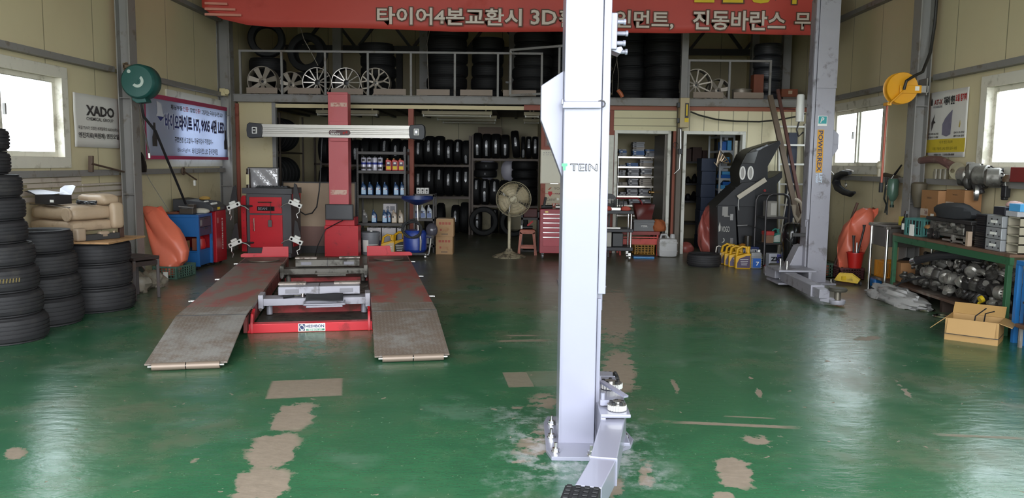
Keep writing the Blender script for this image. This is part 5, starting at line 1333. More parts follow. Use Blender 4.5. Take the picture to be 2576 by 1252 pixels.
for i in range(5):
    tyre(.285, .19, .18, (AY(1317, 450, YT).x+.02, YT+.30, z+i*.191), (0, 0, i*.7), '%s tyre up in the flat pile behind the fan at the red wall' % ORD[i], 'flat pile of tyres at the red wall', tyre_new)
row('on the floor behind the fan', 'new tyres on the floor behind the fan', 590, [(1190, 1211, 524, (535, 550)), (1235, 1254, 526, (528, 545)), (1256, 1276, 527)])
tyre(.31, .2, .2, (AY(1216, 450, 16.6).x, 16.95, .315), (R(90), 0, 0), 'tyre facing forward on the floor at the left foot of the fan rack', None, tyre_new)
tyre(.30, .2, .2, (AY(1294, 450, 16.6).x, 16.9, .305), (R(90), 0, 0), 'tyre facing forward on the floor just behind the fan pole', None, tyre_new)
for i, (px0, px1, py0, py1) in enumerate(((1204, 1248, 400, 452), (1262, 1300, 402, 455))):
    x0, x1, zl, zh = RY(px0, py0, px1, py1, YT+.55)
    b = MB(); b.ball(((x0+x1)/2, YT+.62, (zl+zh)/2), 1, 14, ((x1-x0)/2*1.1, .06, (zh-zl)/2*1.1)); one(b, 'wrapped_package', M('white_wrap', 'a9a5b0', .4, 0, .08), '%s pale plastic-wrapped package on the lower shelf behind the fan' % ('left', 'right')[i], 'package', 'wrapped packages behind the fan')
x0, x1, zl, zh = RY(1203, 323, 1263, 340, YT+.5)
one(MB().bx(x0, x1, YT+.35, YT+.40, zl, zh+.03), 'flat_carton', M('brown_carton_flat', '6d5a4a', .6), 'flat brown carton standing above the tyres behind the fan', 'box')
# rows against the left wall of the tyre room, under film
for tier, z0 in ((0, .02), (1, .98), (2, 1.72)):
    for i in range(6):
        tyre(.32, .21, .2, (XL+.50, 14.55+i*.23, z0+.32), (R(90), 0, 0), 'tyre %s from the front on the %s tier along the dark left wall' % (ORD[i], ('floor', 'middle', 'top')[tier]), 'tyres along the dark left wall of the tyre room', tyre_new)
lr = thing('tyre_rack', 'tyre rack along the dark left wall of the tyre room', 'rack', (XL+.5, 15.1, 0))
for x in (XL+.16, XL+.84):
    for y in (14.28, 15.78): MB().bx(x-.015, x+.015, y, y+.03, 0, 2.4).build('post', rack_m, lr)
for z in (.965, 1.705): MB().bx(XL+.16, XL+.84, 14.28, 15.8, z-.03, z).build('shelf_beam', rack_m, lr)
for i in range(1):     # further rack deeper in the room, between wall and oil shelf
    for tier, z0 in ((0, .004), (1, .80), (2, 1.5)):
        for k in range(3):
            tyre(.31, .21, .2, (-4.40+(i*2+k)*.222, 17.6, z0+.312), (0, R(90), 0), 'tyre %s from the left on the %s tier of the dark left rear rack' % (ORD[i*2+k], ('floor', 'middle', 'top')[tier]), 'tyres on the dark left rear rack', tyre_new)
lr = thing('tyre_rack', 'tyre rack at the dark rear left of the tyre room', 'rack', (-4.07, 17.5, 0))
for x in (-4.46, -3.75):
    for y in (17.2, 17.9): MB().bx(x, x+.04, y, y+.04, 0, 2.15).build('post', rack_m, lr)
for z in (.80, 1.5): MB().bx(-4.46, -3.71, 17.2, 17.94, z-.04, z).build('shelf_beam', rack_m, lr)
# strip lights under the mezzanine
def strip_light(px0, px1, py, Y, label):
    a, c = AY(px0, py, Y), AY(px1, py, Y); z = ZM-.255
    t_ = thing('strip_light', label, 'lamp', ((a.x+c.x)/2, Y, z))
    MB().bx(a.x, c.x, Y-.08, Y+.08, z+.02, z+.085).bx(a.x+.1, a.x+.13, Y-.01, Y+.01, z+.085, ZM-.06).bx(c.x-.13, c.x-.1, Y-.01, Y+.01, z+.085, ZM-.06).build('housing', M('strip_housing', 'c9bc9d', .5, 0, .05), t_, bevel=.006)
    for s in (-.05, .05): MB().cyl((a.x+.02, Y+s, z), (c.x-.02, Y+s, z), .014, n=10).build('tube', M('lamp_tube', 'd9d3c2', .3), t_)
    for x in (a.x+.02, c.x-.04): MB().bx(x, x+.02, Y-.07, Y+.07, z-.02, z+.02).build('holder', white_pl, t_)
strip_light(797, 952, 278, 14.9, 'unlit strip light under the mezzanine left of the tower mast')
strip_light(1062, 1238, 284, 14.9, 'unlit strip light nearest the front, right of the red post'); strip_light(1098, 1250, 300, 16.2, 'unlit strip light second from the front, right of the red post')
strip_light(1112, 1248, 314, 17.4, 'unlit strip light furthest back, right of the red post'); strip_light(1318, 1358, 284, 14.9, 'short-looking strip light cut off by the red wall, nearer the front'); strip_light(1316, 1358, 318, 17.2, 'short-looking strip light cut off by the red wall, further back')

# ---------------------------------------------------------------- oil shelf
slot = M('slotted_angle', '45413f', .5, .3, .1)
YO = 13.45
def z_at(py, px=960, Y=YO): return AY(px, py, Y).z
osf = thing('oil_shelf', 'dark slotted steel shelf of oil bottles left of the red post', 'shelf', (-2.4, YO+.2, 0))
x0, x1 = AY(897, 500, YO).x, AY(1021, 500, YO).x; ztop = z_at(376)
for x in (x0, x1-.03):
    for y in (YO, YO+.42):
        p = MB().bx(x, x+.035, y, y+.004, 0, ztop+.02).bx(x if x == x0 else x+.031, x+.004 if x == x0 else x+.035, y, y+.035, 0, ztop+.02).build('post', slot, osf)
        if y == YO:
            b = MB()
            for i in range(44): b.bx(x+.012, x+.022, y-.0015, y-.0005, .03+i*.04, .05+i*.04)
            b.build('slot_holes', black_pl, p)
SH = {}
for py in (381, 429, 491, 561):
    z = z_at(py); SH[py] = z+.0015; MB().bx(x0+.004, x1, YO+.004, YO+.45, z-.05, z).build('shelf_board', slot, osf, bevel=.003)
MB().bx(x0+.004, x1, YO+.004, YO+.45, .06, .10).build('shelf_board', slot, osf, bevel=.003)
def at_x(px, Y=YO): return AY(px, 480, Y).x
# cans
def can(px, mats, label, first=[None]):
    if first[0] is None:
        t_ = thing('spray_can', label, 'can', (0, 0, 0), group='cans on the oil shelf', local=True)
        MB().lathe([(0, 0), (.040, 0), (.042, .006), (.042, .205), (.036, .215), (0, .215)], 20).build('body', M('can_white', 'c9c6d2', .3, .2, .05), t_)
        MB().lathe([(.0425, .10), (.0425, .135)], 20).build('blue_band', ink_blue, t_); MB().lathe([(.0426, .02), (.0426, .06)], 20, arc=R(120), a0=R(-150)).build('dark_print', ink_char, t_)
        MB().lathe([(.0426, .15), (.0426, .195)], 20, arc=R(70), a0=R(-125)).build('dark_print', ink_char, t_)
        MB().cyl((0, 0, .215), (0, 0, .235), .018).build('cap', black_pl, t_); first[0] = t_
    else: t_ = dup(first[0], label=label)
    t_.location = (at_x(px), YO+.09, SH[429]); t_.rotation_euler = (0, 0, R(mats)); return t_
for i, px in enumerate((913, 927, 941, 955)): can(px, (0, 12, 150, -8)[i], 'white and blue can %s from the left on the second oil shelf' % ORD[i])
def jug_red(px, label, first=[None]):
    if first[0] is None:
        t_ = thing('oil_jug', label, 'jug', (0, 0, 0), group='red jugs on the oil shelf', local=True)
        b = MB(); Tj = Matrix(((1,0,0,0),(0,0,-1,0),(0,1,0,0),(0,0,0,1)))
        b.prism([(-.05, 0), (.05, 0), (.055, .03), (.055, .15), (.04, .175), (.01, .18), (-.02, .19), (-.05, .18)], -.05, .05, Tj); b.build('body', M('jug_red', 'b3241a', .35, 0, .06), t_, bevel=.01)
        MB().cyl((-.025, 0, .18), (-.025, 0, .205), .018, n=14).build('cap', M('gold_cap', '9a7440', .4, .3), t_)
        MB().bx(-.035, .035, -.0522, -.0512, .02, .075).build('yellow_label', ink_yel, t_); MB().bx(-.035, .035, -.0522, -.0512, .077, .145).build('dark_label', M('maroon_label', '4a2440', .5), t_); MB().bx(-.02, .02, -.0526, -.0516, .11, .14).build('white_label', decal_white, t_); first[0] = t_
    else: t_ = dup(first[0], label=label)
    t_.location = (at_x(px), YO+.11, SH[429]); return t_
for i, px in enumerate((976, 992, 1008)): jug_red(px, 'red oil jug with yellow label, %s from the left on the second oil shelf' % ORD[i])
BOT = {}
def bottle(kind, loc, label, group, rz=0):
    cols = {'blue': ('1f3f66', 'a9c4dc'), 'grey': ('77736f', '3a3836'), 'beige': ('9d8b78', 'cdbfae'), 'pale': ('b3b7bf', '5f6f9a'), 'black': ('1b1b1e', '9a9a98'), 'purple': ('3e2a5e', 'c9c2d2'), 'teal': ('2f8a78', 'c4cfc6')}
    if kind not in BOT:
        bc, lc = cols[kind]
        t_ = thing('oil_bottle', label, 'bottle', (0, 0, 0), group=group, local=True)
        b = MB(); rows = []
        for z, w, d, dx in ((0, .044, .027, 0), (.004, .048, .03, 0), (.05, .049, .031, 0), (.10, .047, .031, .0), (.135, .043, .030, .0), (.165, .032, .026, -.006), (.185, .018, .018, -.014), (.192, .013, .013, -.016), (.205, .013, .013, -.016)):
            rows.append([(dx+w*math.copysign(abs(cos(a_))**.6, cos(a_)), d*math.copysign(abs(sin(a_))**.6, sin(a_)), z) for a_ in [2*pi*k/20 for k in range(20)]])
        b.grid(rows, closed=True); b.add(rows[0], [tuple(range(20))]); b.add(rows[-1], [tuple(range(20))])
        b.build('body', M('bottle_'+kind, bc, .35, 0, .06), t_, smooth=50)
        MB().cyl((-.016, 0, .205), (-.016, 0, .222), .015, n=14).build('cap', M('bottle_cap_'+kind, bc if kind != 'pale' else 'c9c9cc', .4), t_)
        MB().prism([(-.036, .012), (.034, .012), (.034, .07), (.022, .12), (-.030, .13), (-.036, .10)], 0, .001, Matrix(((1,0,0,0),(0,0,-1,-.0315),(0,1,0,0),(0,0,0,1)))).build('front_label', M('bottle_label_'+kind, lc, .5, 0, .1, 30), t_)
        MB().prism([(-.030, .085), (-.006, .085), (-.006, .12), (-.030, .125)], 0, .001, Matrix(((1,0,0,0),(0,0,-1,-.0328),(0,1,0,0),(0,0,0,1)))).build('label_print', {'blue': M('label_pale', 'dcd6d8', .5)}.get(kind, ink_char), t_)
        MB().cyl((.018, -.0318, .098), (.018, -.0332, .098), .009, n=10).build('label_spot', ink_red if kind in ('blue', 'purple') else ink_white, t_); BOT[kind] = t_
    else: t_ = dup(BOT[kind], label=label, group=group)
    t_.location = loc; t_.rotation_euler = (0, 0, rz); return t_
for i, px in enumerate((913, 930, 950, 968, 995, 1011)): bottle('blue', (at_x(px), YO+.08, SH[491]), 'blue oil bottle %s from the left on the middle oil shelf' % ORD[i], 'blue bottles on the middle oil shelf', R((2, -3, 4, 0, 8, 10)[i]))
bottle('grey', (at_x(915), YO+.08, SH[561]), 'grey oil bottle at the left end of the lower oil shelf', None, R(20))
bottle('blue', (at_x(939), YO+.08, SH[561]), 'blue oil bottle standing alone on the lower oil shelf', None); bottle('blue', (at_x(966), YO+.08, SH[561]), 'blue oil bottle before the white box on the lower oil shelf', None); bottle('blue', (at_x(973), YO+.18, SH[561]), 'blue oil bottle half hidden behind another on the lower oil shelf', None)
bottle('beige', (at_x(990), YO+.08, SH[561]), 'left beige oil bottle on the lower oil shelf', 'beige bottles on the oil shelf'); bottle('beige', (at_x(1007), YO+.08, SH[561]), 'right beige oil bottle on the lower oil shelf', 'beige bottles on the oil shelf')
def carton(name, label, x0, x1, y0, y1, z0, z1, mat, cat='box', group=None, bevel=.003): return one(MB().bx(x0, x1, y0, y1, z0, z1), name, mat, label, cat, group, bevel=bevel)
card_w = M('white_carton', 'b9b3b4', .6, 0, .05); kraft = M('kraft_carton', 'a5815a', .65, 0, .07, 6, '8a6642', .15)
wbx = carton('carton', 'white carton with grey shapes at the back of the lower oil shelf', at_x(957), at_x(990), YO+.26, YO+.42, SH[561], z_at(514), card_w)
MB().cyl((at_x(969), YO+.259, z_at(524)), (at_x(969), YO+.256, z_at(524)), .028, n=16).build('print', ink_grey, wbx); MB().bx(at_x(975), at_x(987), YO+.256, YO+.259, z_at(532), z_at(520)).build('print', ink_grey, wbx)
for i, (a, c) in enumerate(((919, 955), (957, 993), (996, 1009))):
    o = carton('carton', 'white oil carton %s from the left under the oil shelf' % ORD[i], at_x(a), at_x(c)-.005, YO+.12, YO+.40, .102, z_at(566)-.055, card_w, group='white cartons under the oil shelf')
    T = place((at_x(a), YO+.12, z_at(582)), (1, 0, 0), (0, 0, 1)); letters('HELIX', 'lettering', ink_char, T, .07 if i < 2 else .03, .045, .12 if i < 2 else .08, .03, o, bold=.04, z=.002)
    MB().tube([T @ Vector((.035+.016*cos(R(q*36)), .06+.016*sin(R(q*36)), .002)) for q in range(10)], .003, 5, closed=True).build('ring_mark', ink_char, o)
pl = thing('oil_pail', 'grey plastic oil pail with white label under the oil shelf', 'pail', (at_x(930), 13.27, 0))
xc = at_x(931, 13.27); b = MB(); b.lathe([(0, 0), (.135, 0), (.14, .01), (.152, .30), (.16, .30), (.16, .315), (.153, .315), (.154, .345), (.163, .345), (.163, .372), (.12, .385), (0, .385)], 32, Matrix.Translation((xc, 13.27, 0)))
b.build('body', M('pail_grey', '77797f', .4, 0, .05), pl); MB().cyl((xc+.02, 13.23, .385), (xc+.02, 13.23, .405), .022, n=14).build('spout', decal_white, pl)
b = MB(); b.lathe([(.1465, .05), (.1525, .25)], 14, Matrix.Translation((xc, 13.27, 0)), arc=R(42), a0=R(-135)); b.build('label', decal_white, pl)
MB().lathe([(.147, .165), (.1475, .175)], 20, Matrix.Translation((xc, 13.27, 0)), arc=R(70), a0=R(-92)).build('pale_band', decal_white, pl)
MB().tube([(xc-.16*cos(R(a_)), 13.27-.16*sin(R(a_))*.9, .32-.05*sin(R(a_))) for a_ in range(0, 60, 10)], .005, 6).build('bail', zinc, pl)
yel = M('yellow_jug_plastic', 'd2a012', .4, 0, .05, 6)
JG = {}
def jug(loc, rz, label, group, mat=yel, lab=('4a3a52', .5), s=1.0, name='oil_jug', key='y'):
    """4 litre jug: slab body, shoulder with a hand hole, cap"""
    if key not in JG:
        t_ = thing(name, label, 'jug', (0, 0, 0), group=group, local=True); Tj = Matrix(((1,0,0,0),(0,0,-1,0),(0,1,0,0),(0,0,0,1)))
        w, d, h = .095, .055, .20
        b = MB(); b.prism([(-w, 0), (w, 0), (w, h*.97), (.05, h), (-w, h*.8)], -d, d, Tj); b.build('body', mat, t_, bevel=.012, seg=3)
        b = MB(); b.tube([(-w+.02, 0, h*.8), (-w+.035, 0, h+.045), (-.01, 0, h+.078), (.04, 0, h+.07), (.052, 0, h+.01)], .017, 10); b.build('handle', mat, t_)
        b = MB(); b.cyl((.068, 0, h-.01), (.068, 0, h+.055), .022, .02, n=16); b.build('neck', mat, t_); MB().cyl((.068, 0, h+.055), (.068, 0, h+.08), .024, n=16).build('cap', mat, t_)
        MB().prism([(-w+.018, .015), (w-.012, .015), (w-.012, .17), (.03, .165), (-.05, .13), (-w+.018, .07)], 0, .001, Matrix(((1,0,0,0),(0,0,-1,-d-.001),(0,1,0,0),(0,0,0,1)))).build('front_label', M('jug_label_'+key, lab[0], .5, 0, .08, 20), t_)
        for i in range(4): MB().box((.01, -d-.0028, .12-i*.022), (.10-.01*i, .001, .006)).build('label_line', ink_white, t_)
        JG[key] = t_
    else: t_ = dup(JG[key], label=label, group=group)
    t_.location = loc; t_.rotation_euler = (0, 0, rz); t_.scale = (s, s, s); return t_
jug((at_x(976, 13.25), 13.22, 0.0), R(5), 'yellow oil jug beside the grey pail under the oil shelf', None, lab=('b9a58a', .5), key='ya', s=1.2)
jug((at_x(1006, 13.3), 13.28, 0.0), R(-8), 'yellow oil jug beside the blue drainer under the oil shelf', None, lab=('2c2a22', .5), key='yb', s=1.35)
bottle('purple', (at_x(956, 13.3), 13.38, .0), 'purple topped black bottle between grey pail and yellow jug', None)
# small shelf to the right with its bottles
Y2 = 13.6; x0, x1 = AY(1040, 560, Y2).x, AY(1093, 560, Y2).x
ss = thing('small_shelf', 'small dark slotted shelf right of the red post behind the blue drainer', 'shelf', ((x0+x1)/2, Y2+.2, 0))
zz = {py: AY(1065, py, Y2).z for py in (488, 549, 615)}
for x in (x0, x1-.03):
    for y in (Y2, Y2+.36): MB().bx(x, x+.03, y, y+.03, 0, zz[488]).build('post', slot, ss)
for py in zz: MB().bx(x0, x1, Y2, Y2+.39, zz[py]-.047, zz[py]-.0015).build('shelf_board', slot, ss, bevel=.003)
for i, px in enumerate((1047, 1063, 1079)): bottle('pale', (AY(px, 540, Y2).x, Y2+.08, zz[549]), 'silver oil bottle %s from the left on the small shelf' % ORD[i], 'silver bottles on the small shelf')
for i, px in enumerate((1048, 1060, 1073, 1085)): bottle('black', (AY(px, 540, Y2).x, Y2+.10, zz[615]), 'black oil bottle %s from the left on the lower small shelf' % ORD[i], 'black bottles on the small shelf')
for i, px in enumerate((1051.5, 1062, 1072.5)):
    x = AY(px, 480, Y2).x; o = carton('filter_box', 'small white box %s from the left on top of the small shelf' % ORD[i], x-.034, x+.034, Y2+.05, Y2+.13, zz[488]+.001, zz[488]+.105, M('white_box', 'c9c6c2', .5), group='small white boxes on the small shelf')
    MB().bx(x-.015, x+.015, Y2+.048, Y2+.05, zz[488]+.045, zz[488]+.08).build('print', ink_char, o); MB().bx(x-.01, x+.01, Y2+.048, Y2+.05, zz[488]+.015, zz[488]+.03).build('print', ink_char, o)
# blue waste-oil drainer
od = thing('oil_drainer', 'blue wheeled oil drainer with a round pan on a pole', 'oil drainer', (AY(1045, 600, 12.7).x, 12.8, 0))
cx, cy = AY(1043, 600, 12.8).x, 12.85; blu = M('drainer_blue', '1f3a8c', .35, 0, .06, 5, '1b2340', .2)
MB().lathe([(0, .10), (.16, .10), (.19, .14), (.19, .40), (.16, .45), (0, .46)], 28, Matrix.Translation((cx, cy, 0))).build('tank', blu, od)
zp = AY(1048, 505, cy).z
MB().lathe([(.03, zp-.07), (.06, zp-.06), (.22, zp), (.255, zp+.03), (.255, zp+.075), (.248, zp+.075), (.245, zp+.035), (.21, zp+.012), (0, zp-.03), (0, zp-.07)], 40, Matrix.Translation((cx+.04, cy, 0))).build('pan', M('pan_blue', '1b2f66', .35, 0, .05), od)
MB().cyl((cx+.05, cy, .45), (cx+.04, cy, zp-.06), .017, n=12).build('pole', chrome, od)
MB().bx(cx-.20, cx+.20, cy-.18, cy+.18, .06, .10).build('base_frame', steel_dark, od, bevel=.006)
for i, (dx, dy) in enumerate(((-.19, -.17), (.19, -.17), (-.19, .17), (.19, .17))): MB().cyl((cx+dx-.015, cy+dy, .035), (cx+dx+.015, cy+dy, .035), .034, n=14).cyl((cx+dx, cy+dy, .05), (cx+dx, cy+dy, .08), .012, n=8).build('caster', zinc, od)
b = MB(); pts = []
for k in range(64): a_ = k*R(20); rr = .13+.012*sin(k*.9); pts.append((cx-.02+rr*1.15*cos(a_), cy-.225-.004*(k//18), .47+rr*sin(a_)+.01*(k//18)))
b.tube(pts, .012, 7); b.build('hose_coil', black_rub, od)
MB().tube([(cx+.10, cy-.2, .42), (cx+.12, cy-.22, .30), (cx+.11, cy-.2, .14)], .016, 8).build('valve_pipe', zinc, od)
MB().tube([(cx+.27, cy-.1, .35), (cx+.26, cy-.15, .2), (cx+.24, cy-.15, .08)], .012, 8).cyl((cx+.2, cy-.05, .36), (cx+.30, cy-.12, .35), .03, n=10).build('suction_fitting', zinc, od)
MB().ball((cx+.27, cy+.02, .45), .10, 16, (1, 1, 1.2)).build('sight_bowl', M('grey_bowl', '4e4c55', .2, .1), od)
# two cartons
for i, (a, c, t_, bt) in enumerate(((1096, 1139, 589, 633), (1097, 1141, 543, 588))):
    Yc = 13.35; x0, x1 = AY(a, 590, Yc).x, AY(c, 590, Yc).x; z0 = 0 if i == 0 else .301; z1 = z0+.30
    o = carton('carton', '%s of the two brown cartons stacked beside the tyre racks' % ('lower', 'upper')[i], x0, x1, Yc, Yc+.30, z0, z1, kraft, group='two stacked cartons')
    T = place((x0, Yc, z0), (1, 0, 0), (0, 0, 1)); w = x1-x0
    for k in range(4): MB().bx(.05+k*.052, .09+k*.052, .205, .245, 0, .0015, T).build('print_icon', M('brick_print', '9a4a36', .6), o)
    MB().bx(.065, .095, .10, .135, 0, .0015, T).build('print_mark', M('brick_print', '9a4a36'), o); MB().bx(.11, .22, .125, .128, 0, .0015, T).bx(.11, .20, .105, .108, 0, .0015, T).build('print_line', M('brick_print', '9a4a36'), o)
    MB().bx(.09, .20, .03, .055, 0, .0015, T).build('print_stamp', M('grey_brown_print', '7a6048', .6), o)
    if i: MB().bx(x0+.01, x1-.02, Yc+.005, Yc+.295, z1, z1+.004).build('tape_flap', M('pale_flap', 'bfa588', .6), o)

# ---------------------------------------------------------------- pedestal fan
fx, fy = AY(1281, 600, 13.1).x, 13.12
fn = thing('pedestal_fan', 'large dusty pedestal fan on a round base in the middle back', 'fan', (fx, fy, 0))
iv = M('dusty_ivory_paint', 'b5ab92', .5, .1, .1, 8, '6a604c', .35, 7)
b = MB().lathe([(0, 0), (.275, 0), (.28, .012), (.24, .03), (.12, .065), (.06, .10), (.045, .14), (0, .14)], 36, Matrix.Translation((fx, fy, 0))); b.build('base', M('chipped_base', '9e937c', .6, .1, .15, 12, '4a4136', .55, 12), fn)
zh_ = AY(1292, 502, 12.9).z; hx = AY(1292, 502, 12.92).x
MB().cyl((fx, fy, .12), (fx, fy, zh_-.22), .025, n=16).build('pole', iv, fn); MB().cyl((fx, fy, zh_-.30), (fx, fy, zh_-.02), .018, n=12).build('inner_pole', zinc, fn)
Th = Matrix.Translation((hx, fy-.05, zh_)) @ Matrix.Rotation(R(90), 4, 'X')   # local z -> -Y
MB().lathe([(0, -.16), (.07, -.16), (.085, -.12), (.085, -.03), (.03, -.02), (0, -.02)], 24, Th).build('motor', iv, fn)
MB().bar((fx, fy, zh_-.03), (hx, fy+.03, zh_-.01), .05, .06).build('yoke', iv, fn)
RF = .285; gw_ = M('guard_wire', 'a89e86', .4, .4, .1)
b = MB()
for rr, zz_, tk in ((RF, .0, .008), (RF, .03, .006), (RF*.92, .075, .0028), (RF*.78, .095, .0028), (RF*.62, .105, .0028), (RF*.45, .11, .0028), (RF*.30, .112, .004)):
    b.tube([Th @ Vector((rr*cos(R(k*9)), rr*sin(R(k*9)), zz_+.0)) for k in range(40)], tk, 5, closed=True)
for k in range(60):
    a_ = R(k*6); b.tube([Th @ Vector((r_*cos(a_+t_), r_*sin(a_+t_), z_)) for r_, z_, t_ in ((.07, .113, .35), (.15, .108, .22), (.22, .09, .1), (.268, .055, .02), (RF, .02, 0))], .0016, 4, caps=False)
b.build('front_guard', gw_, fn)
b = MB()
for k in range(30):
    a_ = R(k*12); b.tube([Th @ Vector((r_*cos(a_), r_*sin(a_), z_)) for r_, z_ in ((RF, 0), (.24, -.09), (.09, -.13))], .002, 4, caps=False)
b.tube([Th @ Vector((.2*cos(R(k*9)), .2*sin(R(k*9)), -.11)) for k in range(40)], .002, 4, closed=True); b.build('rear_guard', gw_, fn)
MB().lathe([(0, .10), (.055, .10), (.062, .11), (.062, .125), (.045, .135), (0, .135)], 28, Th).build('badge', iv, fn)
blm = M('dusty_blade', 'a8997a', .5, .1, .15, 10, '6f6450', .3)
for k in range(4):
    a0 = R(20+k*90); rows = []
    for i in range(7):
        r_ = .04+.215*i/6; hw = R(40)*(1-.25*abs(i/6-.6)); rows.append([Th @ Vector((r_*cos(a0+hw*(v-.5)*2), r_*sin(a0+hw*(v-.5)*2), .03+.05*(v-.5)*(.5+i/8))) for v in (0, .25, .5, .75, 1)])
    b = MB(); b.grid(rows); b.build('blade', blm, fn, solid=.003, smooth=60)
MB().cyl(Th @ Vector((0, 0, -.03)), Th @ Vector((0, 0, .07)), .045, n=20).build('hub', blm, fn)
# plastic stool with odds
x0, x1, zl, zh = RY(1299, 579, 1349, 641, 13.0)
ps = thing('plastic_stool', 'terracotta plastic stool between the fan and the red tool chest', 'stool', ((x0+x1)/2+.02, 13.53, 0))
terr = M('terracotta_plastic', 'a25a44', .5, 0, .06, 8, '7d4a3a', .2); cx, cy = (x0+x1)/2+.02, 13.53; zt = .43
MB().bx(cx-.125, cx+.125, cy-.125, cy+.125, zt-.03, zt).build('seat', terr, ps, bevel=.012, seg=3)
for k in range(4):
    T = Matrix.Translation((cx, cy, 0)) @ Matrix.Rotation(k*pi/2, 4, 'Z')
    b = MB(); Tq = T @ Matrix(((1,0,0,0),(0,0,-1,-.125),(0,1,0,0),(0,0,0,1)))
    def pl_(z): return .165-.04*z/zt
    for s in (-1, 1): b.prism([(s*pl_(0), 0), (s*(pl_(0)-.035), 0), (s*(pl_(.4)-.045), .36), (s*pl_(.4), .40)], -.006+.0, .006, Tq @ Matrix.Rotation(0, 4, 'X'))
    b.prism([(-.125, .36), (.125, .36), (.125, .41), (-.125, .41)], -.006, .006, Tq); b.prism([(-.12, .11), (.12, .11), (.118, .15), (-.118, .15)], -.006, .006, Tq)
    b.build('leg_panel', terr, ps)
sc_ = thing('air_gun', 'small dark air tool with red handle lying on the terracotta stool', 'air tool', (cx, cy, zt)); MB().cyl((cx-.10, cy, zt+.03), (cx+.09, cy, zt+.035), .026, n=12).build('barrel', black_pl, sc_); MB().cyl((cx-.115, cy-.01, zt+.035), (cx-.085, cy-.01, zt+.035), .032, n=14).build('white_cap', decal_white, sc_); MB().bar((cx+.0, cy, zt+.06), (cx+.09, cy, zt+.14), .03, .03).build('grip', ink_red, sc_)
# clutter in the shade behind the stool
b = MB().bx(.02, .34, 13.95, 14.35, .0, .02).bx(.02, .05, 13.95, 14.35, .02, .70).bx(.31, .34, 13.95, 14.35, .02, .70).bx(.02, .34, 13.95, 14.35, .56, .60)
one(b, 'side_table', steel_dark, 'dark small metal stand in the shade behind the stool', 'stand')
one(MB().bx(.06, .3, 14.0, 14.3, .602, .75), 'parts_tray', M('dark_red_tray', '5a2422', .5), 'dark red tray on the stand behind the stool', 'tray', bevel=.01)
# ---------------------------------------------------------------- red tool chest and things on the red wall
TCY = 12.85; x0, _, zl, zh = RY(1359, 526, 1405, 628, TCY); x1 = x0+.70
tc_ = thing('tool_chest', 'red wheeled tool chest with seven drawers left of the silver post', 'tool chest', ((x0+x1)/2, TCY+.22, 0))
MB().bx(x0, x1, TCY, TCY+.45, .10, zh).build('body', M('chest_red', '8e1f2c', .4, 0, .06), tc_, bevel=.006)
dz = [(532, 546), (546, 558), (558, 570), (570, 582), (582, 594), (594, 598), (600, 622)]
for i, (a, c) in enumerate([(537, 546), (547, 557), (559, 569), (571, 581), (583, 593), (595, 619)]):
    z1, z0 = AY(1380, a, TCY).z, AY(1380, c, TCY).z
    d_ = MB().bx(x0+.05, x1-.05, TCY-.008, TCY+.01, z0, z1).build('drawer', M('chest_drawer_red', '9c2836', .35, 0, .05), tc_, bevel=.003)
    MB().bx(x0+.05, x1-.05, TCY-.018, TCY-.006, z1-.016, z1-.002).build('handle', chrome, d_)
MB().bx(x0+.08, x0+.13, TCY-.003, TCY, zh-.055, zh-.03).build('badge', M('gold_badge', 'b09a5a', .4, .5), tc_); MB().cyl((x0+.36, TCY, zh-.04), (x0+.36, TCY-.004, zh-.04), .014).build('lock', chrome, tc_)
for x in (x0+.05, x1-.05):
    for y in (TCY+.05, TCY+.40): MB().cyl((x-.015, y, .05), (x+.015, y, .05), .048, n=18).bx(x-.02, x+.02, y-.02, y+.02, .08, .10).build('caster', M('caster_grey', '6a6a6c', .4, .3), tc_)
b = MB().cyl((x0+.02, TCY+.1, zh+.03), (x0+.20, TCY+.12, zh+.035), .03, n=12).cyl((x0+.06, TCY+.1, zh+.03), (x0+.09, TCY+.12, zh+.19), .022, n=10); one(b, 'impact_wrench', black_pl, 'black impact wrench with upright handle on the red tool chest', 'wrench')
one(MB().cyl((x0+.25, TCY+.08, zh+.035), (x0+.32, TCY+.08, zh+.035), .034, n=16), 'socket', zinc, 'steel socket lying on the red tool chest', 'socket')
one(MB().bx(x0+.36, x0+.62, TCY+.05, TCY+.2, zh+.001, zh+.10), 'tool_case', black_pl, 'black tool case on the red tool chest', 'case', bevel=.01)
YW = YP-.004
x0, x1, zl, zh = RY(1362, 378, 1430, 460, YW)
wbd = thing('whiteboard', 'whiteboard with faint writing on the red wall left of the silver post', 'whiteboard', ((x0+x1)/2, YW, zl))
MB().bx(x0, x1, YW-.02, YW, zl, zh).build('board', M('whiteboard_face', 'c8c2ac', .25, 0, .04), wbd)
MB().bx(x0-.012, x1+.012, YW-.028, YW, zl-.012, zl+.004).bx(x0-.012, x1+.012, YW-.028, YW, zh-.004, zh+.012).bx(x0-.012, x0+.004, YW-.028, YW, zl+.004, zh-.004).bx(x1-.004, x1+.012, YW-.028, YW, zl+.004, zh-.004).build('frame', M('board_frame', '9d9484', .4, .3), wbd)
MB().bx(x0+.16, x0+.30, YW-.05, YW-.02, zl-.02, zl-.005).build('pen_tray', zinc, wbd)
T = place((x0, YW-.021, zl), (1, 0, 0), (0, 0, 1)); letters('#.8.82000', 'lettering', ink_grey, T, .03, zh-zl-.05, .22, .022, wbd); letters('5.17 00000', 'lettering', ink_grey, T, .03, zh-zl-.085, .26, .016, wbd)
x0, x1, zl, zh = RY(1372, 315, 1425, 369, YW)
fr_ = thing('framed_notice', 'framed notice under glass above the whiteboard on the red wall', 'picture frame', ((x0+x1)/2, YW, zl))
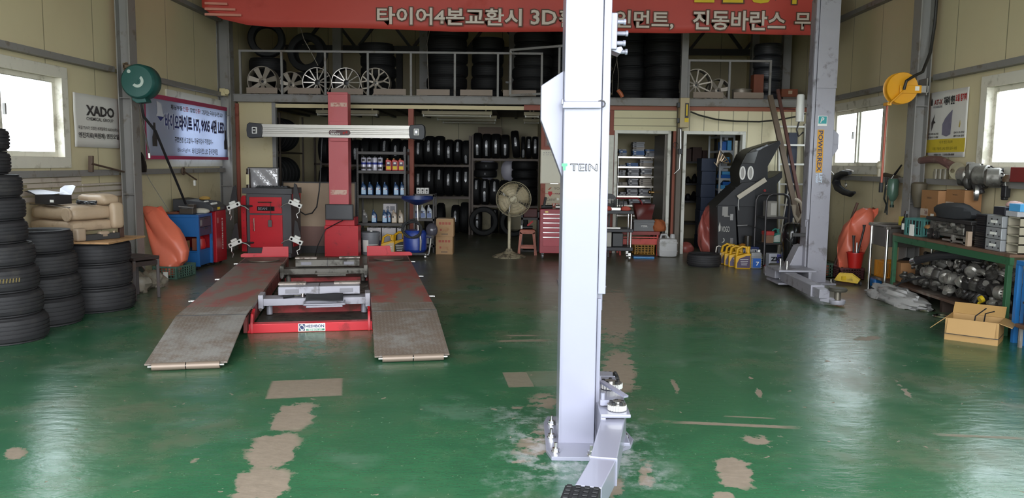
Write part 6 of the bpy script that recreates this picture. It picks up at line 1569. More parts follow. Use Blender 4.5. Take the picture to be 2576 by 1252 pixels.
MB().bx(x0, x1, YW-.03, YW, zl, zl+.03).bx(x0, x1, YW-.03, YW, zh-.03, zh).bx(x0, x0+.03, YW-.03, YW, zl+.03, zh-.03).bx(x1-.03, x1, YW-.03, YW, zl+.03, zh-.03).build('frame', M('brown_frame', '7a4438', .5), fr_)
MB().bx(x0+.03, x1-.03, YW-.012, YW-.006, zl+.03, zh-.03).build('picture', M('dim_picture', '5a5e58', .12, 0, .25, 6), fr_); MB().bx(x0+.08, x0+.19, YW-.0145, YW-.0125, zl+.2, zl+.30).build('notice_sheet', M('pink_sheet', 'a98a86', .4), fr_)
x0, x1, zl, zh = RY(1372, 462, 1470, 520, YW)
br_ = one(MB().bx(x0, x1, YW-.006, YW-.002, zl, zh), 'brand_poster', M('cream_poster', 'b8ab94', .6, 0, .05), 'cream poster of brand names on the red wall above the tool chest', 'poster')
T = place((x0, YW-.0062, zl), (1, 0, 0), (0, 0, 1)); W_, H_ = x1-x0, zh-zl
letters('YOKOHAMA', 'lettering', ink_char, T, .15, H_*.74, .40, .045, br_); letters('OLE RED', 'lettering', ink_char, T, .17, H_*.54, .2, .025, br_, bold=.02); letters('Castrol', 'lettering', ink_char, T, .03, H_*.26, .15, .05, br_, shear=.2); letters('B', 'lettering', ink_white, T, .205, H_*.28, .04, .04, br_, bold=.04)
MB().prism([(.05, H_*.55), (.085, H_*.43), (.12, H_*.55), (.12, H_*.66), (.05, H_*.66)], 0, .0015, T).build('print_shield', ink_red, br_); MB().bx(.0, .05, H_*.545, H_*.565, 0, .001, T).build('print_line', ink_red, br_); MB().bx(.12, W_, H_*.545, H_*.565, 0, .001, T).build('print_line', ink_red, br_)
MB().prism([(.04, H_*.73), (.07, H_*.73), (.115, H_*.84), (.085, H_*.84)], 0, .0015, T).build('print_mark', M('rust_print', 'a0583c', .6), br_); MB().bx(.12, .35, 0, H_*.14, 0, .0015, T).build('print_band', M('orange_red_print', 'b04a2c', .6), br_); letters('TURTLE', 'lettering', ink_white, T, .13, .01, .18, H_*.1, br_, bold=.03, z=.003); letters('TT', 'lettering', ink_char, T, .03, .02, .05, .03, br_)

# ---------------------------------------------------------------- loft: wheel rims and stacked tyres
alu = M('silver_alloy', '8f867a', .42, .4, .06); alu_d = M('dark_alloy', '19191b', .35, .3, .1); alu_f = M('machined_face', 'a8a29c', .3, .7, .05)
def rim(px, py, R_, kind, label, group, Y=14.12):
    t_ = thing('alloy_wheel', label, 'wheel', (AY(px, py, Y).x, Y, ZM+R_+.003), group=group, local=True)
    T = Matrix.Rotation(R(90), 4, 'X')     # local z -> -Y
    body = alu if kind in ('seven', 'ten', 'steel', 'wye') else alu_d
    r = R_; MB().lathe([(r, .0), (r, -.012), (r*.955, -.02), (r*.95, -.16), (r*.99, -.185), (r*.99, -.2), (r*.93, -.19), (r*.91, -.05), (r*.93, -.01), (r*.955, .0)], 48, T).build('barrel', body, t_)
    MB().lathe([(r*.955, .001), (r, .002), (r*1.0, -.004), (r*.955, -.004)], 48, T).build('lip', alu_f if body is alu_d else alu, t_)
    n = {'seven': 7, 'ten': 10, 'steel': 6, 'wye': 7, 'twelve': 12}[kind]
    hub = r*(.26 if kind in ('seven', 'steel') else .19)
    b = MB(); b.lathe([(hub*.38, -.025), (hub, -.03), (hub*1.02, -.06), (hub*.38, -.06)], 30, T); hb = b.build('hub', body if kind != 'twelve' else alu_d, t_)
    for k in range(6 if kind == 'steel' else 5): a_ = 2*pi*k/(6 if kind == 'steel' else 5)+.3; MB().cyl(T @ Vector((hub*.68*cos(a_), hub*.68*sin(a_), -.034)), T @ Vector((hub*.68*cos(a_), hub*.68*sin(a_), -.027)), r*.028, n=10).build('lug_hole', black_pl, hb)
    MB().cyl(T @ Vector((0, 0, -.055)), T @ Vector((0, 0, -.04)), hub*.4, n=20).build('bore' if kind in ('seven', 'ten', 'steel') else 'centre_cap', black_pl, hb)
    for k in range(n):
        b = MB()
        if kind == 'twelve': a0 = 2*pi*(k//2)/6+(.17 if k % 2 else -.17)+.26; a1 = 2*pi*(k//2)/6+(.25 if k % 2 else -.25)+.26; w0, w1 = .012, .010
        else: a0 = a1 = 2*pi*k/n+(.2 if kind != 'seven' else -pi/2); w0, w1 = {'seven': (r*.12, r*.19), 'ten': (r*.055, r*.05), 'steel': (r*.16, r*.17), 'wye': (r*.075, r*.05)}[kind]
        def sp_(r0, r1, aa, bb, ww0, ww1, z0, z1, th=.02):
            p0 = Vector((r0*cos(aa), r0*sin(aa), 0)); p1 = Vector((r1*cos(bb), r1*sin(bb), 0)); d = (p1-p0).normalized(); q = Vector((-d.y, d.x, 0))
            vs = [p0-q*ww0+Vector((0,0,z0)), p0+q*ww0+Vector((0,0,z0)), p1+q*ww1+Vector((0,0,z1)), p1-q*ww1+Vector((0,0,z1))]; vs += [v-Vector((0, 0, th)) for v in vs]
            b.add([T @ v for v in vs], [(0, 1, 2, 3), (7, 6, 5, 4), (0, 4, 5, 1), (1, 5, 6, 2), (2, 6, 7, 3), (3, 7, 4, 0)])
        if kind == 'wye': sp_(hub*.9, r*.58, a0, a0, w0, w0*.8, -.03, -.012); sp_(r*.55, r*.95, a0, a0+.21, w1, w1, -.012, -.004); sp_(r*.55, r*.95, a0, a0-.21, w1, w1, -.012, -.004)
        else: sp_(hub*.9, r*.955, a0, a1, w0, w1, -.03, -.006)
        b.build('spoke', alu_f if kind == 'twelve' else body, t_, bevel=.003)
    return t_
G = 'wheel rims behind the loft railing'
rim(659, 203, .262, 'seven', 'seven-spoke silver rim with open centre at the left end of the loft', G); rim(731, 206, .228, 'seven', 'smaller seven-spoke silver rim second from the left on the loft', G, 14.32)
rim(797, 203, .256, 'twelve', 'dark rim with bright thin spokes left of the tower mast', G); rim(870, 204, .256, 'twelve', 'dark rim with bright thin spokes behind the tower mast', G); rim(944, 204, .257, 'wye', 'silver rim with forked spokes right of the tower mast', G)
rim(1752, 212, .275, 'ten', 'ten-spoke silver rim beside the loft column', G); rim(1808, 219, .205, 'steel', 'small six-hole rim right of the ten-spoke rim', G, 14.36)
fr = rim(1866, 238, .17, 'steel', 'rim lying flat on the right end of the loft', G); fr.rotation_euler = (R(-90), 0, 0); fr.location = (AY(1866, 238, 14.1).x, 14.12, ZM+.204)
def lofts(px, Y, n, r, w, where, mat=tyre_new):
    x = AY(px, 150, Y).x
    for i in range(n): tyre(r, w, round(r*.6, 2), (x+random.uniform(-.02, .02), Y+random.uniform(-.02, .02), ZM+.002+i*(w+.001)), (0, 0, i*.8), 'dark tyre %s up in the loft stack %s' % (ORD[i], where), 'loft tyre stack '+where, mat)
lofts(950, 15.1, 5, .33, .21, 'behind the forked-spoke rim'); lofts(1126, 15.1, 8, .38, .23, 'right of the second loft column'); lofts(1226, 15.3, 5, .30, .24, 'behind the middle railing')
lofts(1340, 15.0, 6, .36, .21, 'behind the railing gate'); lofts(1415, 15.85, 8, .36, .23, 'behind the top of the silver post'); lofts(1590, 15.45, 7, .38, .23, 'right of the silver post'); lofts(1668, 14.9, 6, .34, .22, 'left of the loft column')
lofts(1930, 15.0, 5, .26, .22, 'of grey tyres at the right end', M('grey_tyre', '3c3d42', .4, 0, .15))
lofts(674, 15.0, 3, .335, .25, 'at the far left'); lofts(782, 15.1, 2, .36, .25, 'behind the thin-spoke rims')
for i, (px, Y, rz, r) in enumerate(((674, 15.0, 12, .335), (782, 15.1, -8, .36))):
    tyre(r, .28, round(r*.62, 2), (AY(px, 150, Y).x, Y, ZM+(.76 if i == 0 else .51)+r), (R(90), 0, R(rz)), ('tyre standing upright on the loft stack at the far left', 'tyre standing upright on the stack behind the thin-spoke rims')[i], None, tyre_new)
one(MB().bx(*[AY(p, 200, 14.9).x for p in (1881, 1905)], 14.5, 14.7, ZM, ZM+.01).bx(*[AY(p, 200, 14.9).x for p in (1881, 1905)], 14.5, 14.7, ZM+.01, AY(1890, 187, 14.5).z), 'carton', M('rust_carton', '8a4c36', .6), 'upright rusty brown carton beside the flat rim on the loft', 'box')
x0, x1 = AY(1972, 200, 14.5).x, AY(2010, 200, 14.5).x
carton('carton', 'lower pale carton at the right end of the loft', x0, x1, 14.5, 14.75, ZM, ZM+.12, M('dim_carton', '6e6256', .6)); o = carton('carton', 'orange brown carton on the pale one at the right end of the loft', x0-.03, x1-.01, 14.5, 14.75, ZM+.121, ZM+.26, M('orange_carton', '8a4a2c', .6)); MB().bx(x0+.09, x0+.16, 14.498, 14.5, ZM+.17, ZM+.23).build('label', M('pale_flap', 'bfa588'), o)
one(MB().tube([AY(x, y, 13.6) for x, y in ((755, 68), (765, 100), (782, 130), (800, 165))], .006, 5), 'loose_wire', M('pale_wire', '8a8278', .5), 'thin pale wire hanging from the banner before the loft left rims', 'wire')
one(MB().tube([AY(x, y, 14.3) for x, y in ((1081, 74), (1074, 110), (1077, 190), (1079, 236))], .006, 5), 'loose_wire', M('pale_wire', '8a8278'), 'thin pale wire hanging down the second loft column', 'wire')
cd = thing('pull_cord', 'orange grip hanging on two strings beside the silver post at loft height', 'cord', AY(1558, 235, 13.5))
p, q = AY(1554, 226, 13.5), AY(1566, 244, 13.5); MB().tube([p, p.lerp(q, .5)+Vector((.01, 0, 0)), q], [.03, .035, .03], 10).build('grip', M('orange_grip', 'b0603a', .5), cd)
MB().tube([p, AY(1556, 190, 13.5), AY(1552, 150, 13.5), AY(1552, 95, 13.5)], .004, 5).build('string', M('pale_wire', '8a8278'), cd); MB().tube([AY(1540, 240, 13.5), AY(1541, 190, 13.5), AY(1552, 150, 13.5)], .003, 5).build('string', M('pale_wire', '8a8278'), cd)
# ---------------------------------------------------------------- first store: steel shelf with thin boxes
YS = 15.2
x0, x1 = AY(1553, 450, YS).x, AY(1648, 450, YS).x
sh = thing('steel_shelf', 'bright steel shelf of thin boxes inside the first store', 'shelf', ((x0+x1)/2, YS+.2, 0))
zs = {py: AY(1600, py, YS).z for py in (393, 418, 442, 467, 492, 515, 540)}
for x in (x0+.012, x1-.012):
    for y in (YS+.015, YS+.36): MB().cyl((x, y, 0), (x, y, zs[393]), .013, n=12).build('post', chrome, sh)
for py in zs: MB().bx(x0, x1, YS, YS+.38, zs[py]-.038, zs[py]-.002).build('shelf_board', M('stainless_board', 'b5aea6', .25, .9, .05), sh, bevel=.004)
thin = {'w': M('thin_box_white', 'aaa9ae', .5, 0, .1, 20), 'b': M('thin_box_blue', '3a66a0', .5, 0, .1, 20), 'g': M('thin_box_grey', '75737a', .5, 0, .1, 20), 'c': M('thin_box_cream', 'a89c90', .5, 0, .1, 20)}
names = {393: 'top', 418: 'second', 442: 'third', 467: 'fourth', 492: 'fifth', 515: 'sixth'}
piles = {393: (((1556, 1576), 'wwbw'), ((1566, 1584), 'wwwwww'), ((1590, 1620), 'wbbwcwww'), ((1623, 1647), 'wwgb')), 418: (((1559, 1575), 'w'), ((1577, 1606), 'bb'), ((1609, 1642), 'ccwc')), 442: (((1558, 1574), 'www'), ((1579, 1608), 'wwgw'), ((1612, 1640), 'cwgw')), 467: (((1558, 1579), 'cc'), ((1581, 1606), 'gwgw'), ((1609, 1641), 'cccc')), 492: (((1560, 1576), 'wg'), ((1578, 1606), 'wgwg'), ((1609, 1640), 'wgwg')), 515: (((1558, 1580), 'wg'), ((1584, 1612), 'wgw'), ((1615, 1640), 'wwg'))}
px_w = lambda a, c: (AY(a, 450, YS).x, AY(c, 450, YS).x)
for py, L in piles.items():
    for pi_, (ab, seq) in enumerate(L):
        a, c = px_w(*ab); z = zs[py]
        if py == 393 and pi_ == 1: continue
        for i, k in enumerate(seq):
            h_ = .028+.006*((i*7+pi_*3) % 3); dx = .006*((i*5+py) % 3-1)
            o = one(MB().bx(a+.004+dx, c-.004+dx, YS+.03, YS+.30, z+.001, z+h_), 'parts_box', thin[k], 'thin parts box, %s up in the %s pile, %s steel shelf' % (ORD[i], ('left', 'middle', 'right')[min(pi_, 2) if py != 393 else max(0, pi_-1)], names[py]), 'box', 'thin boxes on the steel shelf', bevel=.002)
            MB().bx(a+.03, a+.07, YS+.0285, YS+.03, z+.010, z+h_-.008).build('end_label', ink_char if k in 'wc' else decal_white, o)
            z += h_+.001
# red bench with grey bin, red tub, rag, yellow crate
YB1 = 13.55
x0, x1 = AY(1556, 590, YB1).x, AY(1660, 590, YB1).x
rb = thing('red_bench', 'low red steel bench before the steel shelf', 'bench', ((x0+x1)/2, YB1+.2, 0)); rbm = M('bench_red', 'bf3222', .4, 0, .06, 6, '6e2a1e', .2)
za, zb_ = AY(1600, 582, YB1).z, AY(1600, 600, YB1).z
MB().bx(x0, x1, YB1, YB1+.42, za-.06, za).build('top', M('bench_top', '8a2c26', .5, 0, .1), rb, bevel=.004); MB().bx(x0, x1-.03, YB1-.02, YB1, zb_-.10, zb_).build('front_rail', rbm, rb, bevel=.003)
MB().bx(x0, x1-.03, YB1-.01, YB1+.01, zb_+.015, zb_+.035).build('thin_rail', rbm, rb)
for x in (x0+.02, x1-.05):
    for y in (YB1+.01, YB1+.38): MB().bx(x, x+.03, y, y+.03, 0, za-.06).build('leg', rbm, rb)
x0, x1, zl, zh = RY(1594, 577, 1649, 550, YB1)
gb = thing('grey_bin', 'grey plastic bin on the red bench under the dark red tub', 'bin', ((x0+x1)/2, YB1+.2, za)); gbm = M('grey_bin_plastic', '6d6e70', .5, 0, .06)
MB().bx(x0+.01, x1-.01, YB1+.05, YB1+.38, za+.001, za+.20).build('body', gbm, gb, bevel=.008); MB().bx(x0, x1, YB1+.04, YB1+.39, za+.155, za+.185).build('rim', gbm, gb, bevel=.005)
T = place((x0, YB1+.048, za), (1, 0, 0), (0, 0, 1)); letters('YEBIL', 'lettering', ink_white, T, .13, .075, .12, .03, gb); MB().tube([T @ Vector((.19+.10*cos(R(q)), .06+.065*sin(R(q)), .002)) for q in range(20, 165, 15)], .003, 5).build('print_arc', ink_grey, gb)
b = MB(); a_, c_, zl, zh = RY(1597, 547, 1648, 508, YB1); zt0 = za+.202
b.grid([[(a_+.06, YB1+.08, zt0), (c_-.04, YB1+.08, zt0), (c_-.04, YB1+.34, zt0), (a_+.06, YB1+.34, zt0)], [(a_, YB1+.02, zt0+.26), (c_, YB1+.02, zt0+.26), (c_, YB1+.40, zt0+.26), (a_, YB1+.40, zt0+.26)]], closed=True); b.add([(a_+.06, YB1+.08, zt0), (c_-.04, YB1+.08, zt0), (c_-.04, YB1+.34, zt0), (a_+.06, YB1+.34, zt0)], [(0, 1, 2, 3)])
tb_ = one(b, 'red_tub', M('dark_red_tub', '5f211e', .4, 0, .12, 6), 'dark red dirty tub on the grey bin in the first store', 'tub', solid=.008, smooth=20)
p0, p1 = AY(1552, 498, YB1-.1), AY(1617, 503, YB1-.1)
MB().tube([(p0.x, YB1+.1, p0.z-.01), (p1.x-.06, YB1+.1, p0.z-.005), (p1.x, YB1+.1, p1.z-.03), (p1.x+.03, YB1+.1, zt0+.25)], .012, 8).build('handle', M('dark_red_bar', '8a2228', .4), tb_)
lump('oily_rag', (AY(1660, 570, 13.5).x, 13.68, za+.001), .11, (1.0, .8, 1.0), M('rust_orange_rag', 'a0552a', .75, 0, .2, 12, '5e3018', .4), 'rust orange rag heaped on the end of the red bench', 'rag', seed=31, amp=.35)
yc = crate('plastic_crate', 'yellow lattice crate on the floor under the red bench', Matrix.Translation((AY(1618, 630, 13.75).x, 13.76, 0)), .36, .30, .19, M('yellow_crate', 'b5821c', .5, 0, .06), 6, 5)
one(MB().bx(AY(1593, 650, 13.1).x, AY(1646, 650, 13.1).x, 13.08, 13.25, 0, .035), 'flat_pack', M('blue_wrapper', '2f7cb5', .3, 0, .15, 12), 'flat blue packet lying on the floor by the trolley wheel', 'packet', bevel=.008)
# service trolley, mostly hidden behind the silver post
YTr = 12.75
x1 = AY(1593, 600, YTr).x; x0 = x1-.80
tr = thing('service_trolley', 'black three-deck service trolley with silver posts right of the silver lift post', 'trolley', ((x0+x1)/2, YTr+.2, 0)); trm = M('trolley_plastic', '2b2a2f', .5, 0, .08)
for a, c in ((530, 538), (576, 584), (622, 631)):
    z1, z0 = AY(1560, a, YTr).z, AY(1560, c, YTr).z; MB().bx(x0, x1, YTr, YTr+.42, z0, z1).build('deck', trm, tr, bevel=.008)
for x in (x0+.05, x1-.035):
    for y in (YTr+.04, YTr+.38): MB().cyl((x, y, .16), (x, y, AY(1560, 530, YTr).z-.01), .017, n=14).build('post', chrome, tr)
for x in (x0+.06, x1-.05):
    for y in (YTr+.05, YTr+.36): MB().cyl((x-.014, y, .045), (x+.014, y, .045), .042, n=16).bx(x-.02, x+.02, y-.025, y+.025, .07, .125).build('caster', zinc, tr)
ztr = AY(1560, 530, YTr).z
one(MB().bx(x1-.36, x1-.20, YTr+.1, YTr+.16, ztr, ztr+.045), 'socket_rail', zinc, 'silver socket rail on the top deck of the black trolley', 'tool', bevel=.003)
sk = thing('screwdriver_rack', 'row of upright dark tools on the top deck of the black trolley', 'tool rack', (x1-.22, YTr+.25, ztr)); MB().bx(x1-.34, x1-.12, YTr+.22, YTr+.30, ztr, ztr+.04).build('base', trm, sk)
for i in range(6): MB().cyl((x1-.33+i*.038, YTr+.26, ztr+.04), (x1-.33+i*.038, YTr+.26, ztr+.15+.02*(i % 2)), .010, n=8).build('tool', black_pl if i % 2 else steel_dark, sk)
for i, (dx, rz) in enumerate(((-.42, .3), (-.12, -.2))): lump('work_glove', (x1+dx, YTr+.09, ztr), .045, (1.5, .8, .9), M('red_glove', 'b0493c', .7), ('red glove on the top deck nearer the silver post', 'red glove at the right end of the trolley top deck')[i], 'glove', 'red gloves on the black trolley', seed=40+i, rz=rz)
zd = AY(1560, 576, YTr).z; zd3 = AY(1560, 622, YTr).z
bottle('blue', (x1-.50, YTr+.12, zd), 'blue bottle on the middle deck of the black trolley', None)
one(MB().bar((x1-.56, YTr+.05, zd+.012), (x1-.42, YTr+.2, zd+.18), .012, .012).cyl((x1-.42, YTr+.2, zd+.18), (x1-.41, YTr+.22, zd+.21), .02, n=10), 'ratchet', chrome, 'bright ratchet leaning up from the middle deck of the trolley', 'wrench')
one(MB().bx(x1-.42, x1-.20, YTr+.06, YTr+.20, zd+.001, zd+.02), 'spanner_set', zinc, 'flat set of spanners on the middle deck of the trolley', 'spanner', bevel=.004)
one(MB().bx(x1-.62, x1-.34, YTr+.08, YTr+.3, zd3+.001, zd3+.25), 'white_carton', M('dusty_white_carton', 'a7a39a', .6), 'dusty white carton on the bottom deck of the black trolley', 'box', bevel=.004)
one(MB().bx(x1-.32, x1-.15, YTr+.1, YTr+.3, zd3+.001, zd3+.22), 'black_case', black_pl, 'black case beside the white carton on the bottom trolley deck', 'case', bevel=.008)
# black sign with lettering behind the trolley
x0s, x1s, zl, zh = RY(1500, 528, 1551, 487, 13.3)
sg = thing('shop_sign', 'dark rounded sign with pale Korean word behind the trolley', 'sign', ((x0s+x1s)/2, 13.3, zl))
b = MB(); w = x1s-x0s; h = zh-zl; b.prism([(0, 0), (w, 0), (w, h*.55)]+[(w-.12+.12*cos(R(a)), h*.65+h*.35*sin(R(a))) for a in range(0, 91, 18)]+[(0, h)], 0, .02, Matrix(((1,0,0,x0s),(0,0,-1,13.32),(0,1,0,zl),(0,0,0,1)))); b.build('board', char_pl, sg)
letters('밧데리', 'lettering', M('sign_pale', 'b5b2ac', .5), place((x0s, 13.299, zl), (1, 0, 0), (0, 0, 1)), w*.32, h*.40, w*.60, h*.30, sg, bold=.03)
MB().bx(x0s+.1, x0s+.13, 13.30, 13.32, 0, zl).bx(x1s-.13, x1s-.10, 13.30, 13.32, 0, zl).build('stand', steel_dark, sg)
# white jerrycan
xj0, xj1, zl, zh = RY(1659, 645, 1708, 592, 13.25)
jc = thing('jerrycan', 'dirty white plastic jerrycan at the foot of the store pier', 'jerrycan', ((xj0+xj1)/2, 13.45, 0)); jcm = M('jerry_white', 'b5b4b4', .45, 0, .06, 6, '8a867e', .3); cx = (xj0+xj1)/2; hw = (xj1-xj0)/2
slab_T = Matrix.Translation((cx, 13.45, 0))
def blob(name, x0, x1, y0, y1, z0, z1, r, mat, par, n=4):
    b = MB(); bm = bmesh.new(); bmesh.ops.create_cube(bm, size=1); bmesh.ops.subdivide_edges(bm, edges=bm.edges[:], cuts=n, use_grid_fill=True); d = (x1-x0, y1-y0, z1-z0)
    for v in bm.verts:
        p = Vector([v.co[i]*d[i] for i in range(3)]); q = Vector([max(-d[i]/2+r, min(d[i]/2-r, p[i])) for i in range(3)]); e = p-q
        v.co = (q+e.normalized()*r if e.length > 1e-6 else p)+Vector(((x0+x1)/2, (y0+y1)/2, (z0+z1)/2))
    ix = {v: i for i, v in enumerate(bm.verts)}; b.v = [tuple(v.co) for v in bm.verts]; b.f = [tuple(ix[v] for v in f.verts) for f in bm.faces]; b.m = [0]*len(b.f); bm.free()
    return b.build(name, mat, par, smooth=60)
blob('body', cx-hw, cx+hw, 13.32, 13.58, 0, .315, .04, jcm, jc); MB().bx(cx-hw-.002, cx+hw+.002, 13.318, 13.582, .235, .25).bx(cx-hw-.002, cx+hw+.002, 13.318, 13.582, .10, .11).build('rib', jcm, jc, bevel=.004)
MB().tube([(cx-hw+.04, 13.45, .30), (cx-hw+.06, 13.45, .37), (cx-.02, 13.45, .375), (cx+.02, 13.45, .31)], .022, 10).build('handle', jcm, jc); MB().lathe([(0, .30), (.045, .30), (.045, .35), (.035, .385), (0, .385)], 18, Matrix.Translation((cx+.09, 13.45, 0))).build('spout', jcm, jc)
# control box on the store column with its cables
x0, x1, zl, zh = RY(1709, 321, 1735, 246, 13.6)
cbx = thing('control_box', 'cream control box with yellow warning label on the grey store column', 'control box', ((x0+x1)/2, 13.65, zl))
MB().bx(x0, x1, 13.58, 13.745, zl, zh).build('case', M('cream_case', 'b9a882', .5, 0, .06), cbx, bevel=.01); MB().bx(x0+.08, x0+.145, 13.576, 13.58, zl+.09, zh-.09).build('label', ink_char, cbx); MB().bx(x0+.08, x0+.145, 13.574, 13.576, zl+.09, zl+.16).build('yellow_label', ink_yel, cbx); MB().bx(x0+.10, x0+.125, 13.574, 13.576, zl+.20, zh-.11).build('pictogram', ink_yel, cbx); MB().bx(x0-.04, x0, 13.60, 13.68, zl+.08, zl+.16).build('switch', black_pl, cbx, bevel=.005); MB().bx(x0-.045, x0, 13.60, 13.68, zh-.16, zh-.08).build('switch', black_pl, cbx, bevel=.005)
px = AY(1704, 400, 13.7).x
hk = thing('door_lever', 'bent steel rod and black clip hanging on the store column', 'lever', (px, 13.7, 1.5)); a_ = [AY(x, y, 13.70) for x, y in ((1712, 325), (1712, 372), (1710, 400), (1709, 425), (1696, 437))]; MB().tube(a_, .010, 7).build('rod', zinc, hk); q = AY(1711, 380, 13.68); MB().bx(q.x-.035, q.x+.035, 13.66, 13.72, q.z-.05, q.z+.04).build('clip', black_pl, hk, bevel=.006); MB().tube([AY(1700+6*cos(R(k*36)), 365+8*sin(R(k*36)), 13.69) for k in range(10)], .005, 6, closed=True).build('ring', black_pl, hk)
one(MB().tube([AY(x, y, 13.62) for x, y in ((1737, 281), (1760, 290), (1800, 300), (1850, 305), (1910, 306), (1955, 302), (2010, 292), (2026, 286))], .014, 8), 'power_cable', M('dark_hose_green', '2b2a22', .5), 'dark cable swagged from the control box to the orange lettered post', 'cable')
one(MB().tube([AY(x, y, 13.80) for x, y in ((1524, 268), (1550, 259), (1620, 260), (1690, 260), (1760, 261), (1900, 263), (1960, 273), (2000, 276))], .012, 6), 'conduit', M('red_brown_conduit', '6a2a24', .5), 'red brown conduit clipped along the fascia under the loft', 'conduit')

# ---------------------------------------------------------------- second store seen through its door
shd = thing('parts_shelf', 'dark shelves at the back of the second store', 'shelf', (AY(1760, 450, 16.3).x, 16.5, 0)); x0, x1 = AY(1718, 450, 16.2).x, AY(1815, 450, 16.2).x
zq = {py: AY(1760, py, 16.2).z for py in (406, 461, 505, 560)}
for py in zq: MB().bx(x0, x1, 16.2, 16.75, zq[py]-.04, zq[py]).build('shelf_board', steel_dark, shd)
for x in (x0, x1-.04):
    for y in (16.2, 16.71): MB().bx(x, x+.04, y, y+.04, 0, 2.2).build('post', steel_dark, shd)
br = M('brown_parts_box', '4e362e', .6, 0, .15)
for i, (a, c, t) in enumerate(((1724, 1738, 374), (1741, 1764, 370), (1766, 1778, 378))): xx0, xx1 = AY(a, 450, 16.25).x, AY(c, 450, 16.25).x; carton('carton', 'brown carton %s from the left on the upper dark shelf of the second store' % ORD[i], xx0, xx1, 16.28, 16.6, zq[406]+.002, AY(1750, t, 16.25).z, br, group='brown cartons in the second store')
for row_, py in enumerate((461, 505)):
    for i, a in enumerate((1726, 1741, 1756, 1772)): lump('spare_part', (AY(a+6, 450, 16.4).x, 16.42, zq[py]+.001), .047, (1, 1, 1.5+.5*(i % 2)), M('black_part', '19191c', .5, .1, .3), 'dark spare part %s from the left on the %s shelf of the second store' % (ORD[i], ('middle', 'lower')[row_]), 'car part', 'dark spare parts in the second store', seed=60+i+row_*7, n=14, amp=.5)
YQ = 14.7; x0, x1 = AY(1808, 450, YQ).x, AY(1845, 450, YQ).x
fs = thing('slotted_shelf', 'pale slotted steel shelf of blue boxes behind the second store door', 'shelf', ((x0+x1)/2, YQ+.5, 0)); pale = M('pale_slotted_steel', 'b9bcc0', .4, .2, .06)
zz = [AY(1826, p, YQ).z for p in (340, 378, 417, 448, 475, 497, 530)]
for x in (x0, x1-.03): MB().bx(x, x+.035, YQ, YQ+.004, 0, zz[0]+.02).bx(x, x+.035, YQ+.9, YQ+.904, 0, zz[0]+.02).build('post', pale, fs)
for z in zz: MB().bx(x0+.035, x1-.03, YQ, YQ+.9, z-.04, z).build('shelf_board', pale, fs, bevel=.002)
for i, (xa, s) in enumerate(((x0+.035, 1), (x1-.03, -1))):
    for z in zz[1:4]: MB().prism([(xa, z-.04), (xa+s*.05, z-.04), (xa, z-.09)], -YQ-.004, -YQ, Tz).build('corner_plate', pale, fs)
cob = M('cobalt_box', '1f62b5', .4, 0, .12, 14); sky_ = M('light_blue_box', '4f9fd6', .4, 0, .12, 14)
bxs = [(1, [(0, .45, .16, cob, .0), (.5, .95, .18, sky_, 0), (.2, .6, .05, thin['w'], .182)]), (2, [(0, .6, .06, thin['w'], 0), (.05, .9, .05, cob, .062), (.1, .8, .05, sky_, .113)]), (3, [(0, .95, .06, cob, 0), (.1, .9, .06, sky_, .062), (.0, .7, .05, thin['w'], .124)]), (4, [(0, .9, .07, sky_, 0), (.2, 1, .06, cob, .072)]), (5, [(0, 1, .13, navy_en, 0)]), (6, [(0, .5, .15, cob, 0), (.55, 1, .06, sky_, 0)])]
wq = x1-x0-.08
for li, L in bxs:
    for i, (a, c, h, mt_, up_) in enumerate(L): carton('parts_box', '%s box, %s on shelf %s of the pale slotted rack' % ('white' if mt_ is thin['w'] else ('dark blue' if mt_ is navy_en else ('deep blue' if mt_ is cob else 'light blue')), ('first', 'second', 'third')[i], ('two', 'three', 'four', 'five', 'six', 'seven')[li-1]), x0+.05+wq*a, x0+.04+wq*c, YQ+.03, YQ+.35, zz[li]+.001+up_, zz[li]+up_+h, mt_, group='boxes on the pale slotted rack')
# dark blue boxes stacked to the left of it
for i in range(7): carton('parts_box', 'dark blue box %s up in the pile left of the pale slotted rack' % ORD[i], x0-.30+.01*(i % 2), x0-.03, YQ+.1, YQ+.5, i*.24, i*.24+.235, M('midnight_box', '1c2a44', .5, 0, .15, 14), group='dark blue boxes in the second store')
b = MB(); P = [AY(x, y, 14.3) for x, y in ((1803, 415), (1805, 400), (1810, 385), (1812, 374))]
mf = thing('exhaust_manifold', 'bright exhaust manifold hanging inside the second store door', 'car part', AY(1812, 395, 14.3)); pip = M('tan_pipe', 'a8967f', .3, .6, .1)
for k in range(4): MB().tube([AY(1803+k*2, 416-k*2, 14.3+k*.03), AY(1806+k*6, 400-k*2, 14.3+k*.02), AY(1812+k*6, 378+k*8, 14.28), AY(1818+k*5, 388+k*7, 14.26), AY(1812+k*3, 404+k*2, 14.28)], .018, 8).build('runner', pip, mf)
MB().bar(AY(1796, 408, 14.3), AY(1806, 420, 14.3), .03, .012).build('flange', pip, mf); MB().tube([AY(1812, 372, 14.3), AY(1811, 355, 14.3), AY(1811, 340, 14.3)], .004, 5).build('hook_wire', steel_dark, mf)
x0, x1 = AY(1846, 450, 14.0).x, AY(1862, 450, 14.0).x
sd = MB().bx(x0, x0+.045, 14.02, 14.06, 0, 1.98).bx(x1-.02, x1, 14.02, 14.06, 0, 1.98).build('sliding_leaf', pvc_white, d2); MB().bx(x0+.045, x1-.02, 14.035, 14.045, .0, 1.98).build('pane', glass, sd)
red_bag = M('red_bag_film', '9a5048', .4, 0, .1, 5, '6e2e2c', .25)
rows = []
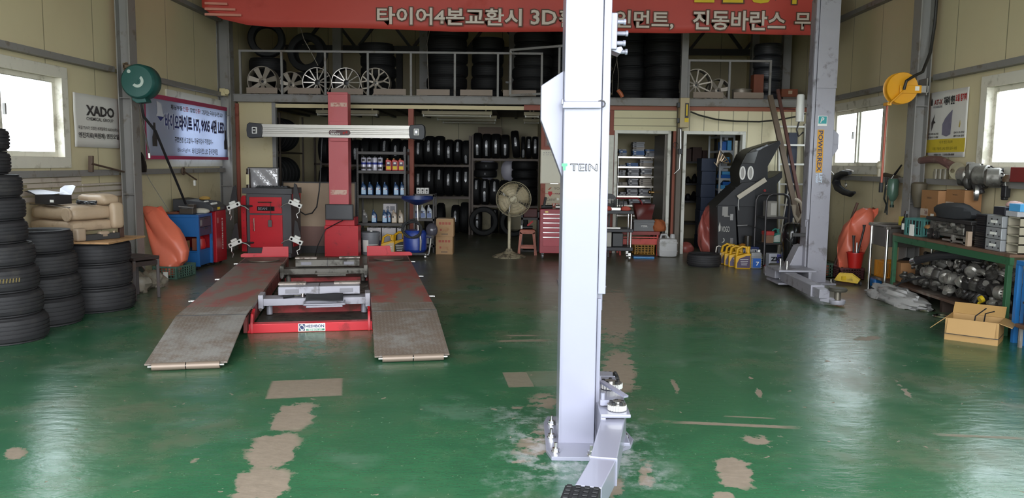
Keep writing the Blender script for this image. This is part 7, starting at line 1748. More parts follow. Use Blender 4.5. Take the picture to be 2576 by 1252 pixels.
for py, l, r in ((642, 1772, 1812), (630, 1766, 1818), (606, 1758, 1820), (585, 1755, 1818), (560, 1758, 1816), (540, 1763, 1812), (522, 1774, 1806), (514, 1786, 1802)):
    p, q = AY(l, py, 13.3), AY(r, py, 13.3); rows.append((p.x, q.x, 13.3, max(.09, p.z)))
zmin = rows[0][3]; rows = [(a, c, y, (z-zmin)*1.09+.01) for a, c, y, z in rows]
one(draped_bag('x', 'x', rows, red_bag, .17, 9, fold=.045), 'refuse_bag', red_bag, 'full red refuse bag standing at the second store door', 'bag', smooth=50)
lump('refuse_bag', (AY(1726, 612, 14.2).x, 14.2, 0), .10, (1.2, 1, 1), red_bag, 'small red bag on the floor just inside the second store', 'bag', seed=17)
tyre(.26, .20, .16, (AY(1771, 650, 12.25).x, 12.25, 0), (0, 0, 0), 'tyre lying flat on the floor before the red refuse bag')
# ---------------------------------------------------------------- black blasting cabinet
BK = M('cabinet_black', '1a1a1d', .42, .1, .15, 8); BK2 = M('cabinet_black_panel', '242427', .5, .1, .15)
bc = thing('blast_cabinet', 'tall black cabinet with sloping hood and two white-ringed arm holes', 'machine', (AY(1880, 600, 12.7).x, 12.9, 0))
def pts(L, Y): return [(AY(x, y, Y).x, AY(x, y, Y).z) for x, y in L]
Tb_ = lambda y: Matrix(((1,0,0,0),(0,0,-1,0),(0,1,0,0),(0,0,0,1)))
def slabpx(L, ya, yb, name, mat, par, bevel=.006): return MB().prism(list(reversed(pts(L, ya))), -yb, -ya, Tz).build(name, mat, par, bevel=bevel)
bd_ = slabpx([(1805, 516), (1850, 516), (1856, 655), (1806, 655)], 12.55, 13.1, 'front_cabinet', BK2, bc)
x0, x1, zl, zh = RY(1812, 545, 1840, 520, 12.54)
MB().bx(x0+.03, x1-.05, 12.545, 12.55, zh-.14, zh).bx(x0+.06, x1-.02, 12.545, 12.55, zl-.0, zh-.14).build('notice', M('pale_notice', '8d8a86', .5), bd_)
T = place((AY(1808, 583, 12.548).x, 12.548, AY(1808, 583, 12.548).z), (1, 0, 0), (0, 0, 1)); letters('VOGO', 'lettering', M('sign_pale', 'b5b2ac'), T, .04, .0, .13, .09, bd_, bold=.01); MB().prism([(.0, .0), (.025, .02), (.028, .08), (.012, .16), (-.005, .08)], 0, .002, T).build('flame_mark', M('sign_pale', 'b5b2ac'), bd_); MB().tube([T @ Vector((.06+.03*cos(R(a)), -.13+.035*sin(R(a)), .003)) for a in range(-100, 80, 20)], .009, 6).build('crescent_mark', M('sign_pale', 'b5b2ac'), bd_)
for py in (546, 606): q = AY(1840, py, 12.54); MB().bx(q.x-.02, q.x+.025, 12.535, 12.55, q.z-.05, q.z+.05).build('hinge', chrome, bd_)
slabpx([(1850, 470), (1945, 445), (1968, 430), (1968, 446), (1955, 462), (1955, 640), (1860, 640)], 12.6, 13.25, 'main_body', BK, bc)
slabpx([(1800, 520), (1845, 478), (1866, 460), (1900, 455), (1900, 520)], 12.58, 13.2, 'work_bench', BK2, bc)
hd_ = slabpx([(1860, 424), (1876, 388), (1893, 374), (1962, 353), (1965, 360), (1932, 418), (1932, 452), (1897, 478), (1862, 470)], 12.62, 13.2, 'hood', BK, bc, .01)
slabpx([(1878, 388), (1894, 375), (1961, 354), (1909, 379)], 12.612, 12.63, 'top_facet', M('facet_grey', '4c4a47', .45, 0, .1), hd_)
slabpx([(1866, 410), (1879, 385), (1909, 378), (1898, 412)], 12.60, 12.62, 'window', M('smoky_window', '3a3a38', .15, 0, .1), hd_)
slabpx([(1900, 376), (1930, 362), (1934, 366), (1905, 381)], 12.61, 12.62, 'slot', black_gl, hd_)
for px in (1868, 1888):
    q = AY(px, 435, 12.6); b = MB(); b.tube([(q.x+.038*cos(R(a)), 12.605, q.z+.098*sin(R(a))) for a in range(0, 360, 15)], .011, 8, closed=True); r_ = b.build('arm_ring', decal_white, hd_); MB().lathe([(0, 0), (1, 0), (1, .004), (0, .004)], 28, Matrix.Translation((q.x, 12.612, q.z)) @ Matrix.Rotation(R(90), 4, 'X') @ Matrix.Diagonal((.034, .094, 1, 1))).build('sleeve', M('grey_sleeve', 'a5a29e', .6), r_)
p, q = AY(1856, 497, 12.52), AY(1926, 451, 12.52); lb2 = MB().bar(p, q, .03, .075, (0, 0, 1)).build('lamp_bar', M('cream_bar', 'b9b0a0', .4), bc, bevel=.006); MB().tube([p+Vector((.01, -.02, -.02)), p+Vector((.005, -.02, -.12)), p+Vector((.02, -.02, -.2))], .004, 6).build('pull_string', decal_white, lb2)
q = AY(1924, 479, 12.59); MB().cyl((q.x, 12.60, q.z), (q.x, 12.585, q.z), .018, n=14).build('red_knob', ink_red, bc); MB().cyl((q.x, 12.586, q.z), (q.x, 12.582, q.z), .008, n=10).build('knob_dot', black_pl, bc)
# hand truck shelf with odds
YH = 12.05
ht = thing('hand_cart', 'dark tubular hand cart with shelves of cans before the black cabinet', 'cart', (AY(1940, 650, YH).x, YH+.2, 0)); tub = M('dark_tube', '3a3738', .45, .4, .1)
for pa, pb, yy in ((1900, 1982, YH+.42), (1926, 1984, YH)):
    x0, x1 = AY(pa, 560, yy).x, AY(pb, 560, yy).x; zt = AY((pa+pb)/2, 488, yy).z
    MB().tube([(x0, yy, .05), (x0, yy, zt-.10), (x0+.03, yy, zt-.03), (x0+.09, yy, zt), (x1-.09, yy, zt), (x1-.03, yy, zt-.03), (x1, yy, zt-.10), (x1, yy, .05)], .016, 8).build('hoop', tub, ht)
X0, X1 = AY(1926, 560, YH).x, AY(1984, 560, YH).x
zsh = [AY(1950, p, YH).z for p in (547, 612)]+[.09]
for z in zsh: MB().bx(X0-.0, X1, YH+.0, YH+.42, z-.02, z).build('shelf_board', tub, ht)
for x in (X0+.03, X1-.03): MB().cyl((x-.015, YH+.05, .04), (x+.015, YH+.05, .04), .04, n=16).build('wheel', M('red_wheel', '7a2228', .5), ht)
x0, x1 = AY(1928, 560, YH+.1).x, AY(1950, 560, YH+.1).x
tin = one(MB().bx(x0, x1+.02, YH+.1, YH+.3, zsh[0]+.001, zsh[0]+.24), 'square_tin', M('dull_tin', '8f8b84', .35, .4, .15), 'dull square tin on the top shelf of the hand cart', 'tin', bevel=.004); MB().bx(x0+.06, x1+.01, YH+.098, YH+.1, zsh[0]+.03, zsh[0]+.21).build('label', M('grey_label', 'b0aca4', .5), tin)
jug((AY(1958, 600, YH).x, YH+.16, zsh[1]), R(10), 'green capped pale jug on the middle shelf of the hand cart', None, M('teal_jug', '2f7d70', .4), ('b9c4bc', .5), .75, key='t')
rp = thing('paper_box', 'brown box with red and white lid on the middle shelf of the hand cart', 'box', (AY(1938, 600, YH).x, YH+.1, zsh[1])); xx = AY(1938, 600, YH).x; MB().bx(xx-.07, xx+.06, YH+.03, YH+.2, zsh[1]+.001, zsh[1]+.12).build('body', M('brown_box_small', '7a5a44', .6), rp, bevel=.004); MB().bx(xx-.075, xx+.065, YH+.025, YH+.205, zsh[1]+.12, zsh[1]+.18).build('lid', M('red_lid', 'a8322e', .5, 0, .2, 25), rp, bevel=.004)
# square oil tin on the floor
x0, x1, zl, zh = RY(1932, 668, 1963, 628, 11.9)
zt_ = thing('oil_tin', 'square white and blue oil tin with large black letters at the hand cart foot', 'tin', ((x0+x1)/2, 11.96, 0)); MB().bx(x0, x1, 11.86, 12.03, 0, .24).build('body', M('tin_white', 'b9bac4', .35, .2, .05), zt_, bevel=.004)
MB().bx(x0+.115, x1-.002, 11.856, 11.86, .01, .235).build('blue_panel', M('tin_violet', '4a4a86', .4), zt_); T = place((x0, 11.855, 0), (1, 0, 0), (0, 0, 1)); letters('ZIC', 'lettering', ink, T, .02, .13, .165, .07, zt_, bold=.05, z=.003)
MB().tube([T @ Vector((.045+.02*cos(R(a)), .07+.02*sin(R(a)), .003)) for a in range(0, 360, 30)], .003, 5, closed=True).build('ring_mark', ink_red, zt_); MB().bx(x0+.01, x0+.09, 11.856, 11.859, .012, .03).build('red_line', ink_red, zt_)
# yellow jugs and the grey one on the floor
for i, (px, Y, rz) in enumerate(((1829, 12.50, 14), (1840, 12.34, 14), (1851, 12.18, 12))):
    jug((AY(px, 650, Y).x, Y, 0), R(-rz), 'yellow oil jug %s from the left in the floor row' % ORD[i], 'yellow jugs in the floor row', s=1.15, key='y')
jug((AY(1868, 650, 11.98).x, 11.98, 0), R(-4), 'yellow oil jug at the right end of the floor row with a purple label', None, s=1.2, key='y')
x0, x1, zl, zh = RY(1888, 675, 1918, 628, 11.95)
gj = thing('coolant_can', 'grey ribbed can with blue label right of the yellow jugs', 'jerrycan', ((x0+x1)/2, 12.05, 0)); gm = M('grey_can_plastic', '7f7f80', .45, 0, .05); blob('body', x0, x1, 11.95, 12.09, 0, .25, .02, gm, gj)
for i in range(7): MB().bx(x0-.003, x1+.003, 11.947, 12.093, .02+i*.026, .032+i*.026).build('rib', gm, gj, bevel=.003)
MB().bx(x0+.03, x1-.02, 11.943, 11.947, .02, .16).build('label', M('label_blue', '2a5cab', .4, 0, .1, 12), gj); letters('7', 'lettering', ink_white, place((x0, 11.943, 0), (1, 0, 0), (0, 0, 1)), .075, .05, .05, .06, gj, bold=.02); MB().tube([(x0+.03, 12.02, .245), (x0+.04, 12.02, .285), (x1-.07, 12.02, .285), (x1-.06, 12.02, .245)], .012, 8).build('handle', gm, gj); MB().cyl((x1-.03, 12.02, .245), (x1-.03, 12.02, .285), .02, n=14).build('cap', decal_white, gj)
hp_ = thing('hooped_holder', 'pale tubular hoop with a white packet left of the yellow jugs', 'stand', (AY(1808, 660, 12.45).x, 12.45, 0)); MB().tube([AY(x, y, 12.45) for x, y in ((1801, 664), (1801, 632), (1803, 621), (1808, 618), (1814, 620))], .011, 8).build('hoop', M('pale_tube', 'a9a39a', .4, .3), hp_); b = MB(); xx = AY(1807, 660, 12.35).x; b.prism([(xx-.03, .0), (xx+.04, 0), (xx+.04, .2), (xx+.01, .18), (xx-.02, .08)], -12.40, -12.34, Tz); b.build('packet', M('cream_packet', 'b5a794', .5), hp_, bevel=.005)
x0, x1 = AY(1864, 615, 12.35).x, AY(1911, 615, 12.35).x
tu = one(MB().bx(x0, x1, 12.36, 12.56, .001, .29), 'blue_carton', M('deep_blue_carton', '1c2c5c', .5), 'deep blue carton lettered in white behind the yellow jugs', 'box', bevel=.004); letters('TUTELA', 'lettering', ink_white, place((x0, 12.358, 0), (1, 0, 0), (0, 0, 1)), .03, .20, .20, .05, tu, bold=.04)
wg = thing('sump_pump', 'greasy pump with amber bowl on the deep blue carton', 'pump', (AY(1880, 590, 12.45).x, 12.45, .292)); xx = AY(1882, 590, 12.45).x; MB().cyl((xx, 12.45, .293), (xx, 12.45, .46), .055, n=18).build('bowl', M('smoky_bowl', '2e2a24', .2, 0, .1), wg); MB().tube([(xx-.03, 12.44, .31), (xx-.10, 12.42, .32), (xx-.15, 12.40, .30)], .02, 8).build('amber_pipe', M('amber_plastic', '9a6426', .4), wg)
ag = thing('air_chuck', 'chrome tyre inflator with a hose hung before the black cabinet', 'air tool', AY(1870, 567, 12.4)); MB().bar(AY(1855, 567, 12.5), AY(1880, 566, 12.5), .03, .02).build('body', chrome, ag); MB().tube([AY(1878, 566, 12.5), AY(1900, 572, 12.4), AY(1918, 580, 12.3)], .007, 6).build('hose', black_rub, ag)
# broom sticks and rods by the ladder
for i, (a, c, r_, mt_) in enumerate((((1984, 470, 13.2), (1962, 620, 12.6), .012, M('pale_stick', 'b5aea2', .5)),)):
    q0 = AY(*c); one(MB().cyl((q0.x-.05, 12.62, .005), AY(*a), r_, n=8), 'broom_stick', mt_, 'thin pale stick leaning at the ladder behind the hand cart', 'stick')
# aluminium ladder and leaning timbers
YLd = 13.55
ld = thing('ladder', 'aluminium ladder standing against the cream wall behind the timbers', 'ladder', (AY(2000, 640, YLd).x, YLd, 0)); alm = M('ladder_aluminium', 'a5a29b', .4, .5, .06)
xa, xb2 = AY(1962, 450, YLd).x, AY(2028, 450, YLd).x
for x in (xa, xb2): MB().bar((x, YLd-.12, 0), (x, YLd+.2, AY(2000, 310, YLd).z), .03, .07, (0, 1, 0)).build('rail', alm, ld)
for k, py in enumerate((315, 362, 411, 461, 513, 565)): z = AY(2000, py, YLd).z; yy = YLd-.12+.32*z/2.3; MB().bx(xa, xb2, yy-.03, yy+.03, z-.03, z).build('rung', alm, ld)
tb1 = [AY(1937, 240, 13.15), AY(2008, 560, 12.6)]; d = (tb1[1]-tb1[0]); end = tb1[1]+d*(tb1[1].z/(-d.z))
one(MB().bar(Vector((end.x, end.y, .02)), tb1[0], .08, .06, (0, 1, 0)), 'timber_post', M('grey_timber', '6f5f50', .7, 0, .15, 4), 'thick grey brown timber leaning beside the ladder', 'timber', bevel=.004)
tb2 = [AY(1956, 225, 13.0), AY(2008, 490, 12.5)]; d = (tb2[1]-tb2[0]); end = tb2[1]+d*(tb2[1].z/(-d.z))
one(MB().bar(Vector((end.x, end.y, .01)), tb2[0], .045, .045, (0, 1, 0)), 'steel_bar', M('red_brown_bar', '5c3a34', .5, 0, .1), 'long red brown bar leaning before the thick timber', 'bar')
p, q = AY(1968, 385, 12.95), AY(1999, 510, 12.75); d = q-p; end = q+d*(q.z/(-d.z)); one(MB().bar(Vector((end.x+.02, end.y, .01)), p, .05, .03, (0, 1, 0)), 'light_batten', M('pale_batten', '9a8d7b', .6), 'pale batten leaning between the timber and the red brown bar', 'timber')
rb_ = MB()
for k in range(4): rb_.tube([AY(1998+3*k, 500, 12.42+.02*k), AY(2014+2*k, 510+3*k, 12.40), AY(2019, 535, 12.38+.02*k), AY(2010-2*k, 552+2*k, 12.4), AY(1998, 540, 12.43), AY(1994+2*k, 515, 12.42)], .022, 8)
one(rb_, 'hose_bundle', M('pale_rope', 'a09484', .8, 0, .15, 30), 'pale looped hose tied around the leaning timbers', 'hose')
x0, x1, zl, zh = RY(2012, 405, 2031, 330, 13.2); one(MB().bx(x0, x1+.05, 13.79, 13.87, 0, zh), 'foam_pad', M('navy_foam', '22283a', .6), 'tall narrow dark blue board behind the orange lettered post', 'board')
# black compressor tank by the post
ck_ = thing('pressure_tank', 'glossy black upright tank with hoses beside the orange lettered post', 'tank', (AY(1993, 670, 11.6).x, 11.65, 0)); x = AY(1993, 670, 11.6).x
MB().lathe([(0, .16), (.12, .16), (.145, .22), (.15, .55), (.14, .66), (.10, .72), (0, .74)], 30, Matrix.Translation((x, 11.65, 0))).build('shell', black_gl, ck_); MB().cyl((x, 11.65, .72), (x, 11.65, .80), .012, n=10).build('lug', zinc, ck_)
for a_ in (30, 150, 270): MB().cyl((x+.13*cos(R(a_)), 11.65+.13*sin(R(a_)), 0), (x+.10*cos(R(a_)), 11.65+.10*sin(R(a_)), .22), .014, n=8).build('leg', zinc, ck_)
MB().tube([(x+.02+.10*cos(R(a)), 11.49, .45+.12*sin(R(a))) for a in range(0, 360, 24)], .012, 7, closed=True).build('hose_loop', black_rub, ck_); MB().tube([(x-.12, 11.55, .5), (x-.05, 11.48, .42), (x+.06, 11.48, .43)], .008, 6).build('wire', steel_dark, ck_)
one(MB().bx(x-.2, x+.12, 11.42, 11.5, 0, .05), 'jack_stand_base', steel_dark, 'low dark steel piece on the floor before the black tank', 'car part', bevel=.01)
# ---------------------------------------------------------------- green bench with the shelf of parts under it
BX0, BX1, BY0, BY1, BZ = 4.50, 5.08, 7.30, 9.62, .765
grn = M('bench_green', '2c5a3c', .5, 0, .1, 5, '24402c', .25); wtop = M('bench_board', '6b5040', .6, 0, .12, 6, '4a382c', .3)
bn = thing('work_bench', 'long green steel bench with a worn board top along the right wall', 'bench', (4.8, 8.45, 0))
MB().bx(BX0, BX1, BY0, BY1, BZ-.03, BZ).build('top', wtop, bn, bevel=.004); MB().bx(BX0+.005, BX0+.045, BY0, BY1, BZ-.10, BZ-.03).bx(BX0+.045, BX1, BY1-.045, BY1-.005, BZ-.10, BZ-.03).build('top_rail', grn, bn)
for x in (BX0+.005, BX1-.05):
    for y in (BY0+.02, BY1-.05): MB().bx(x, x+.045, y, y+.045, 0, BZ-.10).build('leg', grn, bn, bevel=.003)
MB().bx(BX0+.02, BX1-.09, BY0-.15, 10.05, .135, .165).build('lower_shelf', M('shelf_plank', '5a453a', .6, 0, .15, 5, '8d857c', .35, 3), bn, bevel=.003)
for y in (7.25, 8.5, 9.9): MB().bx(BX0+.06, BX1-.05, y, y+.05, 0, .135).build('shelf_block', M('shelf_block', '3d3029', .6), bn)
# heap of used engine parts
gy = [M('cast_alu', '77746e', .42, .5, .15, 14, '3c3833', .35, 8), M('dark_cast', '4a4743', .45, .4, .2, 14, '262320', .4, 8), M('bright_cast', '9a968f', .35, .6, .12, 12, '4d4842', .3, 8), M('greasy_iron', '2f2c2b', .5, .3, .25, 14)]
def k_turbo(c, R_, T, m):
    t_ = thing('turbocharger', c, 'engine part', (0, 0, 0), local=True); b = MB(); pts = []; rr = []
    for k in range(21): a_ = 2*pi*k/20*.92; pts.append(T @ Vector(((.045-.006*k/20)*cos(a_), (.045-.006*k/20)*sin(a_), 0))); rr.append(.014+.011*k/20)
    pts.append(pts[-1]+(T.to_3x3() @ Vector((.04, .02, 0)))); rr.append(.026); b.tube(pts, rr, 10); b.lathe([(0, -.03), (.042, -.028), (.046, 0), (.04, .022), (.026, .03), (.026, .05), (.021, .05), (.021, .01), (0, .01)], 20, T); b.build('housing', gy[m], t_)
    MB().lathe([(0, -.075), (.032, -.075), (.034, -.05), (.022, -.045), (.022, -.03), (0, -.03)], 16, T).build('bearing_body', gy[1], t_); return t_
def k_alt(c, R_, T, m):
    t_ = thing('alternator', c, 'engine part', (0, 0, 0), local=True); MB().lathe([(0, -.055), (.04, -.055), (.06, -.04), (.063, .03), (.05, .05), (.02, .055), (0, .055)], 24, T).build('housing', gy[m], t_, bevel=.002)
    b = MB()
    for k in range(12): a_ = 2*pi*k/12; b.box((.052*cos(a_), .052*sin(a_), .047), (.016, .006, .012), T @ Matrix.Rotation(0, 4, 'Z'))
    b.build('vent_slots', gy[3], t_); MB().lathe([(0, .055), (.026, .055), (.02, .065), (.026, .075), (0, .075)], 18, T).build('pulley', gy[2], t_); return t_
def k_elbow(c, R_, T, m):
    t_ = thing('intake_pipe', c, 'engine part', (0, 0, 0), local=True); b = MB(); b.tube([T @ Vector((.07*cos(a_)-.05, .07*sin(a_)-.03, 0)) for a_ in [R(k*10-10) for k in range(12)]], .027, 14, caps=False); b.build('pipe', gy[m], t_, solid=.004)
    p, q = Vector((.018, -.055, 0)), Vector((.02, -.035, 0)); MB().tube([T @ p, T @ q], .033, 16).build('flange', gy[2], t_); return t_
def k_body(c, R_, T, m):
    t_ = thing('throttle_body', c, 'engine part', (0, 0, 0), local=True); b = MB().bx(-.05, .05, -.035, .035, -.03, .03, T).bx(-.02, .045, -.05, -.03, -.02, .02, T); b.lathe([(.03, .03), (.036, .03), (.036, .055), (.03, .055), (.026, .03)], 18, T); b.build('housing', gy[m], t_, bevel=.006); MB().cyl(T @ Vector((.05, 0, 0)), T @ Vector((.075, 0, 0)), .02, n=12).build('motor', gy[3], t_)
    for s in (-1, 1): MB().cyl(T @ Vector((s*.04, .028, .028)), T @ Vector((s*.04, .028, .04)), .006, n=8).build('bolt', gy[2], t_)
    return t_
def k_pump(c, R_, T, m):
    t_ = thing('pump', c, 'engine part', (0, 0, 0), local=True); MB().lathe([(0, -.05), (.05, -.05), (.055, -.02), (.035, -.01), (.032, .04), (.015, .05), (0, .05)], 18, T).bx(-.015, .06, -.015, .015, -.03, .02, T).build('housing', gy[m], t_, bevel=.002); MB().tube([T @ Vector(p) for p in ((0, .02, .03), (.02, .05, .045), (.06, .06, .04))], .012, 10).build('outlet', gy[2], t_); return t_
KIND = [(k_turbo, 'turbocharger'), (k_body, 'throttle body'), (k_alt, 'alternator'), (k_elbow, 'curved intake pipe'), (k_pump, 'small pump')]
TONE = ['grey', 'dark grey', 'bright grey', 'black']
rnd = random.Random(11); SEEN = {}
rowsY = 14; WD = ['front', 'second', 'third', 'rear']; LY = ['bottom', 'second', 'third', 'top']
for i in range(rowsY):
    y = 9.44-i*.147; hts = [1, 2, 3, 3] if i < 3 else ([2, 3, 4, 4] if i < 8 else ([2, 3, 3, 3] if i < 11 else [2, 2, 2, 2]))
    for c_ in range(4):
        for l_ in range(hts[c_]):
            if c_ == 1 and l_ == 0 or c_ == 2 and l_ < 2 or c_ == 3 and l_ < 2: continue       # buried inside, nothing of them shows
            k = (i*5+c_*3+l_*7+(i*c_) % 4) % 5; m_ = (rnd.random()*.999 if i < 8 else .2+rnd.random()*.79); m_ = int(m_*4)
            key = (k, m_); lb = '%s %s, %s from the sink, %s row, %s layer, parts heap' % (TONE[m_], KIND[k][1], ORD[i], WD[c_], LY[l_])
            if key not in SEEN: SEEN[key] = KIND[k][0](lb, 0, Matrix.Identity(4), m_); o = SEEN[key]
            else: o = dup(SEEN[key], label=lb)
            o['group'] = 'used engine parts heaped under the green bench'
            o.location = (4.60+c_*.125+rnd.uniform(-.015, .015), y+rnd.uniform(-.02, .02), .262+l_*.115+rnd.uniform(-.004, .004)); o.rotation_euler = (rnd.uniform(-1.9, 1.9), rnd.uniform(-.8, .8), rnd.uniform(0, 6.2)); s_ = rnd.uniform(.92, 1.12); o.scale = (s_, s_, s_)
for i in range(6): one(MB().bx(4.72+.0*i, 5.06, 7.45+i*.34, 7.75+i*.34, .166, .40), 'parts_bin', gy[3], 'dark bin of parts buried %s from the near end of the heap' % ORD[i], 'bin', 'dark bins buried in the heap')
def tubething(name, label, cat, pts, r, mat, group=None, n=10): return one(MB().tube(pts, r, n), name, mat, label, cat, group)
hz = tubething('air_hose', 'thick black ribbed hose with a bright end lying across the parts heap', 'hose', [(4.52, 9.02, .50), (4.53, 8.85, .545), (4.58, 8.65, .60), (4.68, 8.42, .63), (4.80, 8.25, .62)], .045, M('ribbed_hose', '262528', .6, 0, .2))
MB().tube([(4.515, 9.10, .475), (4.52, 9.02, .50)], .049, 14).build('clamp_end', chrome, hz)
mn = thing('intake_manifold', 'grey four-runner intake manifold on top of the heap below the bench', 'engine part', (4.8, 8.9, .6))
for k in range(4): MB().tube([(4.72, 9.06-k*.10, .54), (4.76, 9.06-k*.10, .59), (4.86, 9.10-k*.10, .64), (4.95, 9.13-k*.10, .65)], [.034, .032, .030, .03], 12).build('runner', gy[0], mn)
MB().bx(4.68, 4.73, 8.70, 9.12, .50, .54).build('flange', gy[2], mn, bevel=.004)
yc_ = one(MB().cyl((4.50, 7.72, .27), (4.53, 7.72, .285), .035, n=18).bar((4.50, 7.72, .25), (4.49, 7.74, .18), .03, .012), 'yellow_plug', M('yellow_cap', 'c2a51e', .4), 'yellow plastic cap hanging at the front of the parts heap', 'cap')
b = MB(); b.tube([(4.45, 9.75, .02), (4.42, 9.55, .01), (4.40, 9.35, .10), (4.44, 9.2, .22), (4.50, 9.05, .28), (4.56, 8.9, .33)], .012, 7); one(b, 'black_cable', black_rub, 'black cable curling from the heap over the shelf edge to the floor', 'cable')
# on the bench
cr2 = crate('plastic_crate', 'teal lattice crate with a torn paper label on the bench near the sink', Matrix.Translation((4.66, 9.20, BZ+.001)) @ Matrix.Rotation(R(8), 4, 'Z'), .26, .34, .20, M('teal_crate', '4a7d78', .45, 0, .06), 5, 5, 2)
MB().bx(-.138, -.132, -.02, .06, .0, .13).build('paper_label', decal_white, cr2); one(MB().bx(4.57, 4.75, 9.09, 9.31, BZ+.016, BZ+.18), 'crate_filling', steel_dark, 'dark parts filling the teal crate on the bench', 'scrap', bevel=.02)
sp_ = thing('spray_bottle', 'black spray bottle with a white figure label at the sink end of the bench', 'bottle', (4.58, 9.48, BZ)); MB().lathe([(0, 0), (.042, 0), (.044, .01), (.044, .14), (.03, .18), (.018, .2), (0, .2)], 22, Matrix.Translation((4.58, 9.48, BZ))).build('body', M('dark_bottle', '1e1716', .3), sp_); MB().cyl((4.58, 9.48, BZ+.2), (4.58, 9.48, BZ+.235), .02, n=12).bar((4.60, 9.52, BZ+.25), (4.56, 9.41, BZ+.255), .03, .035).bar((4.575, 9.44, BZ+.24), (4.57, 9.435, BZ+.19), .012, .012).build('trigger', black_pl, sp_); MB().lathe([(.0447, .05), (.0447, .125)], 12, Matrix.Translation((4.58, 9.48, BZ)), arc=R(80), a0=R(-170)).build('label', decal_white, sp_)
for (x0, x1, y0, y1, z0, z1, lb) in ((4.80, 5.07, 9.20, 9.58, BZ+.002, BZ+.52, 'large brown carton printed in dark script standing behind the sink'), (4.88, 5.07, 8.80, 9.18, BZ+.21, BZ+.54, 'wide brown carton with white label at the back of the bench')):
    o = carton('carton', lb, x0, x1, y0, y1, z0, z1, M('tan_carton', '9a6f48', .6, 0, .07, 6, '7d5636', .15)); TF2 = place((x0, y1, z0), (0, -1, 0), (0, 0, 1)); w = y1-y0; h = z1-z0
    MB().bx(.0, w*.45, h*.42, h*.58, 0, .0015, TF2).build('white_band', M('band_white', 'b9a99a', .5), o); letters('Turbo', 'lettering', M('maroon_ink', '6a2e2e', .5), TF2, w*.25, h*.45, w*.2, h*.1, o, z=.003, bold=.02); letters('Turbo Systems', 'lettering', ink_char, TF2, w*.35, h*.80, w*.28, h*.06, o)
    MB().bx(w*.62, w*.82, h*.25, h*.48, 0, .002, TF2).build('address_label', decal_white, o)
carton('carton', 'brown carton lower against the wall supporting the wide carton', 4.985, 5.07, 8.82, 9.15, BZ+.001, BZ+.208, kraft)
eg = thing('engine', 'grey engine lying on its side on the green bench', 'engine', (4.72, 8.5, BZ)); b = MB(); b.bx(4.58, 4.95, 8.12, 8.92, BZ+.05, BZ+.21).bx(4.56, 4.60, 8.2, 8.8, BZ+.09, BZ+.19); b.build('block', gy[0], eg, bevel=.012); MB().bx(4.55, 4.98, 8.05, 8.95, BZ+.21, BZ+.245).build('sump_rim', gy[3], eg, bevel=.005); MB().bx(4.552, 4.555, 8.3, 8.92, BZ+.235, BZ+.243).build('bright_edge', chrome, eg); MB().bx(4.57, 4.95, 8.06, 8.40, BZ+.08, BZ+.21).build('black_cover', gy[3], eg, bevel=.01)
for i, (y, z, r) in enumerate(((8.86, .055, .058), (8.74, .05, .046))): MB().lathe([(0, 0), (r, 0), (r, .012), (r-.008, .018), (r, .03), (r*.4, .04), (0, .04)], 24, Matrix.Translation((4.585, y, BZ+z+.005)) @ Matrix.Rotation(R(-90), 4, 'Y')).build('pulley', gy[3], eg); MB().cyl((4.545, y, BZ+z+.005), (4.535, y, BZ+z+.005), .014, n=10).build('pulley_bolt', chrome, eg)
for i in range(9): MB().lathe([(0, 0), (.022, 0), (.022, .03), (.012, .035), (0, .035)], 12, Matrix.Translation((4.56, 8.68-.06*i, BZ+.13+.03*(i % 3))) @ Matrix.Rotation(R(-90), 4, 'Y')).build('boss', gy[2] if i % 2 else gy[1], eg)
MB().bx(4.56, 4.62, 8.16, 8.60, BZ+.01, BZ+.03).bx(4.56, 4.60, 8.16, 8.19, BZ+.0, BZ+.08).bx(4.56, 4.60, 8.40, 8.43, BZ+.0, BZ+.08).build('bearer', M('alu_bearer', 'a09a92', .35, .6), eg)
lump('dark_cloth', (4.70, 8.62, BZ+.249), .20, (.62, 1.6, .45), M('dark_cloth', '2a2b2e', .8, 0, .2, 8), 'pile of dark cloth lying on the engine on the bench', 'cloth', seed=51, amp=.28); lump('tan_scrap', (4.61, 8.98, BZ+.10), .05, (.8, 1.3, .55), M('tan_leather', '9a6f45', .6), 'tan scrap on the near corner of the engine', 'scrap', seed=52)
one(MB().bx(4.50, 4.545, 8.00, 8.045, BZ+.001, BZ+.15), 'wood_block', M('pale_wood', 'a58f7c', .6, 0, .1), 'pale wooden block upright on the bench edge beside the engine', 'block', bevel=.004)
for k in range(3):
    z0 = BZ+.002+k*.112; o = one(MB().bx(4.56, 4.84, 7.80, 7.98, z0, z0+.108), 'black_module', black_pl, '%s black finned module in the stack on the bench' % ('bottom', 'middle', 'top')[k], 'module', 'stack of black finned modules', bevel=.005)
    b = MB()
    for j in range(5): b.bx(4.548, 4.562, 7.81, 7.97, z0+.012+j*.02, z0+.022+j*.02)
    b.build('fins', black_pl, o)
    o = one(MB().bx(4.54, 4.84, 7.52, 7.77, z0, z0+.108), 'silver_module', M('module_silver', 'a3a5a8', .4, .4, .05), '%s silver slotted module in the stack on the bench' % ('bottom', 'middle', 'top')[k], 'module', 'stack of silver slotted modules', bevel=.004)
    MB().bx(4.536, 4.54, 7.60, 7.70, z0+.04, z0+.065).build('label', decal_white, o)
    for j in range(5): MB().cyl((4.54, 7.55+j*.045, z0+.03+.045*(j % 2)), (4.536, 7.55+j*.045, z0+.03+.045*(j % 2)), .008, n=8).build('hole', black_pl, o)
cu = thing('cubby_rack', 'wooden pigeonhole rack on the bench beside the silver modules', 'rack', (4.7, 7.4, BZ)); b = MB(); cz = M('cubby_wood', '9c9482', .6)
for j in range(5): b.bx(4.58, 4.9, 7.31, 7.50, BZ+j*.082, BZ+.012+j*.082)
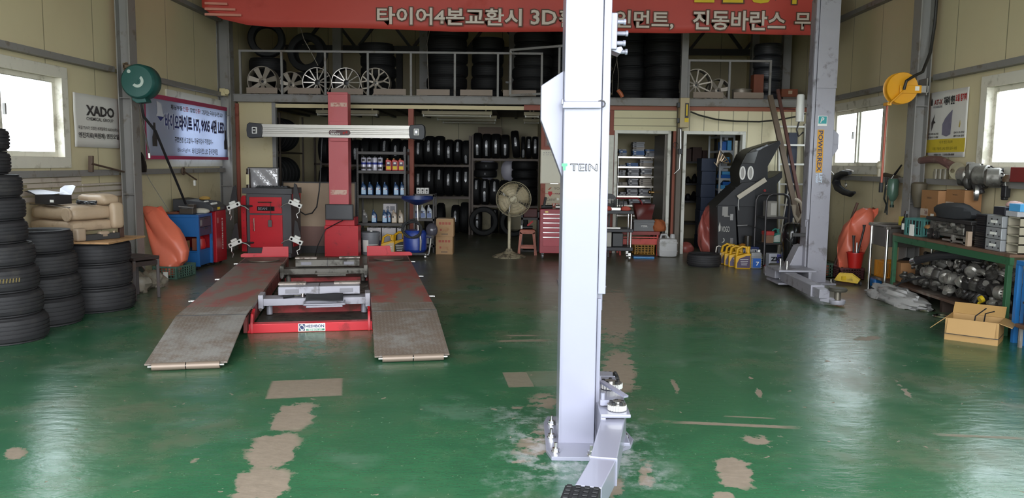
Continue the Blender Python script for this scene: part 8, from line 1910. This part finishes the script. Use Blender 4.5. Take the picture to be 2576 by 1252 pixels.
b.bx(4.58, 4.9, 7.485, 7.50, BZ, BZ+.34).bx(4.58, 4.9, 7.31, 7.32, BZ, BZ+.34).bx(4.885, 4.9, 7.31, 7.5, BZ, BZ+.34); b.build('frame', cz, cu)
one(MB().bx(4.58, 4.8, 7.56, 7.74, BZ+.342, BZ+.42), 'dark_case', M('navy_case', '22232c', .5), 'dark case lying on top of the silver modules', 'case', bevel=.004); one(MB().bx(4.57, 4.78, 7.35, 7.53, BZ+.342, BZ+.39), 'flat_box', thin['w'], 'white printed box under the light blue one', 'box', bevel=.003); one(MB().bx(4.58, 4.75, 7.33, 7.50, BZ+.391, BZ+.46), 'flat_box', sky_, 'light blue box topmost above the pigeonhole rack', 'box', bevel=.003)
lump('red_white_carton', (4.72, 7.64, BZ+.421), .055, (1.2, 1.4, .6), M('red_white_print', 'c9a9a4', .5, 0, .3, 30, 'a83a34', .4, 20), 'crushed red and white packet on the dark case', 'packet', seed=53, amp=.15); lump('cream_scrap', (4.88, 7.55, BZ+.343), .06, (1, 1.6, 1.2), M('cream_scrap', 'b5a98f', .6), 'cream crumpled packet at the wall above the modules', 'packet', seed=54)
# blue stand and things at the frame edge
bs = thing('blue_stand', 'blue steel stand cut off by the right frame edge', 'stand', (4.6, 7.0, 0))
for x in (4.42, 4.78):
    for y in (6.92, 7.03): MB().bx(x, x+.04, y, y+.04, 0, .70).build('leg', M('stand_blue', '2469a8', .4), bs)
MB().bx(4.42, 4.82, 6.92, 7.07, .70, .74).build('top', M('stand_blue', '2469a8'), bs, bevel=.004)
# carton, battery, little stool
cx = thing('open_carton', 'open brown carton with folded flaps on the floor by the parts shelf', 'box', (4.14, 7.15, 0), R(-38), local=True); w, d, h = .21, .17, .20; tc2 = M('bright_kraft', 'a8834f', .6, 0, .05)
b = MB(); t = .006; b.bx(-w, w, -d, d, 0, t).bx(-w, w, -d, -d+t, t, h).bx(-w, w, d-t, d, t, h).bx(-w, -w+t, -d+t, d-t, t, h).bx(w-t, w, -d+t, d-t, t, h); b.build('body', tc2, cx)
for (a, c, e, up_) in (((-w, 0, h), (-w-.12, 0, h-.11), 2*d, None), ((0, -d, h), (0, -d-.05, h-.13), 2*w*.9, None), ((w, 0, h), (w+.10, 0, h-.03), 2*d, None), ((0, d, h), (0, d+.08, h+.09), 2*w, None)): MB().bar(a, c, e, .005).build('flap', tc2, cx)
for z in (.055,): MB().bx(-w-.002, w+.002, -d-.002, d+.002, z, z+.006).build('black_strap', black_pl, cx)
b = MB(); b.tube([(-.02, 0, .05), (-.01, -.02, .22), (.06, -.06, .30)], .006, 6); b.tube([(.08, .02, .05), (.09, 0, .24), (.14, -.05, .27)], .006, 6); one(b, 'wire_end', black_pl, 'black wires sticking out of the open brown carton', 'wire').location = (4.14, 7.15, 0)
ba = thing('car_battery', 'dark blue car battery on a brown plank stool at the right frame edge', 'battery', (4.52, 6.72, .21)); MB().bx(4.36, 4.70, 6.64, 6.82, .211, .39).build('case', M('battery_navy', '252a3a', .4), ba, bevel=.006); MB().bx(4.35, 4.71, 6.63, 6.83, .39, .41).build('lid', M('battery_lid', '2b2e38', .4), ba, bevel=.004)
for x in (4.41, 4.64): MB().cyl((x, 6.68, .41), (x, 6.68, .445), .015, n=12).build('terminal', zinc, ba)
MB().bx(4.51, 4.60, 6.634, 6.64, .26, .35).build('label', decal_white, ba)
ls = thing('plank_stool', 'low brown wooden stool under the battery at the right frame edge', 'stool', (4.5, 6.7, 0)); MB().bx(4.33, 4.74, 6.56, 6.88, .175, .21).build('seat', M('stool_brown', '5e4334', .6), ls, bevel=.008)
for x in (4.36, 4.69):
    for y in (6.59, 6.84): MB().bx(x, x+.025, y, y+.025, 0, .175).build('leg', steel_grey, ls)
for i, (x, y) in enumerate(((4.42, 8.55), (4.40, 8.20))):
    one(MB().lathe([(.06, .0), (.085, 0), (.09, .012), (.085, .022), (.06, .022), (.055, .012), (.06, 0)], 32, Matrix.Translation((x, y, .002))), 'steel_ring', chrome, ('bright steel ring on the floor further under the shelf edge', 'bright steel ring on the floor nearer the open carton')[i], 'ring', 'bright rings on the floor')
shm = M('dirty_white_sheet', 'a5a3a2', .4, 0, .15, 7, '5a5654', .4, 5)
lump('plastic_sheet', (4.38, 9.15, 0), .24, (.5, 1.7, .34), shm, 'dirty white plastic sheet bunched on the floor under the shelf edge', 'sheet', seed=71, amp=.75, n=40)
# ---------------------------------------------------------------- stainless sink and what stands round it
ss_ = M('stainless_dull', '6e6862', .35, .6, .08, 5); sk = thing('sink_table', 'stainless sink table with bright tube legs along the right wall', 'sink', (4.75, 9.9, 0)); x0, x1, y0, y1, zt = 4.47, 5.06, 9.68, 10.14, .83
MB().bx(x0, x1, y0+.02, y0+.03, .58, zt).bx(x0, x0+.01, y0+.03, y1, .58, zt).bx(x0+.01, x1, y1-.01, y1, .58, zt).bx(x1-.01, x1, y0+.03, y1-.01, .58, zt).bx(x0+.01, x1-.01, y0+.03, y1-.01, .58, .59).build('basin', ss_, sk, bevel=.006); MB().tube([(x0-.01, y0-.0, zt), (x0-.01, y1+.02, zt), (x1, y1+.02, zt), (x1, y0, zt)], .02, 10, closed=True).build('rim', M('stainless_bright', 'b9b2aa', .25, .9), sk); MB().bx(x0-.03, x0+.03, y0-.03, y0+.05, zt-.035, zt+.005).build('corner_patch', ss_, sk, bevel=.006)
for x in (x0, x1-.04):
    for y in (y0, y1-.02): MB().cyl((x, y, .05), (x, y, zt-.02), .018, n=14).cyl((x, y, 0), (x, y, .05), .022, n=12).build('leg', chrome, sk)
yb = one(MB().bx(4.62, 4.70, 9.66, 9.74, zt+.022, zt+.125), 'filter_box', M('yellow_box', 'bfae3a', .5), 'small yellow filter box on the sink edge', 'box', bevel=.003); letters('FILTER', 'lettering', ink_char, place((4.62, 9.659, zt+.02), (1, 0, 0), (0, 0, 1)), .01, .07, .06, .02, yb, bold=.02)
ob = M('orange_crate', 'b5741e', .5, 0, .06); crate('plastic_crate', 'orange crate under the sink on the parts shelf', Matrix.Translation((4.66, 10.02, .167)) @ Matrix.Rotation(R(6), 4, 'Z'), .22, .26, .21, ob, 10, 8, 1)
carton('carton', 'brown carton beside the orange crate under the sink', 4.62, 4.88, 9.60, 9.85, .167, .40, M('tan_carton', '9a6f48')); lump('black_bag', (4.84, 9.95, .168), .12, (1, 1, 1.2), black_rub, 'black bag at the back under the sink', 'bag', seed=81)
one(MB().bx(4.56, 4.8, 10.16, 10.4, 0, .12), 'blue_bag', M('blue_bag_film', '2468a8', .3, 0, .1, 6), 'blue plastic tub on the floor below the sink', 'tub', bevel=.03, seg=3)
rows = []
for py, l, r in ((672, 2104, 2150), (655, 2106, 2165), (625, 2108, 2176), (595, 2114, 2186), (570, 2121, 2194), (550, 2136, 2200), (535, 2152, 2206), (524, 2170, 2206)):
    Y = 11.25; p, q = AY(l, py, Y), AY(r, py, Y); rows.append((p.x, min(q.x, 5.10), Y, max(p.z, .10)))
one(draped_bag('x', 'x', rows, orange_bag, .13, 6, fold=.04), 'refuse_bag', orange_bag, 'orange plastic bag leaning on the right wall behind the red bucket', 'bag', smooth=50)
q0, q1 = AY(2140, 570, 11.35), AY(2157, 510, 11.5); tubething('broom_stick', 'brown broom stick standing behind the orange bag at the right wall', 'stick', [(q0.x-.2, 11.45, .0), q1], .02, M('brown_handle', '5c4034', .6))
x0, x1, zl, zh = RY(2145, 668, 2181, 634, 10.75); bx_ = (x0+x1)/2; bu = thing('red_bucket', 'red bucket of tools before the orange bag at the right wall', 'bucket', (bx_, 10.9, 0)); MB().lathe([(0, .17), (.085, .17), (.11, .37), (.118, .37), (.118, .385), (.105, .385), (.08, .19), (0, .19)], 26, Matrix.Translation((bx_, 10.9, 0))).build('body', M('bucket_red', 'b3221c', .35), bu)
for i, (px, py, lb) in enumerate(((2148, 592, 'dark claw tool leaning in the red bucket'), (2174, 565, 'long black grip tool standing in the red bucket'), (2156, 610, 'short steel tool in the red bucket'))): q = AY(px, py, 10.9); tubething('hand_tool', lb, 'tool', [(bx_+(i-1)*.02, 10.9, .2), (q.x, q.y, q.z-.06), q], [.010, .014, .022] if i != 2 else [.012, .012, .012], (steel_dark, black_pl, zinc)[i])
crate('plastic_crate', 'green crate on the floor behind the orange lettered post', Matrix.Translation((4.22, 11.25, 0)), .36, .30, .20, M('crate_dark_green', '2f4a38', .5), 7, 6); crate('plastic_crate', 'maroon mesh tray under the orange bag at the right wall', Matrix.Translation((4.58, 11.08, 0)), .34, .36, .165, M('maroon_tray', '4f2a2c', .5), 9, 9, 5)
one(MB().bx(4.08, 4.36, 11.14, 11.36, .02, .17), 'crate_filling', M('brown_scrap', '6e3f2a'), 'brown boxes filling the green crate behind the post', 'scrap', bevel=.01); one(MB().bx(4.15, 4.45, 11.62, 11.85, 0, .45), 'dark_box', steel_dark, 'dark box with red ring standing behind the green crate', 'box', bevel=.005)
yj = thing('floor_jack', 'small yellow trolley jack on the floor before the sink', 'jack', (4.33, 10.45, 0)); yjm = M('jack_yellow', 'c2a01c', .4, 0, .08, 8, '5a4a1c', .3); b = MB(); b.prism([(-.16, .05), (.14, .03), (.16, .08), (.06, .15), (-.10, .15)], -.05, -.035, Matrix(((.86,0,-.5,4.33),(-.5,0,-.86,10.45),(0,1,0,0),(0,0,0,1)))); b.prism([(-.16, .05), (.14, .03), (.16, .08), (.06, .15), (-.10, .15)], .035, .05, Matrix(((.86,0,-.5,4.33),(-.5,0,-.86,10.45),(0,1,0,0),(0,0,0,1)))); b.box((4.33, 10.45, .09), (.16, .08, .05)); b.build('frame', yjm, yj, bevel=.004)
for dx, dy in ((-.13, .10), (-.16, .04), (.10, -.04), (.13, -.10)): MB().cyl((4.33+dx-.012, 10.45+dy, .03), (4.33+dx+.012, 10.45+dy, .03), .03, n=14).build('wheel', steel_dark, yj)
# ---------------------------------------------------------------- on the right wall and its girt (z 1.42)
ZG = 1.414; XGR = 5.04
def wx(px, py, x=5.06): return AX(px, py, x)
p0 = AX(2331, 396, 5.13); p1 = AX(2440, 216, 5.13); zT = AX(2340, 236, 5.13).z; T = place((5.13, p0.y, p0.z), (0, -1, 0), (0, 0, 1)); w, h = p0.y-p1.y, (p1.z+zT)/2-p0.z
pb = sheet('wall_banner', 'white oil additive banner with a yellow band on the right wall', 'banner', T, w, h, cloth_w, amp=.004, seed=8); mar = M('maroon_print', '8a3a36', .6)
patch(pb, T, w, h, 0, .075, 1, .275, M('banner_yellow', 'd0b634', .55), 'yellow_band')
BL('AT-X', .14, .80, .37, .88, mar, pb, T, w, h, .04); BL('POWERLUBE', .13, .755, .37, .785, ink_grey, pb, T, w, h); BL('자동차 엔진', .40, .78, .68, .91, ink, pb, T, w, h, .04); BL('오일 첨가제', .70, .81, .97, .92, ink_red, pb, T, w, h, .04)
BL('엔진 수명 30% 연장', .03, .345, .31, .375, ink, pb, T, w, h, .02); BL('배기량 최대 71% 절감', .03, .295, .31, .325, ink, pb, T, w, h, .02); BL('연비 3.7% 향상', .71, .345, .97, .375, ink, pb, T, w, h, .02); BL('출력 4.8% 향상', .71, .295, .97, .325, ink, pb, T, w, h, .02)
olv = M('olive_print', '7d7428', .6); BL('내 차 엔진 초음파', .36, .205, .70, .25, olv, pb, T, w, h, .01, .014); BL('디젤, 가솔린, LPG 엔진 모두 사용', .18, .105, .82, .155, olv, pb, T, w, h, .01, .014); BL('제조원: 다나', .22, .025, .42, .055, ink, pb, T, w, h); BL('T.0505-878-8080', .46, .025, .76, .055, ink, pb, T, w, h)
b = MB(); cx = .52*w; b.prism([(cx-.12*w, .34*h), (cx, .31*h), (cx+.10*w, .34*h), (cx+.12*w, .70*h), (cx+.02*w, .64*h), (cx-.06*w, .58*h), (cx-.12*w, .50*h)], .0115, .0125, T); b.build('printed_can', M('violet_grey_print', '777284', .55, 0, .3, 20), pb); b = MB(); cx = .13*w; b.prism([(cx-.02*w, .40*h), (cx+.03*w, .52*h), (cx+.08*w, .53*h), (cx+.03*w, .57*h), (cx+.05*w, .66*h), (cx-.03*w, .54*h)], .0115, .0125, T); b.build('printed_bird', ink_char, pb); b = MB(); b.prism([(.82*w, .44*h), (.85*w, .43*h), (.86*w, .48*h), (.845*w, .54*h)], .0115, .0125, T); b.build('printed_drop', M('drop_print', 'b5a04a', .5), pb); b = MB(); b.prism([(.05*w, .80*h), (.10*w, .80*h), (.10*w, .87*h), (.075*w, .91*h), (.05*w, .87*h)], .0115, .0125, T); b.build('printed_emblem', ink_char, pb)
# yellow hose reel
yr = Vector((4.60, 9.86, 2.50)); yl = thing('hose_reel', 'yellow hose reel on the right grey column with an orange hose', 'hose reel', yr); ye = M('reel_yellow', 'd9981a', .35, 0, .06); Tr_ = TYax(yr, 9.86)
MB().lathe([(0, .05), (.06, .05), (.15, .055), (.185, .06), (.19, .05), (.175, .045), (.12, .04), (.12, -.04), (.175, -.045), (.19, -.05), (.185, -.06), (.15, -.055), (0, -.05)], 36, Tr_).build('drum', ye, yl, smooth=40); b = MB(); b.bx(4.56, 4.82, 9.785, 9.795, 2.44, 2.535); b.bar((4.62, 9.79, 2.49), (4.435, 9.79, 2.31), .06, .012); b.build('arm_frame', ye, yl, bevel=.003); MB().bx(4.42, 4.47, 9.78, 9.90, 2.29, 2.33).build('hose_guide', ye, yl, bevel=.005); MB().bx(4.74, 4.79, 9.781, 9.785, 2.47, 2.52).build('sticker', decal_white, yl); MB().bx(4.82, 4.91, 9.80, 9.90, 2.45, 2.53).bx(4.885, 4.895, 9.80, 10.0, 2.42, 2.62).build('bracket', zinc, yl)
MB().tube([(4.445, 9.84, 2.30), (4.435, 9.84, 1.9), (4.43, 9.84, 1.36)], .013, 8).build('orange_hose', M('orange_hose', 'a8503a', .5), yl); MB().tube([(4.43, 9.84, 1.36), (4.428, 9.84, 1.24)], .024, 10).build('nozzle', black_rub, yl)
MB().tube([(4.60, 9.77, 2.48), (4.61, 9.74, 2.58), (4.70, 9.76, 2.635), (4.85, 9.85, 2.70), (4.98, 9.95, 2.95), (5.02, 9.97, 3.3), (5.03, 9.97, 4.2)], .018, 8).build('feed_hose', M('black_feed', '24211f', .5), yl)
# girt clutter
def onwall(name, label, cat, px, py, build, x=5.03): c = wx(px, py, x); return build(c)
rib = M('ribbed_black', '222226', .55, 0, .2, 20)
duct = tubething('intake_duct', 'black ribbed intake duct hanging from the right girt below the window', 'car part', [wx(x, y, 4.98) for x, y in ((2138, 435), (2120, 436), (2106, 444), (2103, 458), (2108, 472), (2122, 482), (2140, 488), (2150, 484))], [.03, .05, .06, .065, .06, .05, .045, .02], rib, n=14); q = wx(2128, 465, 4.95); MB().tube([q+Vector((0, .03*cos(R(k*30)), .03*sin(R(k*30)))) for k in range(12)], .007, 6, closed=True).build('port_ring', zinc, duct)
one(MB().tube([wx(x, y, 5.0) for x, y in ((2085, 447), (2088, 428), (2096, 437), (2102, 446), (2112, 434), (2128, 427), (2146, 430))], .012, 7), 'wire_harness', M('pale_cable', 'b9b2ac', .5), 'pale looped cables on the right girt before the rear window', 'cable')
lb3 = thing('work_lamp', 'pale bulb-shaped lamp standing on the right girt beside the orange hose', 'lamp', wx(2212, 440, 5.06)); q = wx(2212, 436, 5.08); MB().ball((q.x, q.y, ZG+.16), .05, 14, (1, 1, 1.3)).cyl((q.x, q.y, ZG), (q.x, q.y, ZG+.11), .03, n=12).build('bulb', M('cream_bulb', 'c9bfa6', .3), lb3)
for i, (pa, pb_, r_, m_, lb) in enumerate((((2225, 446), (2262, 446), .03, M('dusty_brown', '4f463a', .7), 'dusty brown part lying on the right girt beside the lamp'), ((2250, 440), (2268, 415), .016, black_rub, 'black hose end slanting up from the right girt to the column'))): a, c = wx(*pa, 5.06), wx(*pb_, 5.06); a.z = max(a.z, ZG+.03); tubething('girt_part', lb, 'car part', [a, c], [r_, r_*.7], m_)
st_ = one(MB().tube([wx(x, y, 5.0) for x, y in ((2230, 446), (2228, 470), (2224, 500), (2230, 515), (2226, 535))], .012, 7).tube([wx(x, y, 4.99) for x, y in ((2236, 448), (2234, 480), (2232, 520), (2231, 540))], .010, 7), 'strap_bunch', M('dark_strap', '272c2a', .6), 'dark straps hanging from the right girt beside the green bottle', 'strap')
gbq = thing('water_bottle', 'green upside-down bottle hanging from the right girt', 'bottle', wx(2246, 480, 4.98)); q = wx(2246, 478, 4.96); MB().lathe([(0, .15), (.055, .15), (.07, .12), (.072, -.06), (.05, -.12), (.02, -.15), (.018, -.20), (0, -.20)], 22, Matrix.Translation(q)).build('body', M('green_pet', '4f6a5c', .25, 0, .12, 6), gbq); MB().cyl(q-Vector((0, 0, .23)), q-Vector((0, 0, .195)), .026, n=12).build('cap', M('dark_green_cap', '22352a', .5), gbq); MB().tube([q+Vector((-.06, -.03, -.1)), q+Vector((-.07, .05, .05)), q+Vector((0, .0, .2))], .005, 6).build('string', zinc, gbq)
one(MB().lathe([(0, -.17), (.05, -.16), (.085, .0), (.09, .13), (.06, .15), (0, .15)], 18, Matrix.Translation((4.93, 9.905, 1.22))), 'dusty_jug', M('dusty_olive', '5c5343', .6, 0, .12, 6), 'dusty brown jug hanging on the right column above the cartons', 'jug')
rp_ = tubething('exhaust_pipe', 'dusty dark red bent pipe lying over the right girt below the banner', 'pipe', [wx(x, y, 5.02) for x, y in ((2302, 410), (2312, 404), (2340, 401), (2365, 402), (2385, 412), (2402, 416))], [.04, .045, .045, .045, .05, .03], M('dusty_red_pipe', '6a4a46', .6, 0, .12, 6, '8a7a6c', .3)); q = wx(2376, 402, 5.0); MB().tube([q, wx(2390, 426, 5.0)], .025, 10).build('branch', M('dusty_red_pipe', '6a4a46'), rp_); lump('yellow_rope', wx(2330, 396, 5.04)-Vector((0, 0, .02)), .05, (.6, 1.2, .5), M('olive_rope', '7a6f38', .7), 'olive rope coil on the bent pipe over the right girt', 'rope', seed=91); lump('pink_doll_cloth', wx(2307, 392, 5.04)-Vector((0, 0, .03)), .045, (.7, .8, 1.5), M('pale_pink_cloth', 'b59c92', .7), 'pale pink cloth on the pipe at the right column', 'cloth', seed=92)
for i, px in enumerate((2355, 2366, 2378)): q = wx(px, 440, 5.05); one(MB().lathe([(0, 0), (.032, 0), (.035, .08), (.028, .10), (.03, .12), (0, .12)], 16, Matrix.Translation((q.x, q.y, ZG))), 'glass_jar', M('dusty_jar', '7d7564', .3, 0, .12), 'dusty jar %s from the column on the right girt' % ORD[i], 'jar', 'dusty jars on the right girt')
q = wx(2408, 430, 4.98); one(MB().lathe([(.10, -.0), (.03, -.10), (.025, -.10), (.095, .0)], 22, Matrix.Translation(q) @ Matrix.Rotation(R(90), 4, 'X')), 'horn_cone', M('horn_ivory', 'a59c84', .4), 'ivory horn cone on the right girt left of the alternators', 'horn')
for i, (px, py, k, m_, rz, s_, x_) in enumerate(((2430, 440, 2, 2, .3, 1.5, 4.94), (2450, 432, 2, 0, 1.2, 1.5, 4.96), (2472, 440, 2, 0, .6, 1.7, 4.96), (2500, 446, 2, 0, 1.0, 1.6, 4.98), (2440, 455, 0, 1, .5, 1.6, 4.95), (2462, 462, 1, 3, 2, 1.5, 4.97), (2440, 425, 1, 2, 1, 1.3, 4.98))): q = wx(px, py, x_); o = dup(SEEN[(k, m_)] if (k, m_) in SEEN else list(SEEN.values())[0], q, (R(90), rz, rz), '%s alternator or part from the left in the bright cluster over the right girt' % ORD[i]); o.scale = (s_,)*3; o['group'] = 'bright parts over the right girt'
q = wx(2456, 484, 4.96); sr = one(MB().lathe([(.06, -.02), (.09, -.02), (.095, 0), (.09, .02), (.06, .02), (.06, -.02)], 30, Matrix.Translation(q) @ Matrix.Rotation(R(65), 4, 'Z') @ Matrix.Rotation(R(90), 4, 'X')), 'stator_ring', zinc, 'bright slotted stator ring hanging below the alternator cluster', 'engine part')
tubething('steel_rod', 'bright rod hanging below the left end of the alternator cluster', 'rod', [wx(2431, 470, 5.0), wx(2429, 495, 5.0), wx(2427, 518, 5.0)], [.012, .012, .007], chrome); one(MB().box(wx(2530, 482, 5.05), (.06, .08, .12)).box(wx(2527, 496, 5.05), (.05, .06, .06)), 'black_connector', black_pl, 'black connector hanging by a wire below the right window', 'connector', bevel=.01); tubething('hang_wire', 'thin pale wire holding the black connector on the right girt', 'wire', [wx(2532, 473, 5.05), wx(2529, 462, 5.05), wx(2531, 453, 5.05)], .005, decal_white)
q = wx(2552, 452, 5.02); one(MB().bx(4.97, 5.07, q.y-.35, q.y, ZG+.001, ZG+.15), 'red_case', M('dull_red_case', '7d2a28', .5), 'dull red metal case on the right girt at the frame edge', 'case', bevel=.006); q = wx(2536, 446, 5.0); one(MB().lathe([(0, 0), (.05, 0), (.055, .03), (.03, .07), (0, .07)], 16, Matrix.Translation((5.0, q.y, ZG))), 'brown_part', M('brown_cap', '4f3c2c', .5), 'brown round part on the right girt beside the red case', 'car part')
# leaning plank behind the orange lettered post
one(MB().bar((4.62, 12.4, .02), (4.98, 13.1, 1.2), .10, .03, (1, 0, 0)), 'plank', M('old_plank', '7a6c58', .7, 0, .12, 4), 'old plank leaning on the right wall behind the orange lettered post', 'plank')
# ---------------------------------------------------------------- set all the lettering
set_type()
